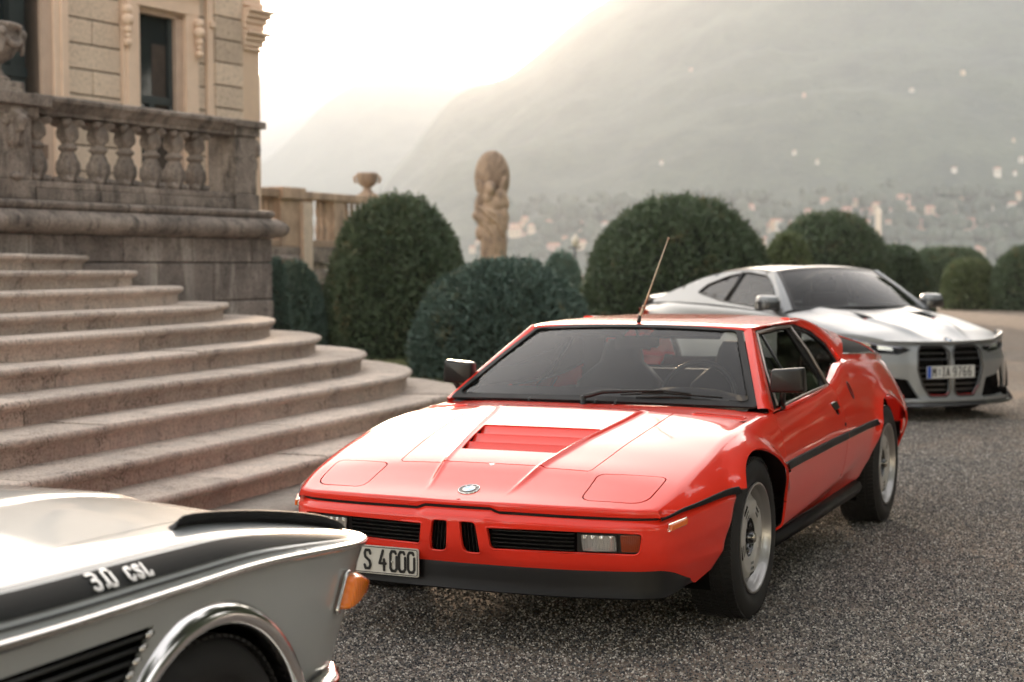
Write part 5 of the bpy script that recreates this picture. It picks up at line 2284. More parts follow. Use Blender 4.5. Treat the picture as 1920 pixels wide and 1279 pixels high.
    for y in np.linspace(-.80, .80, 21):
        c_ = .07 * (abs(y) / .80) ** 4
        rows.append([(-3.40 + c_, y, .36), (-3.42 + c_, y, .50), (-3.40 + c_, y, .60), (-3.40 + c_, y * .84, .80), (-3.36 + c_, y * .80, .835)])
    g.grid(rows)
    g.build('tail_panel', BLACK, M1, recalc=True)
    for sgn in (1, -1):
        g = MB()
        g.box((-3.27, .665 * sgn, .56), (.16, .32, .15))
        g.build('rear_bumper_end', RED, M1, bevel=.02)


def roundel(F4, r, parent):
    """the round badge: chrome rim, dark ring with letters, four quarters"""
    g = MB()
    g.lathe([(r * .92, .0), (r * .92, .003), (r * .96, .0042), (r, .003), (r * 1.01, -.002)], 36, F4)
    rim = g.build('badge', CHR, parent)
    g = MB()
    g.lathe([(0, .0015), (r * .93, .0025)], 36, F4)
    g.build('badge_ring', BLACK, rim)
    blue = bpy.data.materials.get('badge_blue') or plain('badge_blue', (0.05, 0.26, 0.55), 0.2, coat=1)
    wht = bpy.data.materials.get('badge_white') or plain('badge_white', (0.75, 0.75, 0.73), 0.2, coat=1)
    for k in range(4):
        g = MB()
        a0 = k * PI / 2
        pts = [(0, 0)] + [(r * .56 * math.cos(a), r * .56 * math.sin(a)) for a in np.linspace(a0, a0 + PI / 2, 8)]
        g.prism(pts, lambda u, v, h: F4 @ Vector((u, v, .0025 + h)), .0012)
        g.build('badge_quarter', blue if k % 2 == 1 else wht, rim)
    g = MB()
    g.tube([F4 @ Vector((r * .58 * math.cos(a), r * .58 * math.sin(a), .0035)) for a in np.linspace(0, 2 * PI, 30)], r * .025, 5, cap=False)
    g.build('inner_ring', CHR, rim)
    g = MB()
    for i, ch in enumerate('BMW'):
        a = math.radians(132 - 42 * i)
        c0 = Vector((math.cos(a), math.sin(a), 0)) * r * .66
        ux = Vector((math.sin(a), -math.cos(a), 0))
        uy = Vector((math.cos(a), math.sin(a), 0))
        stroke_text(g, ch, lambda u, v, h, c0=c0, ux=ux, uy=uy: F4 @ (c0 + ux * (u - r * .06) + uy * v + Vector((0, 0, .003 + h))), r * .2, r * .035, depth=.0006)
    g.build('badge_letter', wht, rim)


build_m1()


# ---------------------------------------------------------------- greenhouse
def gside(x, z, off=0.0):
    """flank of the cabin: leans inwards"""
    y = 1.2976 - .67 * z - off
    return y


def build_m1_cabin():
    WB = lambda u: np.stack([-.350 - .139 * u * u, .747 * u, .799 - .018 * u * u], -1)
    WT = lambda u: np.stack([-.975 - .040 * u * u, .526 * u, 1.119 - .020 * u * u], -1)

    def WF(u, v):
        u = np.asarray(u, float)[..., None]
        v = np.asarray(v, float)[..., None]
        uu = u[..., 0]
        P = (1 - v) * WB(uu) + v * WT(uu)
        bul = (.010 * 4 * v * (1 - v))
        return P + bul * np.array([.55, 0, .83])
    ug = np.linspace(-1, 1, 49)
    vg = np.linspace(0, 1, 20)
    full = roundpoly([(-.985, .008), (.985, .008), (.975, .985), (-.975, .985)], [.035] * 4, 6)
    inn = roundpoly([(-.945, .060), (.945, .060), (.925, .945), (-.925, .945)], [.045] * 4, 6)
    g = MB()
    addpanel(g, panel_arrays(inn, [], WF, ug, vg, .04, .4))
    ws = g.build('windscreen', GLASSW, M1)
    g = MB()
    addpanel(g, panel_arrays(full, [inn], lambda u, v: WF(u, v) + np.array([.004, 0, .006]), ug, vg, .012, .3, flange=.010, flange_in=(-.5, 0, -.8)))
    s = g.build('windscreen_seal', RUB, ws)
    sharpen(s.data, .8)
    # thin bright bead between rubber and glass
    g = MB()
    pts = [tuple(p + np.array([.006, 0, .008])) for p in WF(np.array([q[0] for q in inn + inn[:1]]), np.array([q[1] for q in inn + inn[:1]]))]
    g.tube(pts, .0022, 5, cap=False)
    g.build('seal_bead', MATB, ws)

    # roof
    def RF(x, y):
        c = pchip([-.97, -1.03, -1.2, -1.5, -1.85, -2.1], [1.119, 1.126, 1.136, 1.141, 1.143, 1.138])(x)
        return c - .018 * (np.abs(y) / .57) ** 2.6 - .010 * sstep(.50, .60, np.abs(y))
    yedge = pchip([-.97, -1.06, -1.4, -1.7, -1.9], [.535, .562, .575, .575, .57])
    g = MB()
    rows = []
    for v in np.linspace(-1, 1, 61):
        row = []
        for f in np.linspace(0, 1, 30):
            xf = -.972 - .040 * v * v - .002
            x = xf + (-1.86 - xf) * f
            y = v * float(yedge(x))
            row.append((x, y, float(RF(x, y))))
        rows.append(row)
    g.grid(rows)
    # front edge turned down to the glass
    e = [r[0] for r in rows]
    g.grid([[p, (p[0] + .012, p[1], p[2] - .004), (p[0] + .017, p[1], p[2] - .012)] for p in e][::-1])
    ro = g.build('roof', RED, M1, weld=True, recalc=True)
    sharpen(ro.data, .9)

    # side skin of the cabin (both): one red panel with the window opening
    frame = [(-.585, .772), (-1.072, .790), (-1.64, .803), (-1.87, .820), (-2.155, .885), (-2.150, .985), (-2.02, 1.055), (-1.78, 1.100), (-1.40, 1.106), (-1.045, 1.094), (-.80, .925)]
    outer = [(-.560, .764), (-1.1, .782), (-1.64, .803), (-1.89, .838), (-2.19, .898), (-2.205, .99), (-2.09, 1.055), (-1.85, 1.118), (-1.72, 1.122), (-1.40, 1.119), (-1.03, 1.106), (-.775, .935)]
    GF = lambda off: (lambda x, z: np.stack([x, gside(x, z, off), z], -1))
    gx, gz = np.arange(-2.3, -.5, .03), np.arange(.74, 1.15, .03)
    g0 = MB()
    arr = panel_arrays(outer, [frame], GF(.0), gx, gz, .02, .4, flange=.02, flip=True, flange_in=(0, -1, -.3))
    # black frame with two openings
    dg = roundpoly([(-1.060, 1.068), (-1.582, 1.081), (-1.60, 1.06), (-1.615, .835), (-1.570, .803), (-.700, .779)], [.012, .012, .02, .02, .012, .02], 4)
    qg = roundpoly([(-1.725, 1.080), (-1.975, 1.045), (-2.108, .972), (-2.130, .892), (-1.88, .829), (-1.70, .815)], [.012, .03, .03, .02, .02, .012], 4)
    arrf = panel_arrays(frame, [dg, qg], GF(.004), gx, gz, .02, .4, flange=.016, flip=True, flange_in=(0, -1, -.3))
    arrg = panel_arrays(roundpoly([(-1.045, 1.075), (-1.60, 1.086), (-1.63, .80), (-.66, .772)], .01, 2), [], GF(.012), gx, gz, .03, .4, flip=True)
    arrq = panel_arrays(roundpoly([(-1.71, 1.085), (-1.98, 1.055), (-2.13, .975), (-2.145, .885), (-1.88, .822), (-1.69, .808)], .01, 2), [], GF(.012), gx, gz, .03, .4, flip=True)
    for sgn in (1, -1):
        g = MB()
        addpanel(g, arr, mirror=sgn < 0)
        sk = g.build('cabin_side', RED, M1)
        sharpen(sk.data, .8)
        g = MB()
        addpanel(g, arrf, mirror=sgn < 0)
        fr = g.build('window_frame', MATB, M1)
        g = MB()
        addpanel(g, arrg, mirror=sgn < 0)
        g.build('door_glass', GLASS, M1)
        g = MB()
        addpanel(g, arrq, mirror=sgn < 0)
        g.build('quarter_glass', GLASS, M1)
        P3 = lambda x, z, off: (x, gside(x, z, off) * sgn, z)
        # satin frame rails of the door window, as in the photo pale against black
        g = MB()
        for pts, r in (([(-1.035, 1.082), (-1.40, 1.094), (-1.655, 1.093)], .0085), ([(-1.655, 1.093), (-1.70, .97), (-1.655, .808)], .0085),
                       ([(-1.655, .806), (-1.10, .792), (-.70, .776)], .006), ([(-1.035, 1.082), (-.82, .93), (-.66, .785)], .006)):
            g.tube([P3(a, b_, -.004) for a, b_ in pts], r, 6)
        g.build('window_trim', plain_once('satin_trim', (0.34, 0.30, 0.27), 0.35, metal=0.6), fr)
        g = MB()
        g.tube([P3(-1.095, 1.070, -.002), P3(-1.045, .785, -.002)], .007, 6)
        g.build('window_divider', BLACK, fr)
        # belt highlight moulding
        g = MB()
        g.tube([P3(-.74, .767, -.006), P3(-1.2, .781, -.006), P3(-1.62, .798, -.006)], .0095, 8)
        g.build('belt_moulding', RED, M1)
        # windscreen pillar
        g = MB()
        rows = []
        for f in np.linspace(0, 1, 24):
            w = WF(np.array([.985 * 1.0]), np.array([f]))[0]
            a_ = np.array([w[0] - .000, w[1] + .000, w[2] + .002])
            bx = -.565 + (-1.035 + .565) * f
            bz = .766 + (1.104 - .766) * f
            b_ = np.array([bx, gside(bx, bz, 0), bz])
            mid = (a_ + b_) / 2 + np.array([.013, .020, .016])
            row = []
            for t in np.linspace(0, 1, 9):
                p = (1 - t) ** 2 * a_ + 2 * t * (1 - t) * mid + t * t * b_
                row.append((p[0], p[1] * sgn, p[2]))
            rows.append(row)
        g.grid(rows)
        g.build('windscreen_pillar', RED, M1, recalc=True)
        # roof rail: rolls from the roof into the side
        g = MB()
        rows = []
        for f in np.linspace(0, 1, 20):
            x = -1.02 + (-1.86 + 1.02) * f
            y_ = float(yedge(x))
            a_ = np.array([x, y_ - .002, float(RF(x, y_)) + .0005])
            zz = float(np.interp(-x, [1.02, 1.40, 1.72, 1.86], [1.106, 1.119, 1.122, 1.116]))
            b_ = np.array([x, gside(x, zz, -.0005), zz])
            mid = (a_ + b_) / 2 + np.array([0, .008, .006])
            rows.append([tuple((((1 - t) ** 2 * a_ + 2 * t * (1 - t) * mid + t * t * b_)) * np.array([1, sgn, 1])) for t in np.linspace(0, 1, 5)])
        g.grid(rows)
        g.build('roof_rail', RED, M1, recalc=True)
        # sail panel behind the cabin: from the edge line E up to the inner line I
        E = [(-1.70, .555, 1.114), (-1.85, .548, 1.108), (-2.09, .592, 1.055), (-2.205, .636, .99), (-2.22, .700, .905), (-2.6, .722, .889), (-3.0, .712, .874), (-3.36, .680, .845)]
        I = [(-1.72, .50, 1.129), (-1.95, .50, 1.122), (-2.22, .51, 1.098), (-2.40, .52, 1.070), (-2.62, .53, 1.040), (-2.85, .54, 1.005), (-3.10, .56, .965), (-3.40, .62, .848)]
        k = np.linspace(0, 7, 43)
        Ei = np.stack([pchip(range(8), [p[c_] for p in E])(k) for c_ in range(3)], -1)
        Ii = np.stack([pchip(range(8), [p[c_] for p in I])(k) for c_ in range(3)], -1)

        def SF(u, v, Ei=Ei, Ii=Ii, k=k):
            A = np.stack([np.interp(u, k, Ei[:, c_]) for c_ in range(3)], -1)
            B = np.stack([np.interp(u, k, Ii[:, c_]) for c_ in range(3)], -1)
            v = np.asarray(v)[..., None]
            P = A * (1 - v) + B * v
            P[..., 1] += .02 * 4 * (v * (1 - v))[..., 0]
            P[..., 2] += .012 * 4 * (v * (1 - v))[..., 0]
            return P
        vq = [(4.15, .16), (6.35, .16), (6.0, .74), (4.55, .86)]
        g = MB()
        addpanel(g, panel_arrays([(0, 0), (7, 0), (7, 1), (0, 1)], [roundpoly(vq, .05, 3)], SF, np.arange(0, 7, .15), np.arange(0, 1, .12), .12, .35, flange=.014, flange_in=(0, -.2, -1)), mirror=sgn < 0)
        sl = g.build('rear_pillar', RED, M1)
        sharpen(sl.data, .8)
        g = MB()
        addpanel(g, panel_arrays(vq, [], lambda u, v: SF(u, v) + np.array([0, -.002, -.007]), np.arange(4, 7, .3), np.arange(0, 1, .2), .1, .3), mirror=sgn < 0)
        g.build('air_vent', plain_once('vent_mesh', (0.012, 0.012, 0.012), 0.7, spec=.2, bumps=1.0, bscale=260), sl)
        g = MB()
        pa = [SF(np.array([u]), np.array([.12]))[0] for u in np.linspace(4.15, 6.35, 8)]
        g.tube([(p[0], p[1] * sgn, p[2] + .003) for p in pa], .004, 5)
        g.build('vent_trim', CHR, sl)
        # closing skin from belt up to the sail foot
        g = MB()
        rows = []
        for x in np.linspace(-1.66, -3.36, 40):
            q = m1F(np.array([x]), np.array([.785]))[0]
            if x > -2.2:
                zz = q[2] + .012
                b_ = (x, gside(x, zz, -.001), zz)
            else:
                u = np.interp(-x, [2.22, 2.6, 3.0, 3.36], [4, 5, 6, 7])
                b_ = tuple(SF(np.array([u]), np.array([0.0]))[0])
            rows.append([(q[0], q[1] * sgn, q[2]), (b_[0], b_[1] * sgn, b_[2] - .001)])
        g.grid(rows)
        g.build('rear_shoulder', RED, M1, recalc=True)
        # door mirror
        g = MB()
        F = frame4((-.655, (.822 if sgn > 0 else .768) * sgn, .893), (0, 1, 0), (0, 0, 1), (1, 0, 0))
        sec = []
        for h, k_ in ((-.035, .90), (-.033, .97), (.004, 1.0), (.022, .965), (.030, .88), (.032, .80)):
            poly = roundpoly([(-.076 * k_, -.052 * k_), (.080 * k_, -.048 * k_), (.072 * k_, .062 * k_), (-.072 * k_, .050 * k_)] if sgn > 0 else
                             [(-.080 * k_, -.048 * k_), (.076 * k_, -.052 * k_), (.072 * k_, .050 * k_), (-.072 * k_, .062 * k_)], .014, 4)
            sec.append([F @ Vector((a, b_, h)) for a, b_ in poly])
        g.grid(sec, closed=True)
        g.add(sec[-1], [tuple(range(len(sec[-1])))], True)
        g.add(sec[0], [tuple(range(len(sec[0])))[::-1]], False)
        mr = g.build('door_mirror', BLACK, M1, weld=True, recalc=True)
        sharpen(mr.data, .7)
        g = MB()
        g.tube([(-.665, .80 * sgn, .85), (-.70, .785 * sgn, .80), (-.725, .775 * sgn, .772)], [.013, .014, .018], 8)
        g.box((-.745, .775 * sgn, .770), (.09, .03, .016))
        g.build('mirror_arm', BLACK, mr)
        g = MB()
        g.box((-.6915, (.822 if sgn > 0 else .768) * sgn, .893), (.002, .130, .085))
        g.build('mirror_glass', CHR, mr)

    # closing piece between roof rear and rear window
    g = MB()
    g.box((-1.885, 0, 1.088), (.06, .92, .04))
    g.build('roof_rear_edge', RED, M1, bevel=.012)
    # engine cover slats between the sail panels
    for k in range(7):
        x = -2.02 - k * .175
        z = float(np.interp(-x, [1.95, 2.4, 2.85, 3.2], [.86, .83, .80, .77]))
        g = MB()
        g.box((x, 0, z - .01), (.125, 1.0, .012), M=Matrix.Rotation(-.28, 3, 'Y'))
        g.build('engine_cover_slat', MATB, M1)
    # ---- cabin inside
    g = MB()
    rows = []
    for y in np.linspace(-.70, .70, 31):
        hump = .030 * math.exp(-((y - .33) / .20) ** 4)
        step_ = .018 * float(sstep(-.05, .02, -y))
        rows.append([(-.44, y, .775), (-.52, y, .788), (-.66, y, .802 + .2 * hump), (-.78, y, .812 + hump + step_), (-.86, y, .800 + hump + step_), (-.90, y, .74 + hump), (-.92, y, .50)])
    g.grid(rows)
    g.build('dashboard', LEATH, M1, recalc=True)
    g = MB()
    F = frame4((-1.0, .30, .765), (0, 1, 0), Vector((-.35, 0, 1)).normalized(), Vector((1, 0, .35)).normalized())
    g.tube([F @ Vector((.185 * math.cos(a), .185 * math.sin(a), 0)) for a in np.linspace(0, 2 * PI, 40)], .013, 8, cap=False)
    g.tube([F @ Vector((-.18, 0, 0)), F @ Vector((.18, 0, 0))], .014, 6)
    g.tube([F @ Vector((0, 0, 0)), F @ Vector((0, -.18, 0))], .014, 6)
    g.tube([F @ Vector((0, 0, 0)), F @ Vector((0, -.02, .16))], .03, 8)
    g.build('steering_wheel', BLACK, M1)
    for sy in (.31, -.31):
        g = MB()
        g.box((-1.42, sy, .42), (.50, .48, .20))
        seat = g.build('seat', LEATH, M1, bevel=.05)
        g = MB()
        rows = []
        for z, w, x in ((.45, .25, -1.52), (.65, .25, -1.56), (.80, .23, -1.60), (.86, .165, -1.62), (.90, .115, -1.63), (.98, .095, -1.645), (1.015, .075, -1.65)):
            poly = roundpoly([(-w, -.05), (w, -.05), (w, .05), (-w, .05)], .035, 3)
            rows.append([(x + b_, sy + a, z) for a, b_ in poly])
        g.grid(rows, closed=True)
        g.add(rows[-1], [tuple(range(len(rows[-1])))], True)
        g.build('seat_back', LEATH, seat, recalc=True)
    g = MB()
    g.box((-1.80, 0, .61), (.03, 1.20, .50))
    g.box((-1.80, .53, .95), (.03, .12, .22))
    g.box((-1.80, -.53, .95), (.03, .12, .22))
    g.build('bulkhead', LEATH, M1)
    g = MB()
    g.box((-1.2, 0, .30), (1.3, 1.4, .06))
    g.box((-1.25, .68, .52), (1.35, .08, .46))
    g.box((-1.25, -.68, .52), (1.35, .08, .46))
    g.box((-1.2, 0, .42), (1.2, .16, .26))
    g.build('cabin_floor', LEATH, M1)
    g = MB()
    g.grid([[(x, y, float(RF(x, y)) - .03) for x in np.linspace(-1.04, -1.86, 10)] for y in np.linspace(-.5, .5, 12)])
    g.build('headlining', LEATH, M1)
    g = MB()
    g.prism(roundpoly([(-.135, .992), (.085, 1.006), (.083, 1.066), (-.130, 1.056)], .015, 4), lambda u, v, h: (-1.07 - h, u - .005, v), .03)
    im = g.build('interior_mirror', BLACK, M1, recalc=True)
    g = MB()
    g.tube([(-1.08, -.02, 1.05), (-1.05, -.02, 1.10)], .008, 6)
    g.build('mirror_stalk', BLACK, im)
    for sy in (.24, -.24):
        g = MB()
        g.box((-1.06, sy, 1.085), (.14, .34, .016), M=Matrix.Rotation(.35, 3, 'Y'))
        g.build('sun_visor', LEATH, M1)

    # aerial on the front edge of the roof
    g = MB()
    base = Vector((-1.035, -.004, 1.128))
    d1 = Vector((-.42, .22, 1.0)).normalized()
    # leans backwards and to the left of the car
    tip = base + Vector((-.30, .055, .42)) * .95
    g.tube([base - Vector((0, 0, .01)), base + Vector((-.012, .004, .03))], [.013, .008], 8)
    g.build('aerial_base', RUB, M1)
    g = MB()
    mid = base.lerp(tip, .17)
    g.tube([base + Vector((-.01, .003, .02)), mid], .0075, 6)
    g.tube([mid, mid + (tip - mid) * .02], .010, 6)
    g.tube([mid, base.lerp(tip, .55), tip], [.0042, .0040, .0034], 6)
    g.tube([tip, tip + (tip - mid).normalized() * .008], .006, 6)
    g.build('aerial', plain_once('brass_rod', (0.50, 0.38, 0.26), 0.3, metal=0.9), M1)

    # wipers
    for pv, tp, el in (((-.335, .005, .815), (-.560, .560, .905), 0), ((-.40, .30, .812), (-.50, .16, .845), 1)):
        pass
    def W3(u, v, h=.012):
        p = WF(np.array([u]), np.array([v]))[0]
        return Vector((p[0] + h * .5, p[1], p[2] + h * .8))
    g = MB()
    piv = Vector((-.332, -.005, .800))
    g.lathe([(0, .030), (.010, .030), (.013, .022), (.013, -.01), (.019, -.012), (.019, -.02)], 14, Matrix.Translation(piv))
    g.tube([piv + Vector((0, 0, .024)), W3(.10, .055, .035), W3(.30, .085, .03), W3(.46, .10, .028)], [.012, .010, .007, .0055], 6)
    w1 = g.build('wiper', BLACK, M1)
    g = MB()
    g.tube([W3(.20, .075, .012), W3(.46, .105, .016), W3(.80, .085, .012)], [.004, .0075, .004], 6)
    g.tube([W3(.33, .09, .022), W3(.46, .112, .024), W3(.62, .098, .018)], .0045, 5)
    g.build('wiper_blade', BLACK, w1)
    g = MB()
    g.tube([W3(.30, .055, .010), W3(.44, .065, .014), W3(.62, .075, .010)], [.004, .0085, .004], 6)
    g.build('wiper_blade', BLACK, w1)
    for y in (.052, .145, -.27):
        g = MB()
        p = Vector((float(-.350 - .139 * (y / .747) ** 2) + .02, y, .7985))
        g.lathe([(0, .012), (.004, .011), (.006, .004), (.008, 0)], 10, Matrix.Translation(p))
        g.tube([p + Vector((0, 0, .010)), p + Vector((-.012, 0, .014))], .003, 5)
        g.build('washer_jet', BLACK, M1)


_once = {}


def plain_once(name, *a, **k):
    if name not in _once:
        _once[name] = plain(name, *a, **k)
    return _once[name]


build_m1_cabin()


# ---------------------------------------------------------------- wheels
def tyre_mesh(g, R, w, rim, F, tread=True):
    h = w / 2
    prof = [(rim, -h * .80), (rim + .010, -h * .90), ((R + rim) / 2, -h * 1.0), (R - .03, -h * .97), (R - .012, -h * .90), (R - .003, -h * .80),
            (R, -h * .5), (R, 0), (R, h * .5), (R - .003, h * .80), (R - .012, h * .90), (R - .03, h * .97), ((R + rim) / 2 + .012, h * 1.0), ((R + rim) / 2, h * 1.015), ((R + rim) / 2 - .012, h * 1.0), (rim + .012, h * .92), (rim, h * .80)]
    g.lathe(prof, 72, F)
    if tread:
        # blocks along the shoulders and the circumferential ribs
        for k in range(90):
            a = 2 * PI * k / 90
            for s, off in ((-1, 0), (1, .5), (-.45, .25), (.45, .75), (0, .5)):
                aa = a + 2 * PI / 90 * off
                c = Vector((math.cos(aa) * (R + .001), math.sin(aa) * (R + .001), s * h * .72))
                M = F.to_3x3() @ Matrix.Rotation(aa, 3, 'Z') @ Matrix.Rotation(.25 * (1 if s > 0 else -1), 3, 'X')
                g.box(F @ c, (.006, .017, h * (.30 if abs(s) == 1 else .24)), M=M)


def m1_wheel(x, sgn, w, yo):
    """yo: distance of the outer rim face from the centre line"""
    yc = yo - w / 2 + .004
    F = frame4((x, yc * sgn, .316), (1, 0, 0), (0, 0, 1 if sgn > 0 else 1), (0, 1, 0)) if False else None
    ax = Vector((0, sgn, 0))
    F = frame4((x, yc * sgn, .316), (sgn, 0, 0), (0, 0, 1), (0, -1, 0)) if False else frame4((x, yc * sgn, .316), (1, 0, 0), Vector((0, 0, 1)) * (-1 if sgn > 0 else 1), ax)
    g = MB()
    tyre_mesh(g, .316, w, .212, F)
    ty = g.build('wheel', RUB, M1)
    h = w / 2 - .004
    g = MB()
    # deep dish rim
    g.lathe([(.214, h - .012), (.2205, h - .004), (.2195, h + .001), (.213, h + .002), (.208, h - .004), (.206, h - .022), (.203, h - .030), (.199, h - .034), (.192, h - .058), (.186, h - .072), (.183, h - .078), (.15, h - .080), (.19, -h * .9)], 72, F)
    rim = g.build('rim', STEEL, ty)
    sharpen(rim.data, .9)
    # slotted disc
    slots = []
    for k in range(5):
        a0 = math.radians(90 + 72 * k) if sgn > 0 else math.radians(-90 + 72 * k)
        for j in range(4):
            r = .102 + .0205 * j
            hw = .0215 + .0035 * j
            hh = .0062
            rot = lambda u, v: (u * math.cos(a0) - v * math.sin(a0), u * math.sin(a0) + v * math.cos(a0))
            cut = [rot(r + p, q) for p, q in ((-hh, -hw), (hh, -hw * 1.04), (hh, hw * 1.04), (-hh, hw))]
            slots.append(roundpoly(cut, .003, 2))
    hub = [(.077 * math.cos(t), .077 * math.sin(t)) for t in np.linspace(0, 2 * PI, 33)[:-1]]

    def DF(u, v):
        r = np.hypot(u, v)
        z = h - .016 - .030 * sstep(.140, .184, r) - .014 * sstep(.095, .07, r)
        P = np.stack([u, v, z], -1)
        Mn = np.array(F)
        return P @ Mn[:3, :3].T + Mn[:3, 3]
    gr = np.arange(-.2, .2, .012)
    out = [(.179 * math.cos(t), .179 * math.sin(t)) for t in np.linspace(0, 2 * PI, 73)[:-1]]
    g = MB()
    Fz = np.array(F.to_3x3() @ Vector((0, 0, -1)))
    addpanel(g, panel_arrays(out, slots + [hub], DF, gr, gr, .010, .35, flange=.002, flip=False, flange_in=tuple(Fz)))
    d = g.build('wheel_disc', plain_once('disc_paint', (0.50, 0.49, 0.47), 0.42, metal=0.25, coat=0.3, var=0.03), ty)
    sharpen(d.data, .8)
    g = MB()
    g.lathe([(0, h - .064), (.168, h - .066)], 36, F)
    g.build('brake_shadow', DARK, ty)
    g = MB()
    g.lathe([(.078, h - .030), (.072, h - .052), (.05, h - .050), (.026, h - .046)], 36, F)
    g.lathe([(.027, h - .050), (.025, h - .016), (.020, h - .008)], 24, F)
    for k in range(5):
        a = 2 * PI * k / 5 + .3
        g.lathe([(.0, h - .030), (.009, h - .030), (.011, h - .036), (.011, h - .050)], 8, F @ Matrix.Translation((math.cos(a) * .054, math.sin(a) * .054, 0)))
    g.build('wheel_hub', plain_once('gloss_black', (0.01, 0.01, 0.011), 0.12, coat=0.8), ty)
    g = MB()
    g.lathe([(.0, h - .003), (.018, h - .004), (.021, h - .009)], 24, F)
    cap = g.build('hub_cap', plain_once('cap_metal', (0.5, 0.47, 0.42), 0.25, metal=1.0), ty)


for x_, yo_, w_ in ((0.0, .868, .205), (-2.56, .880, .225)):
    for s_ in (1, -1):
        m1_wheel(x_, s_, w_, yo_)

# number plate on the chin, its left part behind the silver coupe
PX, PY0, PY1, PZ0, PZ1 = .935, -.672, -.152, .246, .352
g = MB()
g.prism(roundpoly([(PY0, PZ0), (PY1, PZ0), (PY1, PZ1), (PY0, PZ1)], .008, 4), lambda u, v, h: (PX - .0105 + h - .04 * (u + .15) ** 2, u, v), .005)
pl = g.build('number_plate', PLATEW, M1, recalc=True)
g = MB()
pts = roundpoly([(PY0 + .005, PZ0 + .005), (PY1 - .005, PZ0 + .005), (PY1 - .005, PZ1 - .005), (PY0 + .005, PZ1 - .005)], .008, 4)
g.tube([(PX - .0045 - .04 * (u + .15) ** 2, u, v) for u, v in pts + pts[:1]], .0016, 5, cap=False)
g.build('plate_border', INK, pl)
for i, ch in enumerate('S4000'):
    ys = (-.372, -.308, -.262 + .002, -.2235, -.185)[i] - .012
    g = MB()
    stroke_text(g, ch, lambda u, v, h: (PX - .0052 + h - .04 * (ys + u + .15) ** 2, ys + u, PZ0 + .017 + v), .073, .0105, xs=.78, depth=.0008)
    g.build('plate_character', INK, pl)
g = MB()
g.lathe([(0, .004), (.003, .0035), (.0045, 0)], 10, frame4((PX - .003 , -.262, PZ0 + .052), (0, 1, 0), (0, 0, 1), (1, 0, 0)))
g.build('plate_screw', PLATEW, pl)
# ================================================================ the silver classic coupe, near corner
SILV = paint('silver_paint', (0.46, 0.485, 0.49), (0.44, 0.465, 0.47), flake=1, metal=0.25, rough=0.30)
CSL = empty('classic_coupe', (-1.349, 3.5215, 0), PI / 2 - 0.40422)
tag(CSL, 'silver classic coupe lettered 3.0 CSL with orange corner lamp at the lower left', 'car')

_cp = [(-3.45, .70), (-3.2, .77), (-2.6, .80), (-1.6, .805), (-.6, .805), (.0, .803), (.30, .797), (.52, .787), (.67, .768), (.755, .735), (.812, .680), (.850, .60), (.876, .45), (.892, .22), (.896, .0)]
_cs = np.concatenate([[0], np.cumsum(np.hypot(*np.diff(np.array(_cp), axis=0).T))])
_cx, _cy = pchip(_cs, [p[0] for p in _cp]), pchip(_cs, [p[1] for p in _cp])
_ct = np.linspace(0, _cs[-1], 2600)
CTX = _cx(_ct)
CPER = np.stack([_cx(_ct), _cy(_ct)], -1)


def ct_of_x(x):
    return float(np.interp(x, CTX, _ct))


def cplan(t):
    x, y = _cx(t), _cy(t)
    e = .004
    dx, dy = _cx(t + e) - _cx(t - e), _cy(t + e) - _cy(t - e)
    ln = np.maximum(np.hypot(dx, dy), 1e-9)
    return x, y, -dy / ln, dx / ln


def TZ(x):
    return .757 - .050 * sstep(.05, .92, x)


def cside(t, z):
    """skin below the bright trim, right side mirrored later (y positive here)"""
    t = np.asarray(t, float)
    z = np.asarray(z, float)
    x, y, nx, ny = cplan(t)
    w = sstep(.20, .70, x)
    zq = z - (.757 - TZ(x)) * sstep(.48, .74, z)
    lean = (.745 - z) * .52 * w
    o = -.006 + .012 * np.sin(np.clip((z - .40) / .34, 0, 1) * PI) * (1 - .6 * w) + .004 * sstep(.70, .74, z)
    o = o - .05 * sstep(.44, .34, z)
    # slight swelling round the wheel opening
    return np.stack([x + nx * o - lean, y + ny * o, zq], -1)


_Af = pchip([-3.4, -2.4, -.9, -.6, .0, .32, .52, .66, .76, .82, .90], [.06, .085, .097, .094, .085, .068, .052, .036, .020, .009, .004])
_Ac = pchip([-3.4, -1.2, -.6, -.11, .15, .37, .62, .78, .88], [.09, .088, .075, .052, .045, .040, .026, .012, .0])


def cin(x, y):
    P = np.stack([np.atleast_1d(x), np.abs(np.atleast_1d(y))], -1)
    # distance to the rim, nearest vertex of a fine polyline
    d = np.empty(len(P))
    for i in range(0, len(P), 1000):
        d[i:i + 1000] = np.sqrt(((P[i:i + 1000, None, :] - CPER[None, :, :]) ** 2).sum(-1)).min(1)
    return d


def ctop(x, y):
    x = np.atleast_1d(np.asarray(x, float))
    y = np.atleast_1d(np.asarray(y, float))
    d = cin(x, y)
    z = TZ(x) + _Af(x) * (1 - np.exp(-d / .052)) + _Ac(x) * sstep(.10, .62, d)
    # raised middle of the lid
    yr = .30 + .05 * (0 - x)
    z = z + .007 * sstep(.012, -.012, np.abs(y) - yr) * sstep(.84, .4, x)
    # rear of the shoulder line climbs a little
    z = z + .035 * sstep(-.4, -1.6, x)
    return np.stack([x, y, z], -1)


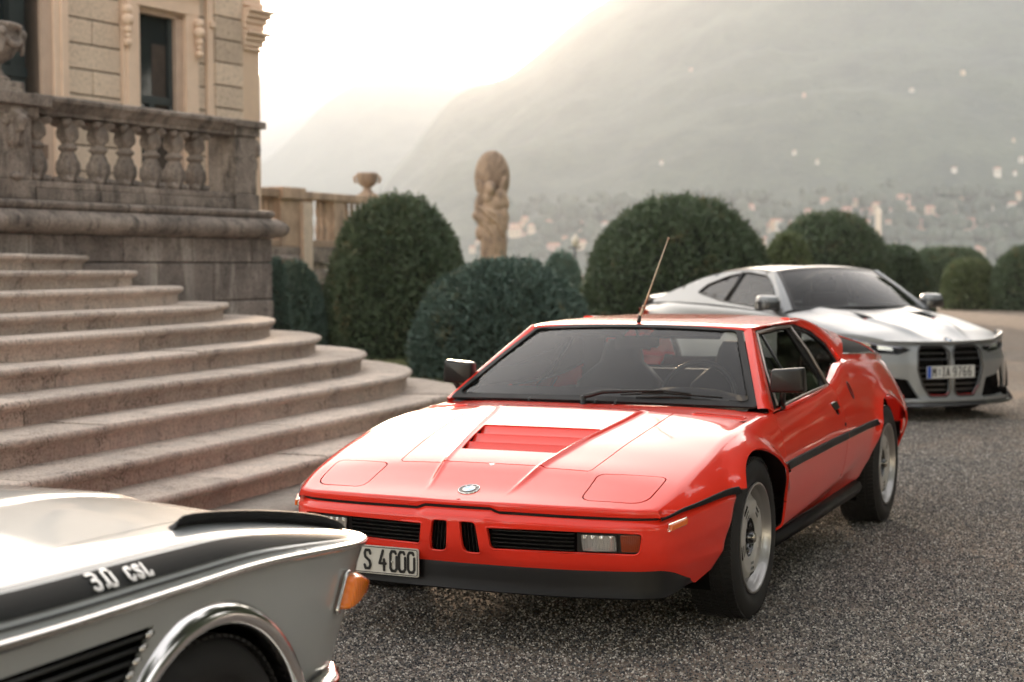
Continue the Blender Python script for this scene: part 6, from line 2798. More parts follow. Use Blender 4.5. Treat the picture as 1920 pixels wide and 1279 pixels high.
def build_csl():
    mir = np.array([1, -1, 1])
    # --- lid and wing tops; the camera sees the right hand side (negative y)
    lid = roundpoly([(-.445, -.622), (-.02, -.618), (.35, -.600), (.68, -.575), (.83, -.50), (.870, -.25), (.876, 0), (.870, .25), (.83, .50), (.68, .575), (.35, .600), (-.02, .618), (-.445, .622), (-.50, .45), (-.52, 0), (-.50, -.45)], .02, 3)
    cc = np.mean(np.array(lid), axis=0)
    gx = np.arange(-.9, .91, .024)
    gy = np.unique(np.concatenate([np.arange(-.80, .81, .024), [-.32, -.31, -.305, -.30, -.295, -.29, .30, .29, .31]]))
    def shrink(poly, k):
        q = np.array(poly)
        return [tuple(p + (cc - p) / np.linalg.norm(cc - p) * k) for p in q]
    g = MB()
    addpanel(g, panel_arrays(shrink(lid, .004), [], lambda u, v: ctop(u, v), gx, gy, .018, .4, flange=.008))
    o = g.build('bonnet', SILV, CSL)
    sharpen(o.data, .8)
    ts = np.linspace(ct_of_x(-.9), _cs[-1], 120)
    rim = [(float(_cx(t)), float(_cy(t))) for t in ts]
    outer = [(x, -y) for x, y in rim] + [(x, y) for x, y in rim[::-1]]
    ring = []
    for dd in (.004, .010, .018, .028, .040, .055):
        for t in np.linspace(ct_of_x(-.88), _cs[-1], 150):
            x, y, nx, ny = cplan(np.array([t]))
            ring += [(x[0] - nx[0] * dd, y[0] - ny[0] * dd), (x[0] - nx[0] * dd, -y[0] + ny[0] * dd)]
    ring = np.array([p for p in ring])
    g = MB()
    addpanel(g, panel_arrays(outer, [lid], lambda u, v: ctop(u, v), gx, gy, .02, .4, flange=.006, extra=ring, avoid=lambda P: cin(P[:, 0], P[:, 1]) < .064))
    o = g.build('wing_top', SILV, CSL)
    sharpen(o.data, .9)
    g = MB()
    rows = []
    for p in lid + lid[:1]:
        p = np.array(p)
        d = (cc - p) / np.linalg.norm(cc - p)
        a, b_ = p - d * .014, p + d * .014
        rows.append([tuple(ctop(*a)[0] - np.array([0, 0, .009])), tuple(ctop(*b_)[0] - np.array([0, 0, .009]))])
    g.grid(rows)
    g.build('gap_shade', DARK, CSL)  # black strip under the bonnet cut stands in for the gap's shade
    # --- bright trim along the shoulder and round the nose, both sides
    for sg in (-1, 1):
        g = MB()
        rows = []
        for t in np.linspace(ct_of_x(-3.2), _cs[-1], 170):
            x, y, nx, ny = [q[0] for q in cplan(np.array([t]))]
            zz = float(TZ(x)) + (.035 * float(sstep(-.4, -1.6, x)))
            rows.append([(x + nx * o_, (y + ny * o_) * sg, zz + dz) for o_, dz in ((-.004, .004), (.004, .0035), (.0085, .0), (.010, -.005), (.006, -.012), (-.006, -.016))])
        g.grid(rows)
        g.build('bright_trim', plain_once('trim_metal', (0.80, 0.77, 0.74), 0.16, metal=1.0), CSL, recalc=True)
    # --- side skin
    arch = [(-.03 + math.cos(a) * .385, .31 + math.sin(a) * .385) for a in np.linspace(math.radians(-14), math.radians(194), 50)]
    out = [(ct_of_x(x), z) for x, z in arch]
    out += [(ct_of_x(x), .215) for x in (-.6, -.9, -1.2, -1.6)] + [(ct_of_x(-1.6), .745)]
    out += [(t, .742) for t in np.linspace(ct_of_x(-1.55), _cs[-1] - .002, 60)]
    out += [(_cs[-1] - .002, .42)] + [(ct_of_x(.66), .38), (ct_of_x(.52), .30), (ct_of_x(.43), .22)]
    vent = [(ct_of_x(-.215), .700), (ct_of_x(-.325), .597), (ct_of_x(-.78), .597), (ct_of_x(-.78), .700)]
    gt = np.arange(1.6, _cs[-1], .026)
    gz = np.unique(np.concatenate([np.arange(.2, .74, .024), [.725, .735]]))
    arr = panel_arrays(out[::-1], [vent], cside, gt, gz, .018, .4, flange=.010, flip=True)
    for sg in (-1, 1):
        g = MB()
        addpanel(g, arr, mirror=sg < 0)
        o = g.build('front_wing', SILV, CSL)
        sharpen(o.data, .8)
        # engine bay side vents
        g = MB()
        g.prism([(ct_of_x(-.19), .71), (ct_of_x(-.30), .59), (ct_of_x(-.8), .59), (ct_of_x(-.8), .71)], lambda u, v, h: tuple((cside(np.array([u]), np.array([v]))[0] + np.array([0, -.03 + h, 0])) * np.array([1, sg, 1])), .002)
        g.build('vent_shadow', DARK, o)
        for k in range(5):
            z = .696 - .0215 * k
            x1 = -.223 - .021 * k
            g = MB()
            pts = [(x, (float(_cy(ct_of_x(x))) - .006) * sg, z - .010) for x in (-.775, -.6, x1 - .012)]
            g.tube(pts, .0042, 6)
            g.build('vent_slat', plain_once('slat_grey', (0.10, 0.105, 0.105), 0.3, metal=0.5), o)
            g = MB()
            g.tube([(x1 - .024, (float(_cy(ct_of_x(x1))) + .001) * sg, z - .012), (x1 - .004, (float(_cy(ct_of_x(x1))) + .002) * sg, z - .006)], .0065, 8)
            g.build('vent_tip', CHR, o)
        # polished wheel arch lip
        g = MB()
        rows = []
        for a in np.linspace(math.radians(-12), math.radians(192), 70):
            x, z = math.cos(a), math.sin(a)
            row = []
            for r, y in ((.399, .792), (.400, .802), (.394, .815), (.382, .830), (.366, .838), (.353, .836), (.346, .828), (.344, .80), (.35, .74)):
                row.append((-.03 + x * r, (y - .012) * sg, .31 + z * r))
            rows.append(row)
        g.grid(rows)
        g.build('arch_lip', plain_once('polished_lip', (0.83, 0.81, 0.80), 0.14, metal=1.0), CSL, recalc=True)
        g = MB()
        rows = [[(-.03 + math.cos(a) * .372, yy * sg, .31 + math.sin(a) * .372) for yy in (.45, .79)] for a in np.linspace(math.radians(-20), math.radians(200), 30)]
        g.grid(rows)
        g.grid([[(0, .45 * sg, .31), r[0]] for r in rows], smooth=False)
        g.build('wheel_arch_liner', DARK, CSL)
        # wheel
        F = frame4((-.03, .695 * sg, .314), (1, 0, 0), Vector((0, 0, 1)) * (-1 if sg > 0 else 1), (0, sg, 0))
        g = MB()
        R, h = .316, .100
        g.lathe([(.17, -h * .8), (.2, -h * .95), (.25, -h * 1.05), (.30, -h * .95), (.314, -h * .8), (.316, 0), (.314, h * .78), (.308, h * .88), (.300, h * .93), (.286, h * 1.02), (.262, h * 1.10), (.240, h * 1.11), (.236, h * 1.09), (.215, h * 1.04), (.195, h * .96), (.185, h * .8)], 72, F)
        for k in range(80):
            a = 2 * PI * k / 80
            for s_ in (-.72, .0, .72):
                c = Vector((math.cos(a) * .317, math.sin(a) * .317, s_ * h))
                g.box(F @ c, (.006, .016, h * .5), M=F.to_3x3() @ Matrix.Rotation(a, 3, 'Z'))
        ty = g.build('wheel', RUB, CSL)
        g = MB()
        g.lathe([(.186, h * .9), (.178, h * .98), (.170, h * .9), (.165, h * .5), (.12, h * .55), (.09, h * .95), (.05, h * 1.0), (0, h * 1.02)], 48, F)
        rm = g.build('rim', plain_once('rim_grey', (0.12, 0.125, 0.13), 0.3, metal=0.7, coat=.5), ty)
        g = MB()
        for k in range(5):
            a = 2 * PI * k / 5
            g.tube([F @ Vector((math.cos(a) * .05, math.sin(a) * .05, h * 1.0)), F @ Vector((math.cos(a) * .17, math.sin(a) * .17, h * .8))], .02, 6)
        g.build('rim_spoke', CHR, rm)
        # corner lamp
        ta_, tb_ = ct_of_x(.600), ct_of_x(.858)
        def lf(t, z, o_, sg=sg):
            p = cside(np.array([t]), np.array([z]))[0]
            _, _, nx, ny = cplan(np.array([t]))
            return ((p[0] + nx[0] * o_), (p[1] + ny[0] * o_) * sg, p[2])
        tm = (ta_ + tb_) / 2
        quad = [(ta_, .590), (tb_, .580), (tb_ + .004, .668), (ta_ + .01, .680)]
        rq = roundpoly(quad, .016, 5)
        c2 = np.mean(np.array(quad), axis=0)
        g = MB()
        rows = []
        for k_, o_ in ((1.0, .0), (1.0, .016), (.985, .026), (.95, .033), (.88, .037), (.70, .040), (.35, .042), (.02, .043)):
            rows.append([lf(float(c2[0] + (p[0] - c2[0]) * k_), float(c2[1] + (p[1] - c2[1]) * k_), o_) for p in rq])
        g.grid(rows, closed=True)
        lm = g.build('indicator_lens', CSLA, CSL, recalc=True)
        g = MB()
        big = roundpoly([(ta_ - .008, .582), (tb_ + .006, .572), (tb_ + .010, .677), (ta_ + .002, .690)], .018, 5)
        g.tube([lf(p[0], p[1], .008) for p in big + big[:1]], .0055, 6, cap=False)
        g.build('lamp_bezel', CHR, lm, recalc=True)
        # rubber air guide on the wing
        g = MB()
        rows = []
        path = [(.045, -.655, 0.0), (.062, -.655, .020), (.080, -.655, .026)] + [(x, -.655, .028) for x in np.linspace(.12, .52, 14)] + [(.58, -.655, .028), (.63, -.655, .027), (.68, -.655, .025), (.725, -.653, .021), (.765, -.650, .016), (.795, -.644, .009)]
        for x, y, hh in path:
            q = ctop(x, y)[0]
            row = []
            for dy, dz in ((.012, -.003), (-.006, hh * .5), (-.016, hh), (-.011, hh + .002), (.0, hh * .6), (.026, -.003)):
                row.append((q[0], (y + dy * 1.0 * (-1)) * (-sg) if False else (-(abs(y) + (-dy))) * (1 if sg < 0 else -1), q[2] + dz))
            rows.append(row)
        g.grid(rows)
        g.build('rubber_air_guide', RUB, CSL, recalc=True)
        # decal stripe and its pin lines; lettering on the near side
        def dp(x, d, lift=.0030, sg=sg):
            t = ct_of_x(x)
            X_, Y_, nx, ny = [q[0] for q in cplan(np.array([t]))]
            X_, Y_ = X_ - nx * d, Y_ - ny * d
            q = ctop(X_, -Y_)[0]
            e1 = ctop(X_ - nx * .002, -(Y_ - ny * .002))[0]
            # outward normal of the curved shoulder
            s_ = e1 - q
            n = np.array([nx * abs(s_[2]), ny * abs(s_[2]), .002])
            n /= np.linalg.norm(n)
            return (q[0] + n[0] * lift, (Y_ + n[1] * lift) * sg, q[2] + n[2] * lift)
        xs = np.linspace(-2.4, .69, 90)
        lo = lambda x: .019
        hi = pchip([-2.4, -.6, .05, .28, .49, .62, .69], [.060, .062, .058, .052, .042, .030, .020])
        g = MB()
        g.grid([[dp(x, lo(x) + (float(hi(x)) - lo(x)) * f) for f in np.linspace(0, 1, 7)] for x in xs])
        g.build('black_stripe', plain_once('stripe_film', (0.006, 0.008, 0.008), 0.55, spec=.10), CSL, recalc=True)
        for fn_ in (lambda x: lo(x) - .0085, lambda x: float(hi(x)) + .012):
            g = MB()
            g.grid([[dp(x, fn_(x) - .0016), dp(x, fn_(x) + .0016)] for x in np.linspace(-2.4, .705, 80)])
            g.build('pin_line', INK, CSL, recalc=True)
        if sg < 0:
            x0 = -.365
            for txt, hh, xo in (('3.0', .036, 0.0), ('CSL', .027, .107)):
                g = MB()
                stroke_text(g, txt, lambda u, v, h, xo=xo: dp(x0 + (xo + u + v * .12), .0245 + v * .86, .0032 + h), hh, .0064, adv=.82, xs=1.2, depth=.0025)
                g.build('letters', plain_once('badge_bright', (0.78, 0.77, 0.74), 0.25, metal=.6), CSL)
        # bumper end
        g = MB()
        rows = []
        bp_ = [(.26, .800), (.30, .818), (.34, .828), (.42, .836), (.52, .832), (.62, .81), (.70, .765), (.76, .69), (.80, .58), (.825, .40), (.835, .2), (.838, 0)]
        for i, (x, y) in enumerate(bp_):
            k_ = .25 if i == 0 else (.7 if i == 1 else 1)
            a = np.array(bp_[max(i - 1, 0)])
            b_ = np.array(bp_[min(i + 1, len(bp_) - 1)])
            T_ = (b_ - a) / np.linalg.norm(b_ - a)
            nx, ny = (T_[1], -T_[0])
            if ny < 0 and x < .6:
                nx, ny = -nx, -ny
            if x >= .6 and nx < 0:
                nx, ny = -nx, -ny
            rows.append([(x + nx * o_ * k_ - .17, (y + ny * o_ * k_) * sg, .400 + dz * k_) for o_, dz in ((-.02, .045), (.005, .047), (.020, .036), (.024, .015), (.014, .0), (.024, -.015), (.020, -.036), (.0, -.047))])
        g.grid(rows)
        g.add(rows[0], [tuple(range(8))])
        g.build('bumper', plain_once('bumper_chrome', (0.80, 0.78, 0.74), 0.12, metal=1.0), CSL, recalc=True)
    # --- nose: grille, lamps (seen only from the side)
    g = MB()
    g.box((.60, 0, .56), (.04, 1.20, .26))
    g.build('nose_grille', BLACK, CSL)
    for y in (-.52, -.36, .36, .52):
        g = MB()
        g.lathe([(0, .05), (.06, .04), (.078, .02), (.084, 0)], 24, frame4((.625, y, .62), (0, 1, 0), (0, 0, 1), (1, 0, 0)))
        g.build('headlight', LENS, CSL)
    for y in (-.065, .065):
        g = MB()
        g.box((.655, y, .56), (.05, .09, .28))
        g.build('kidney', CHR, CSL, bevel=.02)
    g = MB()
    g.box((-1.4, 0, .26), (4.0, 1.2, .06))
    g.box((-1.4, 0, .45), (3.0, 1.30, .30))
    g.build('floor_pan', DARK, CSL)
    # --- the rest of the body, out of the picture: flanks, cabin, tail
    for sg in (-1, 1):
        g = MB()
        rows = []
        for x in np.linspace(-1.6, -3.45, 40):
            t = ct_of_x(x)
            _r2 = math.hypot(x + 2.625, 0)
            zl = .22
            if _r2 < .36:
                zl = .31 + math.sqrt(.36 ** 2 - _r2 ** 2)
            rows.append([tuple(cside(np.array([t]), np.array([zl + (.742 - zl) * f]))[0] * np.array([1, sg, 1])) for f in np.linspace(0, 1, 8)])
        g.grid(rows)
        g.build('rear_side', SILV, CSL, recalc=True)
        F = frame4((-2.625, .68 * sg, .314), (1, 0, 0), Vector((0, 0, 1)) * (-1 if sg > 0 else 1), (0, sg, 0))
        g = MB()
        g.lathe([(.18, -.1), (.29, -.1), (.316, -.07), (.316, .07), (.29, .105), (.19, .10), (.17, .06), (.05, .09), (0, .09)], 48, F)
        g.build('wheel', RUB, CSL)
    g = MB()
    rows = [[tuple(ctop(x, y)[0] + np.array([0, 0, .0])) for y in np.linspace(-.995, .995, 41) * float(_cy(ct_of_x(x)))] for x in np.concatenate([[-.9, -1.1], np.linspace(-1.3, -3.44, 22)])]
    g.grid(rows)
    g.build('upper_body', SILV, CSL, recalc=True)
    # cabin
    R_ = lambda x: float(np.interp(-x, [1.05, 1.45, 2.0, 2.4, 3.0], [.93, 1.30, 1.36, 1.33, .93]))
    g = MB()
    g.grid([[(x, y, R_(x) - .03 * (abs(y) / .56) ** 3 + .0) for y in np.linspace(-.56, .56, 15)] for x in np.linspace(-1.45, -2.4, 10)])
    g.build('roof', SILV, CSL, recalc=True)
    g = MB()
    g.grid([[(-1.05 - .0 * y * y + (-.42) * f, y * (1 - .22 * f), .90 + .38 * f) for y in np.linspace(-.70, .70, 9)] for f in np.linspace(0, 1, 5)])
    g.grid([[(-3.0 + .6 * f, y * (1 - .22 * f), .90 + .40 * f) for y in np.linspace(-.70, .70, 9)] for f in np.linspace(0, 1, 5)])
    for sg in (-1, 1):
        g.grid([[(-1.05 - .42 * f + (-1.95 + 1.0 * f) * k, (.72 - .16 * f) * sg, .88 + .42 * f) for k in np.linspace(0, 1, 6)] for f in np.linspace(0, 1, 4)])
    g.build('cabin_glass', GLD, CSL, recalc=True)
    # wiper peeping in at the left edge
    g = MB()
    q = ctop(-.56, -.42)[0]
    g.tube([(q[0] + .02, q[1] - .02, q[2] + .008), (q[0] - .10, q[1] + .10, q[2] + .012)], .012, 6)
    g.build('air_grille', RUB, CSL)


m, nt, b = newmat('orange_lens')
b.inputs['Base Color'].default_value = (1.0, 0.24, 0.012, 1)
b.inputs['Roughness'].default_value = 0.14
b.inputs['Coat Weight'].default_value = 0.7
b.inputs['Subsurface Weight'].default_value = 0.35
b.inputs['Subsurface Radius'].default_value = (0.03, 0.008, 0.002)
b.inputs['Subsurface Scale'].default_value = 0.6
_v = coords(nt, 'Object')
_w = N(nt, 'ShaderNodeTexWave', Scale=26.0, Distortion=0.2)
_w.bands_direction = 'X'
L(nt, _v, _w.inputs['Vector'])
bump(nt, b, _w.outputs['Fac'], 0.5, 0.003)
CSLA = m
build_csl()
# ================================================================ modern grey coupe behind
FRZ = paint('frozen_grey', (0.27, 0.282, 0.29), (0.255, 0.268, 0.275), flake=1, metal=0.25, rough=0.40)
FRZ.node_tree.nodes['Principled BSDF'].inputs['Coat Roughness'].default_value = 0.28
CARB = plain('carbon', (0.03, 0.03, 0.032), 0.3, coat=.7, var=.2)
REDT = plain('red_edging', (0.65, 0.02, 0.02), 0.35)
M4 = empty('modern_coupe', (3.62836, 14.85296, 0), math.radians(-67.954))
tag(M4, 'silvery grey modern coupe with very tall twin kidney grille parked behind the red car', 'car')


class Loft:
    """body section rows over x; unrolled distance from the centre line as second coordinate"""
    def __init__(self, rows, SG, topk=3.0, fil=()):
        self.r = [(pchip(*a), pchip(*b)) for a, b in rows]
        self.SG = np.array(SG, float)
        self.k = topk
        self.fil = fil

    def raw(self, x, s):
        n = len(self.r) - 1
        Y = [r[0](x) for r in self.r]
        Z = [r[1](x) for r in self.r]
        f = np.clip(s, 0, 1)
        y = Y[0] + (Y[1] - Y[0]) * f
        z = Z[0] + (Z[1] - Z[0]) * f ** self.k
        for i in range(1, n):
            f = np.clip(s - i, 0, 1)
            y = y + (Y[i + 1] - Y[i]) * f
            z = z + (Z[i + 1] - Z[i]) * f
            y = y + .012 * 4 * f * (1 - f)
        return y, z

    def __call__(self, x, sig):
        x = np.asarray(x, float)
        sig = np.asarray(sig, float)
        sg = np.where(sig < 0, -1, 1)
        q = np.abs(sig)
        inv = lambda v: np.interp(v, self.SG, np.arange(len(self.SG)))
        y, z = self.raw(x, inv(q))
        for c, e in self.fil:
            w = np.abs(q - c) < e
            if w.any():
                t = (q[w] - c + e) / (2 * e)
                A = self.raw(x[w], inv(np.full(w.sum(), c - e)))
                K = self.raw(x[w], inv(np.full(w.sum(), c)))
                B = self.raw(x[w], inv(np.full(w.sum(), c + e)))
                y[w] = (1 - t) ** 2 * A[0] + 2 * t * (1 - t) * K[0] + t * t * B[0]
                z[w] = (1 - t) ** 2 * A[1] + 2 * t * (1 - t) * K[1] + t * t * B[1]
        return np.stack([x, y * sg, z], -1)

    def side(self, x, z):
        Z = [float(r[1](x)) for r in self.r]
        for i in range(1, len(Z) - 1):
            if z >= Z[i + 1] or i == len(Z) - 2:
                f = (Z[i] - z) / max(Z[i] - Z[i + 1], 1e-4)
                return (x, float(np.interp(i + f, np.arange(len(self.SG)), self.SG)))

    def top(self, x, y):
        return (x, float(y) / float(self.r[1][0](x)) * self.SG[1])


def build_m4():
    XS = [.86, .7, .5, .3, 0, -.3, -.6, -1.4, -2.2, -2.9, -3.4, -3.85]
    rows = [
        ((XS, [0] * 12), (XS, [.70, .755, .82, .865, .925, .965, .995, 1.0, 1.02, 1.03, 1.03, 1.0])),
        ((XS, [.50, .66, .765, .81, .84, .855, .865, .872, .862, .85, .80, .70]), (XS, [.690, .715, .765, .80, .855, .90, .935, .975, 1.0, 1.01, .995, .96])),
        ((XS, [.56, .76, .865, .90, .925, .92, .908, .905, .92, .945, .90, .80]), (XS, [.60, .60, .62, .66, .69, .69, .69, .70, .73, .76, .76, .75])),
        ((XS, [.56, .76, .865, .895, .91, .905, .895, .89, .905, .93, .88, .78]), (XS, [.32, .32, .32, .32, .32, .32, .32, .32, .33, .34, .36, .40])),
        ((XS, [.53, .73, .84, .87, .885, .88, .872, .87, .88, .90, .85, .74]), (XS, [.16, .16, .16, .16, .16, .16, .17, .17, .18, .19, .22, .28])),
    ]
    F = Loft(rows, [0, .85, 1.10, 1.48, 1.65], 3.2, ((.85, .06), (1.10, .03)))

    def F2(x, s):
        P = F(x, s)
        # power domes and creases of the lid
        y = np.abs(P[..., 1])
        xx = P[..., 0]
        yr = .20 + .34 * (.80 - xx) / 1.4
        up = sstep(.70, .35, xx) * sstep(-.7, -.4, xx)
        P[..., 2] += (np.abs(s) < .8) * sstep(.85, .5, xx) * sstep(-.66, -.45, xx) * (.022 * np.exp(-((y - yr) / .055) ** 2) - .012 * np.exp(-(y / (yr * .5)) ** 2))
        for xc, r0 in ((0, .385), (-2.857, .395)):
            r = np.hypot(xx - xc, P[..., 2] - .33)
            P[..., 1] += np.sign(P[..., 1]) * .016 * (1 - sstep(r0, r0 + .07, r)) * (P[..., 2] > .4) * (np.abs(s) > .9)
        return P
    xe = pchip([0, .2, .4, .55, .68, .80, .88], [.825, .82, .79, .735, .655, .52, .36])      # front edge of the lid
    # vents in the lid
    out = [F.top(float(xe(y)), y) for y in (0, .1, .2, .3, .4, .5, .6)] + [F.top(.675, .635), (.60, .80), (.52, .86), (.44, .92), (.40, .97), (.385, 1.02), (.375, 1.06)]
    out += [F.side(math.cos(a) * .385, .33 + math.sin(a) * .385) for a in np.linspace(math.radians(50), math.radians(192), 40)]
    out += [(x, 1.645) for x in np.arange(-.42, -2.44, -.1)]
    out += [F.side(-2.857 + math.cos(a) * .395, .335 + math.sin(a) * .395) for a in np.linspace(math.radians(-12), math.radians(192), 50)]
    out += [(x, 1.64) for x in (-3.32, -3.6, -3.84)] + [(-3.85, 1.2), (-3.85, .86)]
    out += [(x, .845) for x in np.arange(-3.8, -.60, .08)] + [F.top(-.56, .80)] + [F.top(-.42 - .16 * (y / .74) ** 2, y) for y in (.7, .5, .3, 0)]
    vent = [F.top(*p) for p in roundpoly([(.20, .30), (.12, .44), (-.14, .40), (-.30, .30), (-.05, .28)], .02, 3)]
    gx = np.arange(-3.85, .85, .04)
    gs = np.unique(np.concatenate([np.arange(0, .78, .035), np.arange(.78, .93, .014), np.arange(.95, 1.06, .03), np.arange(1.06, 1.14, .012), np.arange(1.16, 1.65, .04)]))
    arr = panel_arrays(out, [vent], F2, gx, gs, .025, .4, flange=.02)
    for sg in (1, -1):
        g = MB()
        addpanel(g, arr, mirror=sg < 0)
        o = g.build('body_side', FRZ, M4)
        sharpen(o.data, .8)
        g = MB()
        pts = F2(np.array([p[0] for p in vent + vent[:1]]), np.array([p[1] for p in vent + vent[:1]]))
        g.tube([(p[0], p[1] * sg, p[2] + .001) for p in pts[:6]], .004, 5)
        g.build('vent_edging', REDT, o)
        g = MB()
        g.prism([(.22, .27), (.22, .46), (-.32, .46), (-.32, .27)], lambda u, v, h: (u, v * sg, float(F2(np.array([u]), np.array([F.top(u, v)[1]]))[0][2]) - .03 + h), .002)
        g.build('lid_vent', DARK, o)
        # liner, wheel
        for xc, R, w, yo in ((0, .335, .275, .895), (-2.857, .345, .285, .915)):
            g = MB()
            rws = [[(xc + math.cos(a) * .40, yy * sg, .33 + math.sin(a) * .385) for yy in (.5, .88)] for a in np.linspace(math.radians(-20), math.radians(200), 24)]
            g.grid(rws)
            g.grid([[(xc, .5 * sg, .33), r[0]] for r in rws], smooth=False)
            g.build('wheel_arch_liner', DARK, M4)
            Fw = frame4((xc, (yo - w / 2) * sg, R), (1, 0, 0), Vector((0, 0, 1)) * (-1 if sg > 0 else 1), (0, sg, 0))
            g = MB()
            tyre_mesh(g, R, w, .25, Fw, tread=False)
            ty = g.build('wheel', RUB, M4)
            g = MB()
            h = w / 2
            g.lathe([(.25, h * .85), (.257, h * .97), (.25, h), (.24, h * .9), (.235, 0), (.2, -h * .4), (0, -h * .4)], 40, Fw)
            for k in range(10):
                a = 2 * PI * k / 10
                for da in (-.07, .07):
                    g.tube([Fw @ Vector((.05 * math.cos(a), .05 * math.sin(a), h * .75)), Fw @ Vector((.24 * math.cos(a + da), .24 * math.sin(a + da), h * .88))], .010, 5)
            g.lathe([(.0, h * .85), (.04, h * .84), (.06, h * .7)], 16, Fw)
            g.build('rim', plain_once('dark_alloy', (0.035, 0.035, 0.037), 0.3, metal=.7, coat=.5), ty)
    # ---- front mask
    pl = [(.845, 0), (.84, .2), (.81, .4), (.752, .57), (.675, .71), (.575, .82), (.46, .888), (.34, .912), (.26, .918)]
    tt = np.concatenate([[0], np.cumsum(np.hypot(*np.diff(np.array(pl), axis=0).T))])
    px_, py_ = pchip(tt, [p[0] for p in pl]), pchip(tt, [p[1] for p in pl])
    tq = np.linspace(0, tt[-1], 300)
    ty_ = lambda y: float(np.interp(y, py_(tq), tq))

    def FM(t, z):
        a = np.abs(t)
        x, y = px_(a), py_(a)
        e = .004
        dx, dy = px_(a + e) - px_(np.maximum(a - e, 0)), py_(a + e) - py_(np.maximum(a - e, 0))
        ln = np.hypot(dx, dy)
        nx, ny = dy / ln, -dx / ln
        o_ = .03 * sstep(.60, .72, z) * (1 - sstep(.55, .8, a)) + .02 * sstep(.52, .60, z) + .020 * np.exp(-((z - .55) / .04) ** 2) * 0
        o_ = o_ - .030 * sstep(.24, .17, z) + .02 * sstep(.40, .30, z) * sstep(.20, .25, z) * 0
        # the frame of the kidneys stands forward
        o_ = o_ - .025 * sstep(.42, .34, a) * sstep(.70, .62, z)
        return np.stack([x - nx * o_, (y - ny * o_) * np.where(t < 0, -1, 1), z], -1)
    ztop = pchip([0, .3, .5, .62, .75, .88, 1.2], [.705, .700, .705, .725, .755, .775, .79])
    T = ty_(.905)
    o1 = [(t, float(ztop(abs(t)))) for t in np.linspace(-T, T, 70)] + [(T, .74), (T - .02, .5), (T - .06, .35), (T - .06, .17)]
    o1 += [(t, .165) for t in np.linspace(T - .08, -T + .08, 50)] + [(-T + .06, .17), (-T + .06, .35), (-T + .02, .5), (-T, .74)]
    kid = roundpoly([(.022, .625), (.022, .265), (.06, .222), (.235, .222), (.300, .315), (.352, .47), (.340, .635), (.300, .672), (.075, .672)], .02, 3)
    ink = roundpoly([(.33, .205), (.43, .375), (.60, .40), (.70, .47), (.80, .30), (.78, .235), (.60, .205)], .015, 3)
    hl = roundpoly([(.385, .638), (.47, .668), (.70, .700), (.93, .752), (.965, .735), (.96, .665), (.72, .612), (.50, .597)], .015, 3)
    sl = [(ty_(.875), .50), (ty_(.893), .50), (ty_(.893), .26), (ty_(.878), .26)]
    hs = []
    for h_ in (kid, ink, hl):
        hs += [h_, [(-a, b_) for a, b_ in h_][::-1]]
    g = MB()
    addpanel(g, panel_arrays(o1, hs, FM, np.arange(-1.2, 1.2, .035), np.arange(.17, .78, .03), .02, .4, flange=.03, flange_in=(-1, 0, 0)))
    fm = g.build('front_mask', FRZ, M4)
    sharpen(fm.data, .7)
    for sg in (1, -1):
        def fp(u, v, h):
            p = FM(np.array([u * sg]), np.array([v]))[0]
            return (p[0] + h, p[1], p[2])
        g = MB()
        g.prism([(0.01, .21), (.36, .21), (.37, .68), (.01, .68)], lambda u, v, h: fp(u, v, h - .09), .004)
        bk = g.build('grille_void', DARK, fm)
        for z in (.27, .32, .37, .42, .47, .545, .60, .645):
            g = MB()
            g.prism([(.02, z), (.345, z), (.345, z + .014), (.02, z + .014)], lambda u, v, h: fp(u, v, h - .05), .018)
            g.build('kidney_bar', CARB, bk)
        g = MB()
        P = [fp(p[0], p[1], .002) for p in kid + kid[:1]]
        g.tube(P, .010, 6, cap=False)
        g.build('kidney_frame', CARB, fm)
        g = MB()
        g.tube([fp(p[0], p[1] + .012, .004) for p in kid if p[1] < .33], .0022, 5, cap=False)
        g.build('red_accent', REDT, fm)
        g = MB()
        g.prism(ink, lambda u, v, h: fp(u, v, h - .07), .004)
        g.build('intake_void', DARK, fm)
        g = MB()
        g.prism(hl, lambda u, v, h: fp(u, v, h - .028), .003)
        hb = g.build('headlight', plain_once('headlight_dark', (0.012, 0.013, 0.018), 0.2, coat=1), fm)
        g = MB()
        for a, b_ in ((.62, .655), (.82, .695)):
            g.prism(roundpoly([(a - .07, b_ - .022), (a + .07, b_ - .010), (a + .075, b_ + .028), (a - .06, b_ + .012)], .008, 2), lambda u, v, h: fp(u, v, h - .024), .008)
        g.build('lamp_unit', LENS, hb)
        g = MB()
        g.tube([fp(u, float(np.interp(u, [.47, .70, .93], [.664, .695, .745])) - .006, -.012) for u in np.linspace(.47, .93, 10)], .006, 5)
        g.build('light_guide', plain_once('light_guide', (.6, .62, .75), .15, coat=.5), hb)
        # corner aero blade
        g = MB()
        g.tube([(.50, .888 * sg, .50), (.515, .895 * sg, .38), (.51, .90 * sg, .26)], [.005, .011, .016], 6)
        g.prism([(.46, .14), (.58, .145), (.55, .18), (.46, .26)], lambda u, v, h: (u, (.885 + h) * sg, v), .04)
        g.build('aero_blade', CARB, M4, recalc=True)
        # wing mirror
        yo = (.965 if sg < 0 else .95)
        g = MB()
        Fm = frame4((-.70, yo * sg, 1.045), (0, 1, 0), (0, 0, 1), (1, 0, 0))
        rws = []
        for h, k_ in ((-.06, .82), (-.05, .95), (.0, 1.0), (.05, .92), (.085, .70), (.10, .35), (.104, .02)):
            rws.append([Fm @ Vector((a * k_, b_ * k_, h)) for a, b_ in roundpoly([(-.115, -.068), (.115, -.060), (.105, .068), (-.10, .072)], .045, 5)])
        g.grid(rws, closed=True)
        g.add(rws[0], [tuple(range(len(rws[0])))[::-1]])
        mm = g.build('door_mirror', FRZ, M4, recalc=True)
        g = MB()
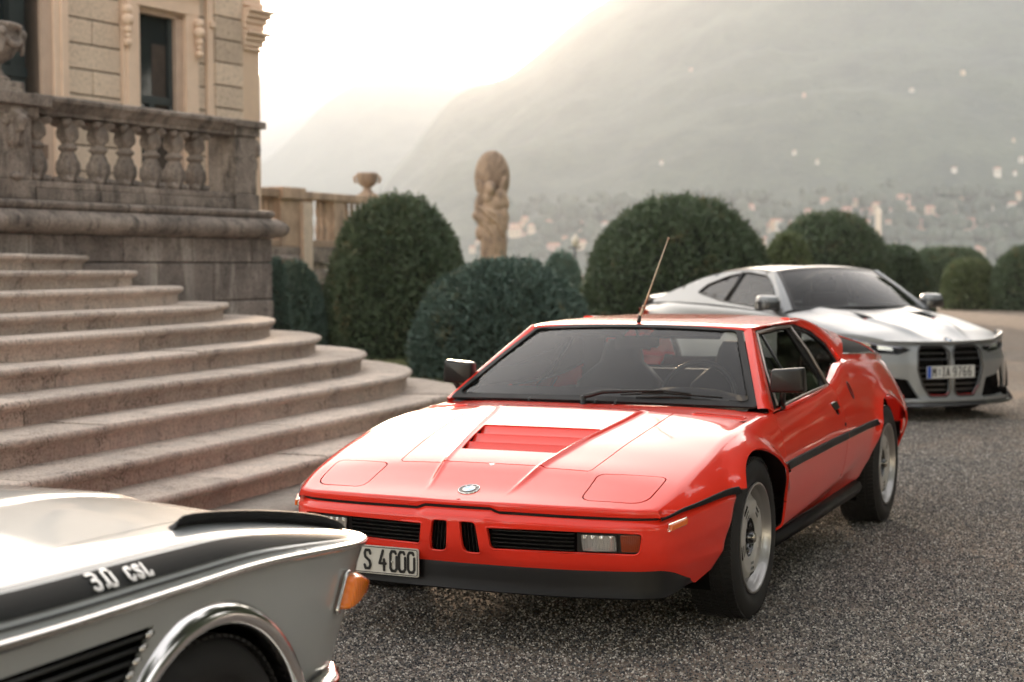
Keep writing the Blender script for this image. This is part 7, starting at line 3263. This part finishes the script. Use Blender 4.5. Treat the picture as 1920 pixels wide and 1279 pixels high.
        g.grid([[Fm @ Vector((a * k_, b_ * k_ - .018, h + .002)) for a, b_ in roundpoly([(-.114, -.058), (.114, -.052), (.109, .042), (-.106, .042)], .02, 4)] for h, k_ in ((-.055, 1.0), (.0, 1.05), (.055, .99), (.09, .78), (.108, .40), (.112, .02))], closed=True)
        g.tube([(-.70, (yo - .06) * sg, .99), (-.72, .86 * sg, .965)], .022, 6)
        g.build('mirror_base', CARB, mm, recalc=True)
    # splitter and lower lip
    g = MB()
    rws = []
    for t in np.linspace(-ty_(.87), ty_(.87), 60):
        p = FM(np.array([t]), np.array([.17]))[0]
        c = np.array([-.2, 0])
        d = np.array([p[0] + .2, p[1]])
        d /= np.linalg.norm(d)
        rws.append([(p[0] + d[0] * o_, p[1] + d[1] * o_, z) for o_, z in ((-.04, .170), (.0, .172), (.035, .150), (.04, .143), (.03, .135), (-.2, .14))])
    g.grid(rws)
    sp = g.build('front_splitter', CARB, M4, recalc=True)
    sharpen(sp.data, .6)
    g = MB()
    g.grid([[(r[1][0] + .004, r[1][1], .20), (r[1][0] + .012, r[1][1], .19), (r[1][0] + .006, r[1][1], .175)] for r in rws])
    g.build('lower_lip', FRZ, M4, recalc=True)
    g = MB()
    g.box((-1.4, 0, .22), (4.2, 1.5, .10))
    g.box((-1.43, 0, .4), (2.0, 1.7, .40))
    g.build('floor_pan', DARK, M4)
    # number plate
    g = MB()
    g.prism(roundpoly([(-.275, .385), (.245, .385), (.245, .495), (-.275, .495)], .008, 3), lambda u, v, h: (.868 + h, u, v), .006)
    pt = g.build('number_plate', plain_once('plate_pale', (0.68, 0.68, 0.66), .4), M4, recalc=True)
    g = MB()
    g.prism([(-.272, .388), (-.232, .388), (-.232, .492), (-.272, .492)], lambda u, v, h: (.8742 + h, u, v), .001)
    g.build('plate_band', plain_once('plate_blue', (0.02, 0.10, 0.50), .4), pt)
    x0 = -.215
    for ch, xo in (('M', 0), ('I', .105), ('A', .150), ('9', .225), ('7', .279), ('6', .333), ('6', .387)):
        g = MB()
        stroke_text(g, ch, lambda u, v, h, xo=xo: (.8745 + h, x0 + xo + u, .4025 + v), .075, .0115, xs=.85, depth=.001)
        g.build('plate_character', INK, pt)
    g = MB()
    for z in (.425, .455):
        g.lathe([(0, .0015), (.012, .001), (.012, 0)], 12, frame4((.8745, x0 + .073, z), (0, 1, 0), (0, 0, 1), (1, 0, 0)))
    g.build('plate_seal', plain_once('seal_grey', (.25, .28, .32), .4), pt)
    nrm = Vector((.55, 0, 1)).normalized()
    roundel(frame4((.808, 0, .722), (0, 1, 0), -Vector((1, 0, -.55)).normalized(), nrm), .041, M4)

    # ---- glasshouse
    WB = lambda u: np.stack([-.425 - .165 * u * u, .755 * u, 1.000 - .030 * u * u], -1)
    WT = lambda u: np.stack([-1.12 - .06 * u * u, .585 * u, 1.383 - .040 * u * u], -1)

    def WF(u, v):
        u = np.asarray(u, float)
        v = np.asarray(v, float)[..., None]
        return (1 - v) * WB(u) + v * WT(u) + .022 * 4 * v * (1 - v) * np.array([.5, 0, .85])
    g = MB()
    g.grid([[tuple(WF(np.array([u]), np.array([v]))[0]) for u in np.linspace(-.965, .965, 25)] for v in np.linspace(.0, .985, 10)])
    g.build('windscreen', GLASSM, M4)
    g = MB()
    ff = roundpoly([(-1, -.01), (1, -.01), (1, 1), (-1, 1)], .02, 2)
    ii = roundpoly([(-.955, .03), (.955, .03), (.95, .955), (-.95, .955)], .05, 4)
    addpanel(g, panel_arrays(ff, [ii], lambda u, v: WF(u, v) + np.array([.003, 0, .004]), np.linspace(-1, 1, 20), np.linspace(0, 1, 6), .04, .3))
    g.build('windscreen_border', BLACK, M4)
    hw = pchip([-1.12, -1.6, -2.1, -2.5, -2.9, -3.3, -3.55, -3.75], [.590, .615, .635, .668, .730, .790, .790, .76])
    ez = pchip([-1.12, -1.6, -2.1, -2.5, -2.9, -3.3, -3.55, -3.75], [1.343, 1.372, 1.340, 1.278, 1.170, 1.062, 1.035, 1.02])
    cz = pchip([-1.12, -1.3, -1.6, -2.1, -2.5, -2.9, -3.3, -3.55, -3.75], [1.386, 1.398, 1.408, 1.388, 1.328, 1.222, 1.10, 1.075, 1.085])
    g = MB()
    rws = []
    for f in np.linspace(0, 1, 44):
        row = []
        for v in np.linspace(-1, 1, 31):
            x = -1.122 - .058 * v * v * (1 - f) + (-3.72 + 1.122) * f
            row.append((x, v * float(hw(x)), float(cz(x)) - (float(cz(x)) - float(ez(x))) * abs(v) ** 2.6 - .010 * math.exp(-(v / .35) ** 2) * float(sstep(-2.4, -2.0, x))))
        rws.append(row)
    g.grid(rws)
    g.grid([rws[-1], [(p[0] - .03, p[1], p[2] - .04) for p in rws[-1]], [(p[0] - .12, p[1] * .95, .80) for p in rws[-1]], [(p[0] - .10, p[1] * .92, .35) for p in rws[-1]]])
    g.build('roof', FRZ, M4, recalc=True)
    g = MB()
    g.grid([[(x, v * float(hw(x)) * .84, float(cz(x)) - (float(cz(x)) - float(ez(x))) * abs(v * .84) ** 2.6 + .003) for v in np.linspace(-1, 1, 15)] for x in np.linspace(-2.25, -3.12, 12)])
    g.build('rear_window', GLD, M4, recalc=True)
    g = MB()
    g.grid([[(-3.50, y, 1.068 - .035 * (abs(y) / .72) ** 2), (-3.62, y, 1.09 - .05 * (abs(y) / .72) ** 2), (-3.73, y, 1.12 - .06 * (abs(y) / .72) ** 2), (-3.74, y, 1.105 - .06 * (abs(y) / .72) ** 2), (-3.73, y, 1.0)] for y in np.linspace(-.70, .70, 25)])
    g.build('boot_spoiler', FRZ, M4, recalc=True)
    yp = lambda x, z, off=0: .862 - .60 * (z - .95) - off
    GF = lambda off: (lambda x, z: np.stack([x, yp(x, z, off), z], -1))
    skin = [(-.575, .935), (-1.33, .972), (-2.0, 1.0), (-2.7, 1.012), (-3.40, 1.0), (-3.35, 1.045), (-3.2, 1.085), (-2.9, 1.166), (-2.5, 1.272), (-2.1, 1.335), (-1.6, 1.367), (-1.17, 1.338), (-.98, 1.232), (-.76, 1.085)]
    win = roundpoly([(-.67, .962), (-1.33, 1.006), (-1.90, 1.045), (-2.45, 1.118), (-2.33, 1.205), (-1.95, 1.300), (-1.60, 1.335), (-1.22, 1.300), (-1.02, 1.200)], .03, 4)
    for sg in (1, -1):
        g = MB()
        addpanel(g, panel_arrays(skin, [win], GF(0), np.arange(-3.4, -.5, .06), np.arange(.93, 1.4, .05), .04, .4, flange=.02, flange_in=(0, -1, 0), flip=True), mirror=sg < 0)
        sk = g.build('cabin_side', FRZ, M4)
        sharpen(sk.data, .8)
        g = MB()
        addpanel(g, panel_arrays(win, [], GF(.012), np.arange(-3.4, -.5, .08), np.arange(.93, 1.4, .05), .04, .4, flip=True), mirror=sg < 0)
        g.build('side_glass', GLASSM, M4)
        g = MB()
        P = [(x, yp(x, z, -.002) * sg, z) for x, z in win + win[:1]]
        g.tube(P, .008, 5, cap=False)
        g.build('window_trim', BLACK, sk)
        g = MB()
        g.tube([(-1.72, yp(0, 1.33, .016) * sg, 1.33), (-1.80, yp(0, 1.03, .016) * sg, 1.03)], .03, 6)
        g.build('door_pillar', BLACK, sk)
        # windscreen pillar
        g = MB()
        rws = []
        for f in np.linspace(0, 1, 12):
            a_ = WF(np.array([.99]), np.array([f]))[0]
            bx, bz = -.575 + (-1.17 + .575) * f, .935 + (1.342 - .935) * f
            b_ = np.array([bx, yp(bx, bz), bz])
            mid = (a_ + b_) / 2 + np.array([.02, .03, .02])
            rws.append([tuple(((1 - t) ** 2 * a_ + 2 * t * (1 - t) * mid + t * t * b_) * np.array([1, sg, 1])) for t in np.linspace(0, 1, 7)])
        g.grid(rws)
        g.build('windscreen_pillar', FRZ, M4, recalc=True)
        # tail lamp
        g = MB()
        g.prism(roundpoly([(-3.42, .83), (-3.70, .86), (-3.74, .93), (-3.45, .915)], .02, 3), lambda u, v, h: (u, float(np.interp(-u, [3.4, 3.75], [.862, .80])) * sg + h * sg, v), .02)
        g.build('tail_lamp', plain_once('tail_red', (0.55, 0.06, 0.03), .15, coat=1), M4, recalc=True)
        for sy in (.38,):
            g = MB()
            g.box((-1.75, sy * sg, .75), (.18, .5, .75))
            g.box((-1.78, sy * sg, 1.17), (.10, .27, .16))
            g.build('seat', LEATH, M4, bevel=.06)
    g = MB()
    g.grid([[(-.50, y, .955), (-.75, y, .985), (-.95, y, 1.0), (-1.05, y, .93)] for y in np.linspace(-.72, .72, 9)])
    g.box((-1.8, 0, .75), (2.4, 1.62, .10))
    g.build('dashboard', LEATH, M4, recalc=True)


GLASSM = glass_mat('modern_glass', (0.30, 0.33, 0.33), 0.0, dirt=0.03)
build_m4()
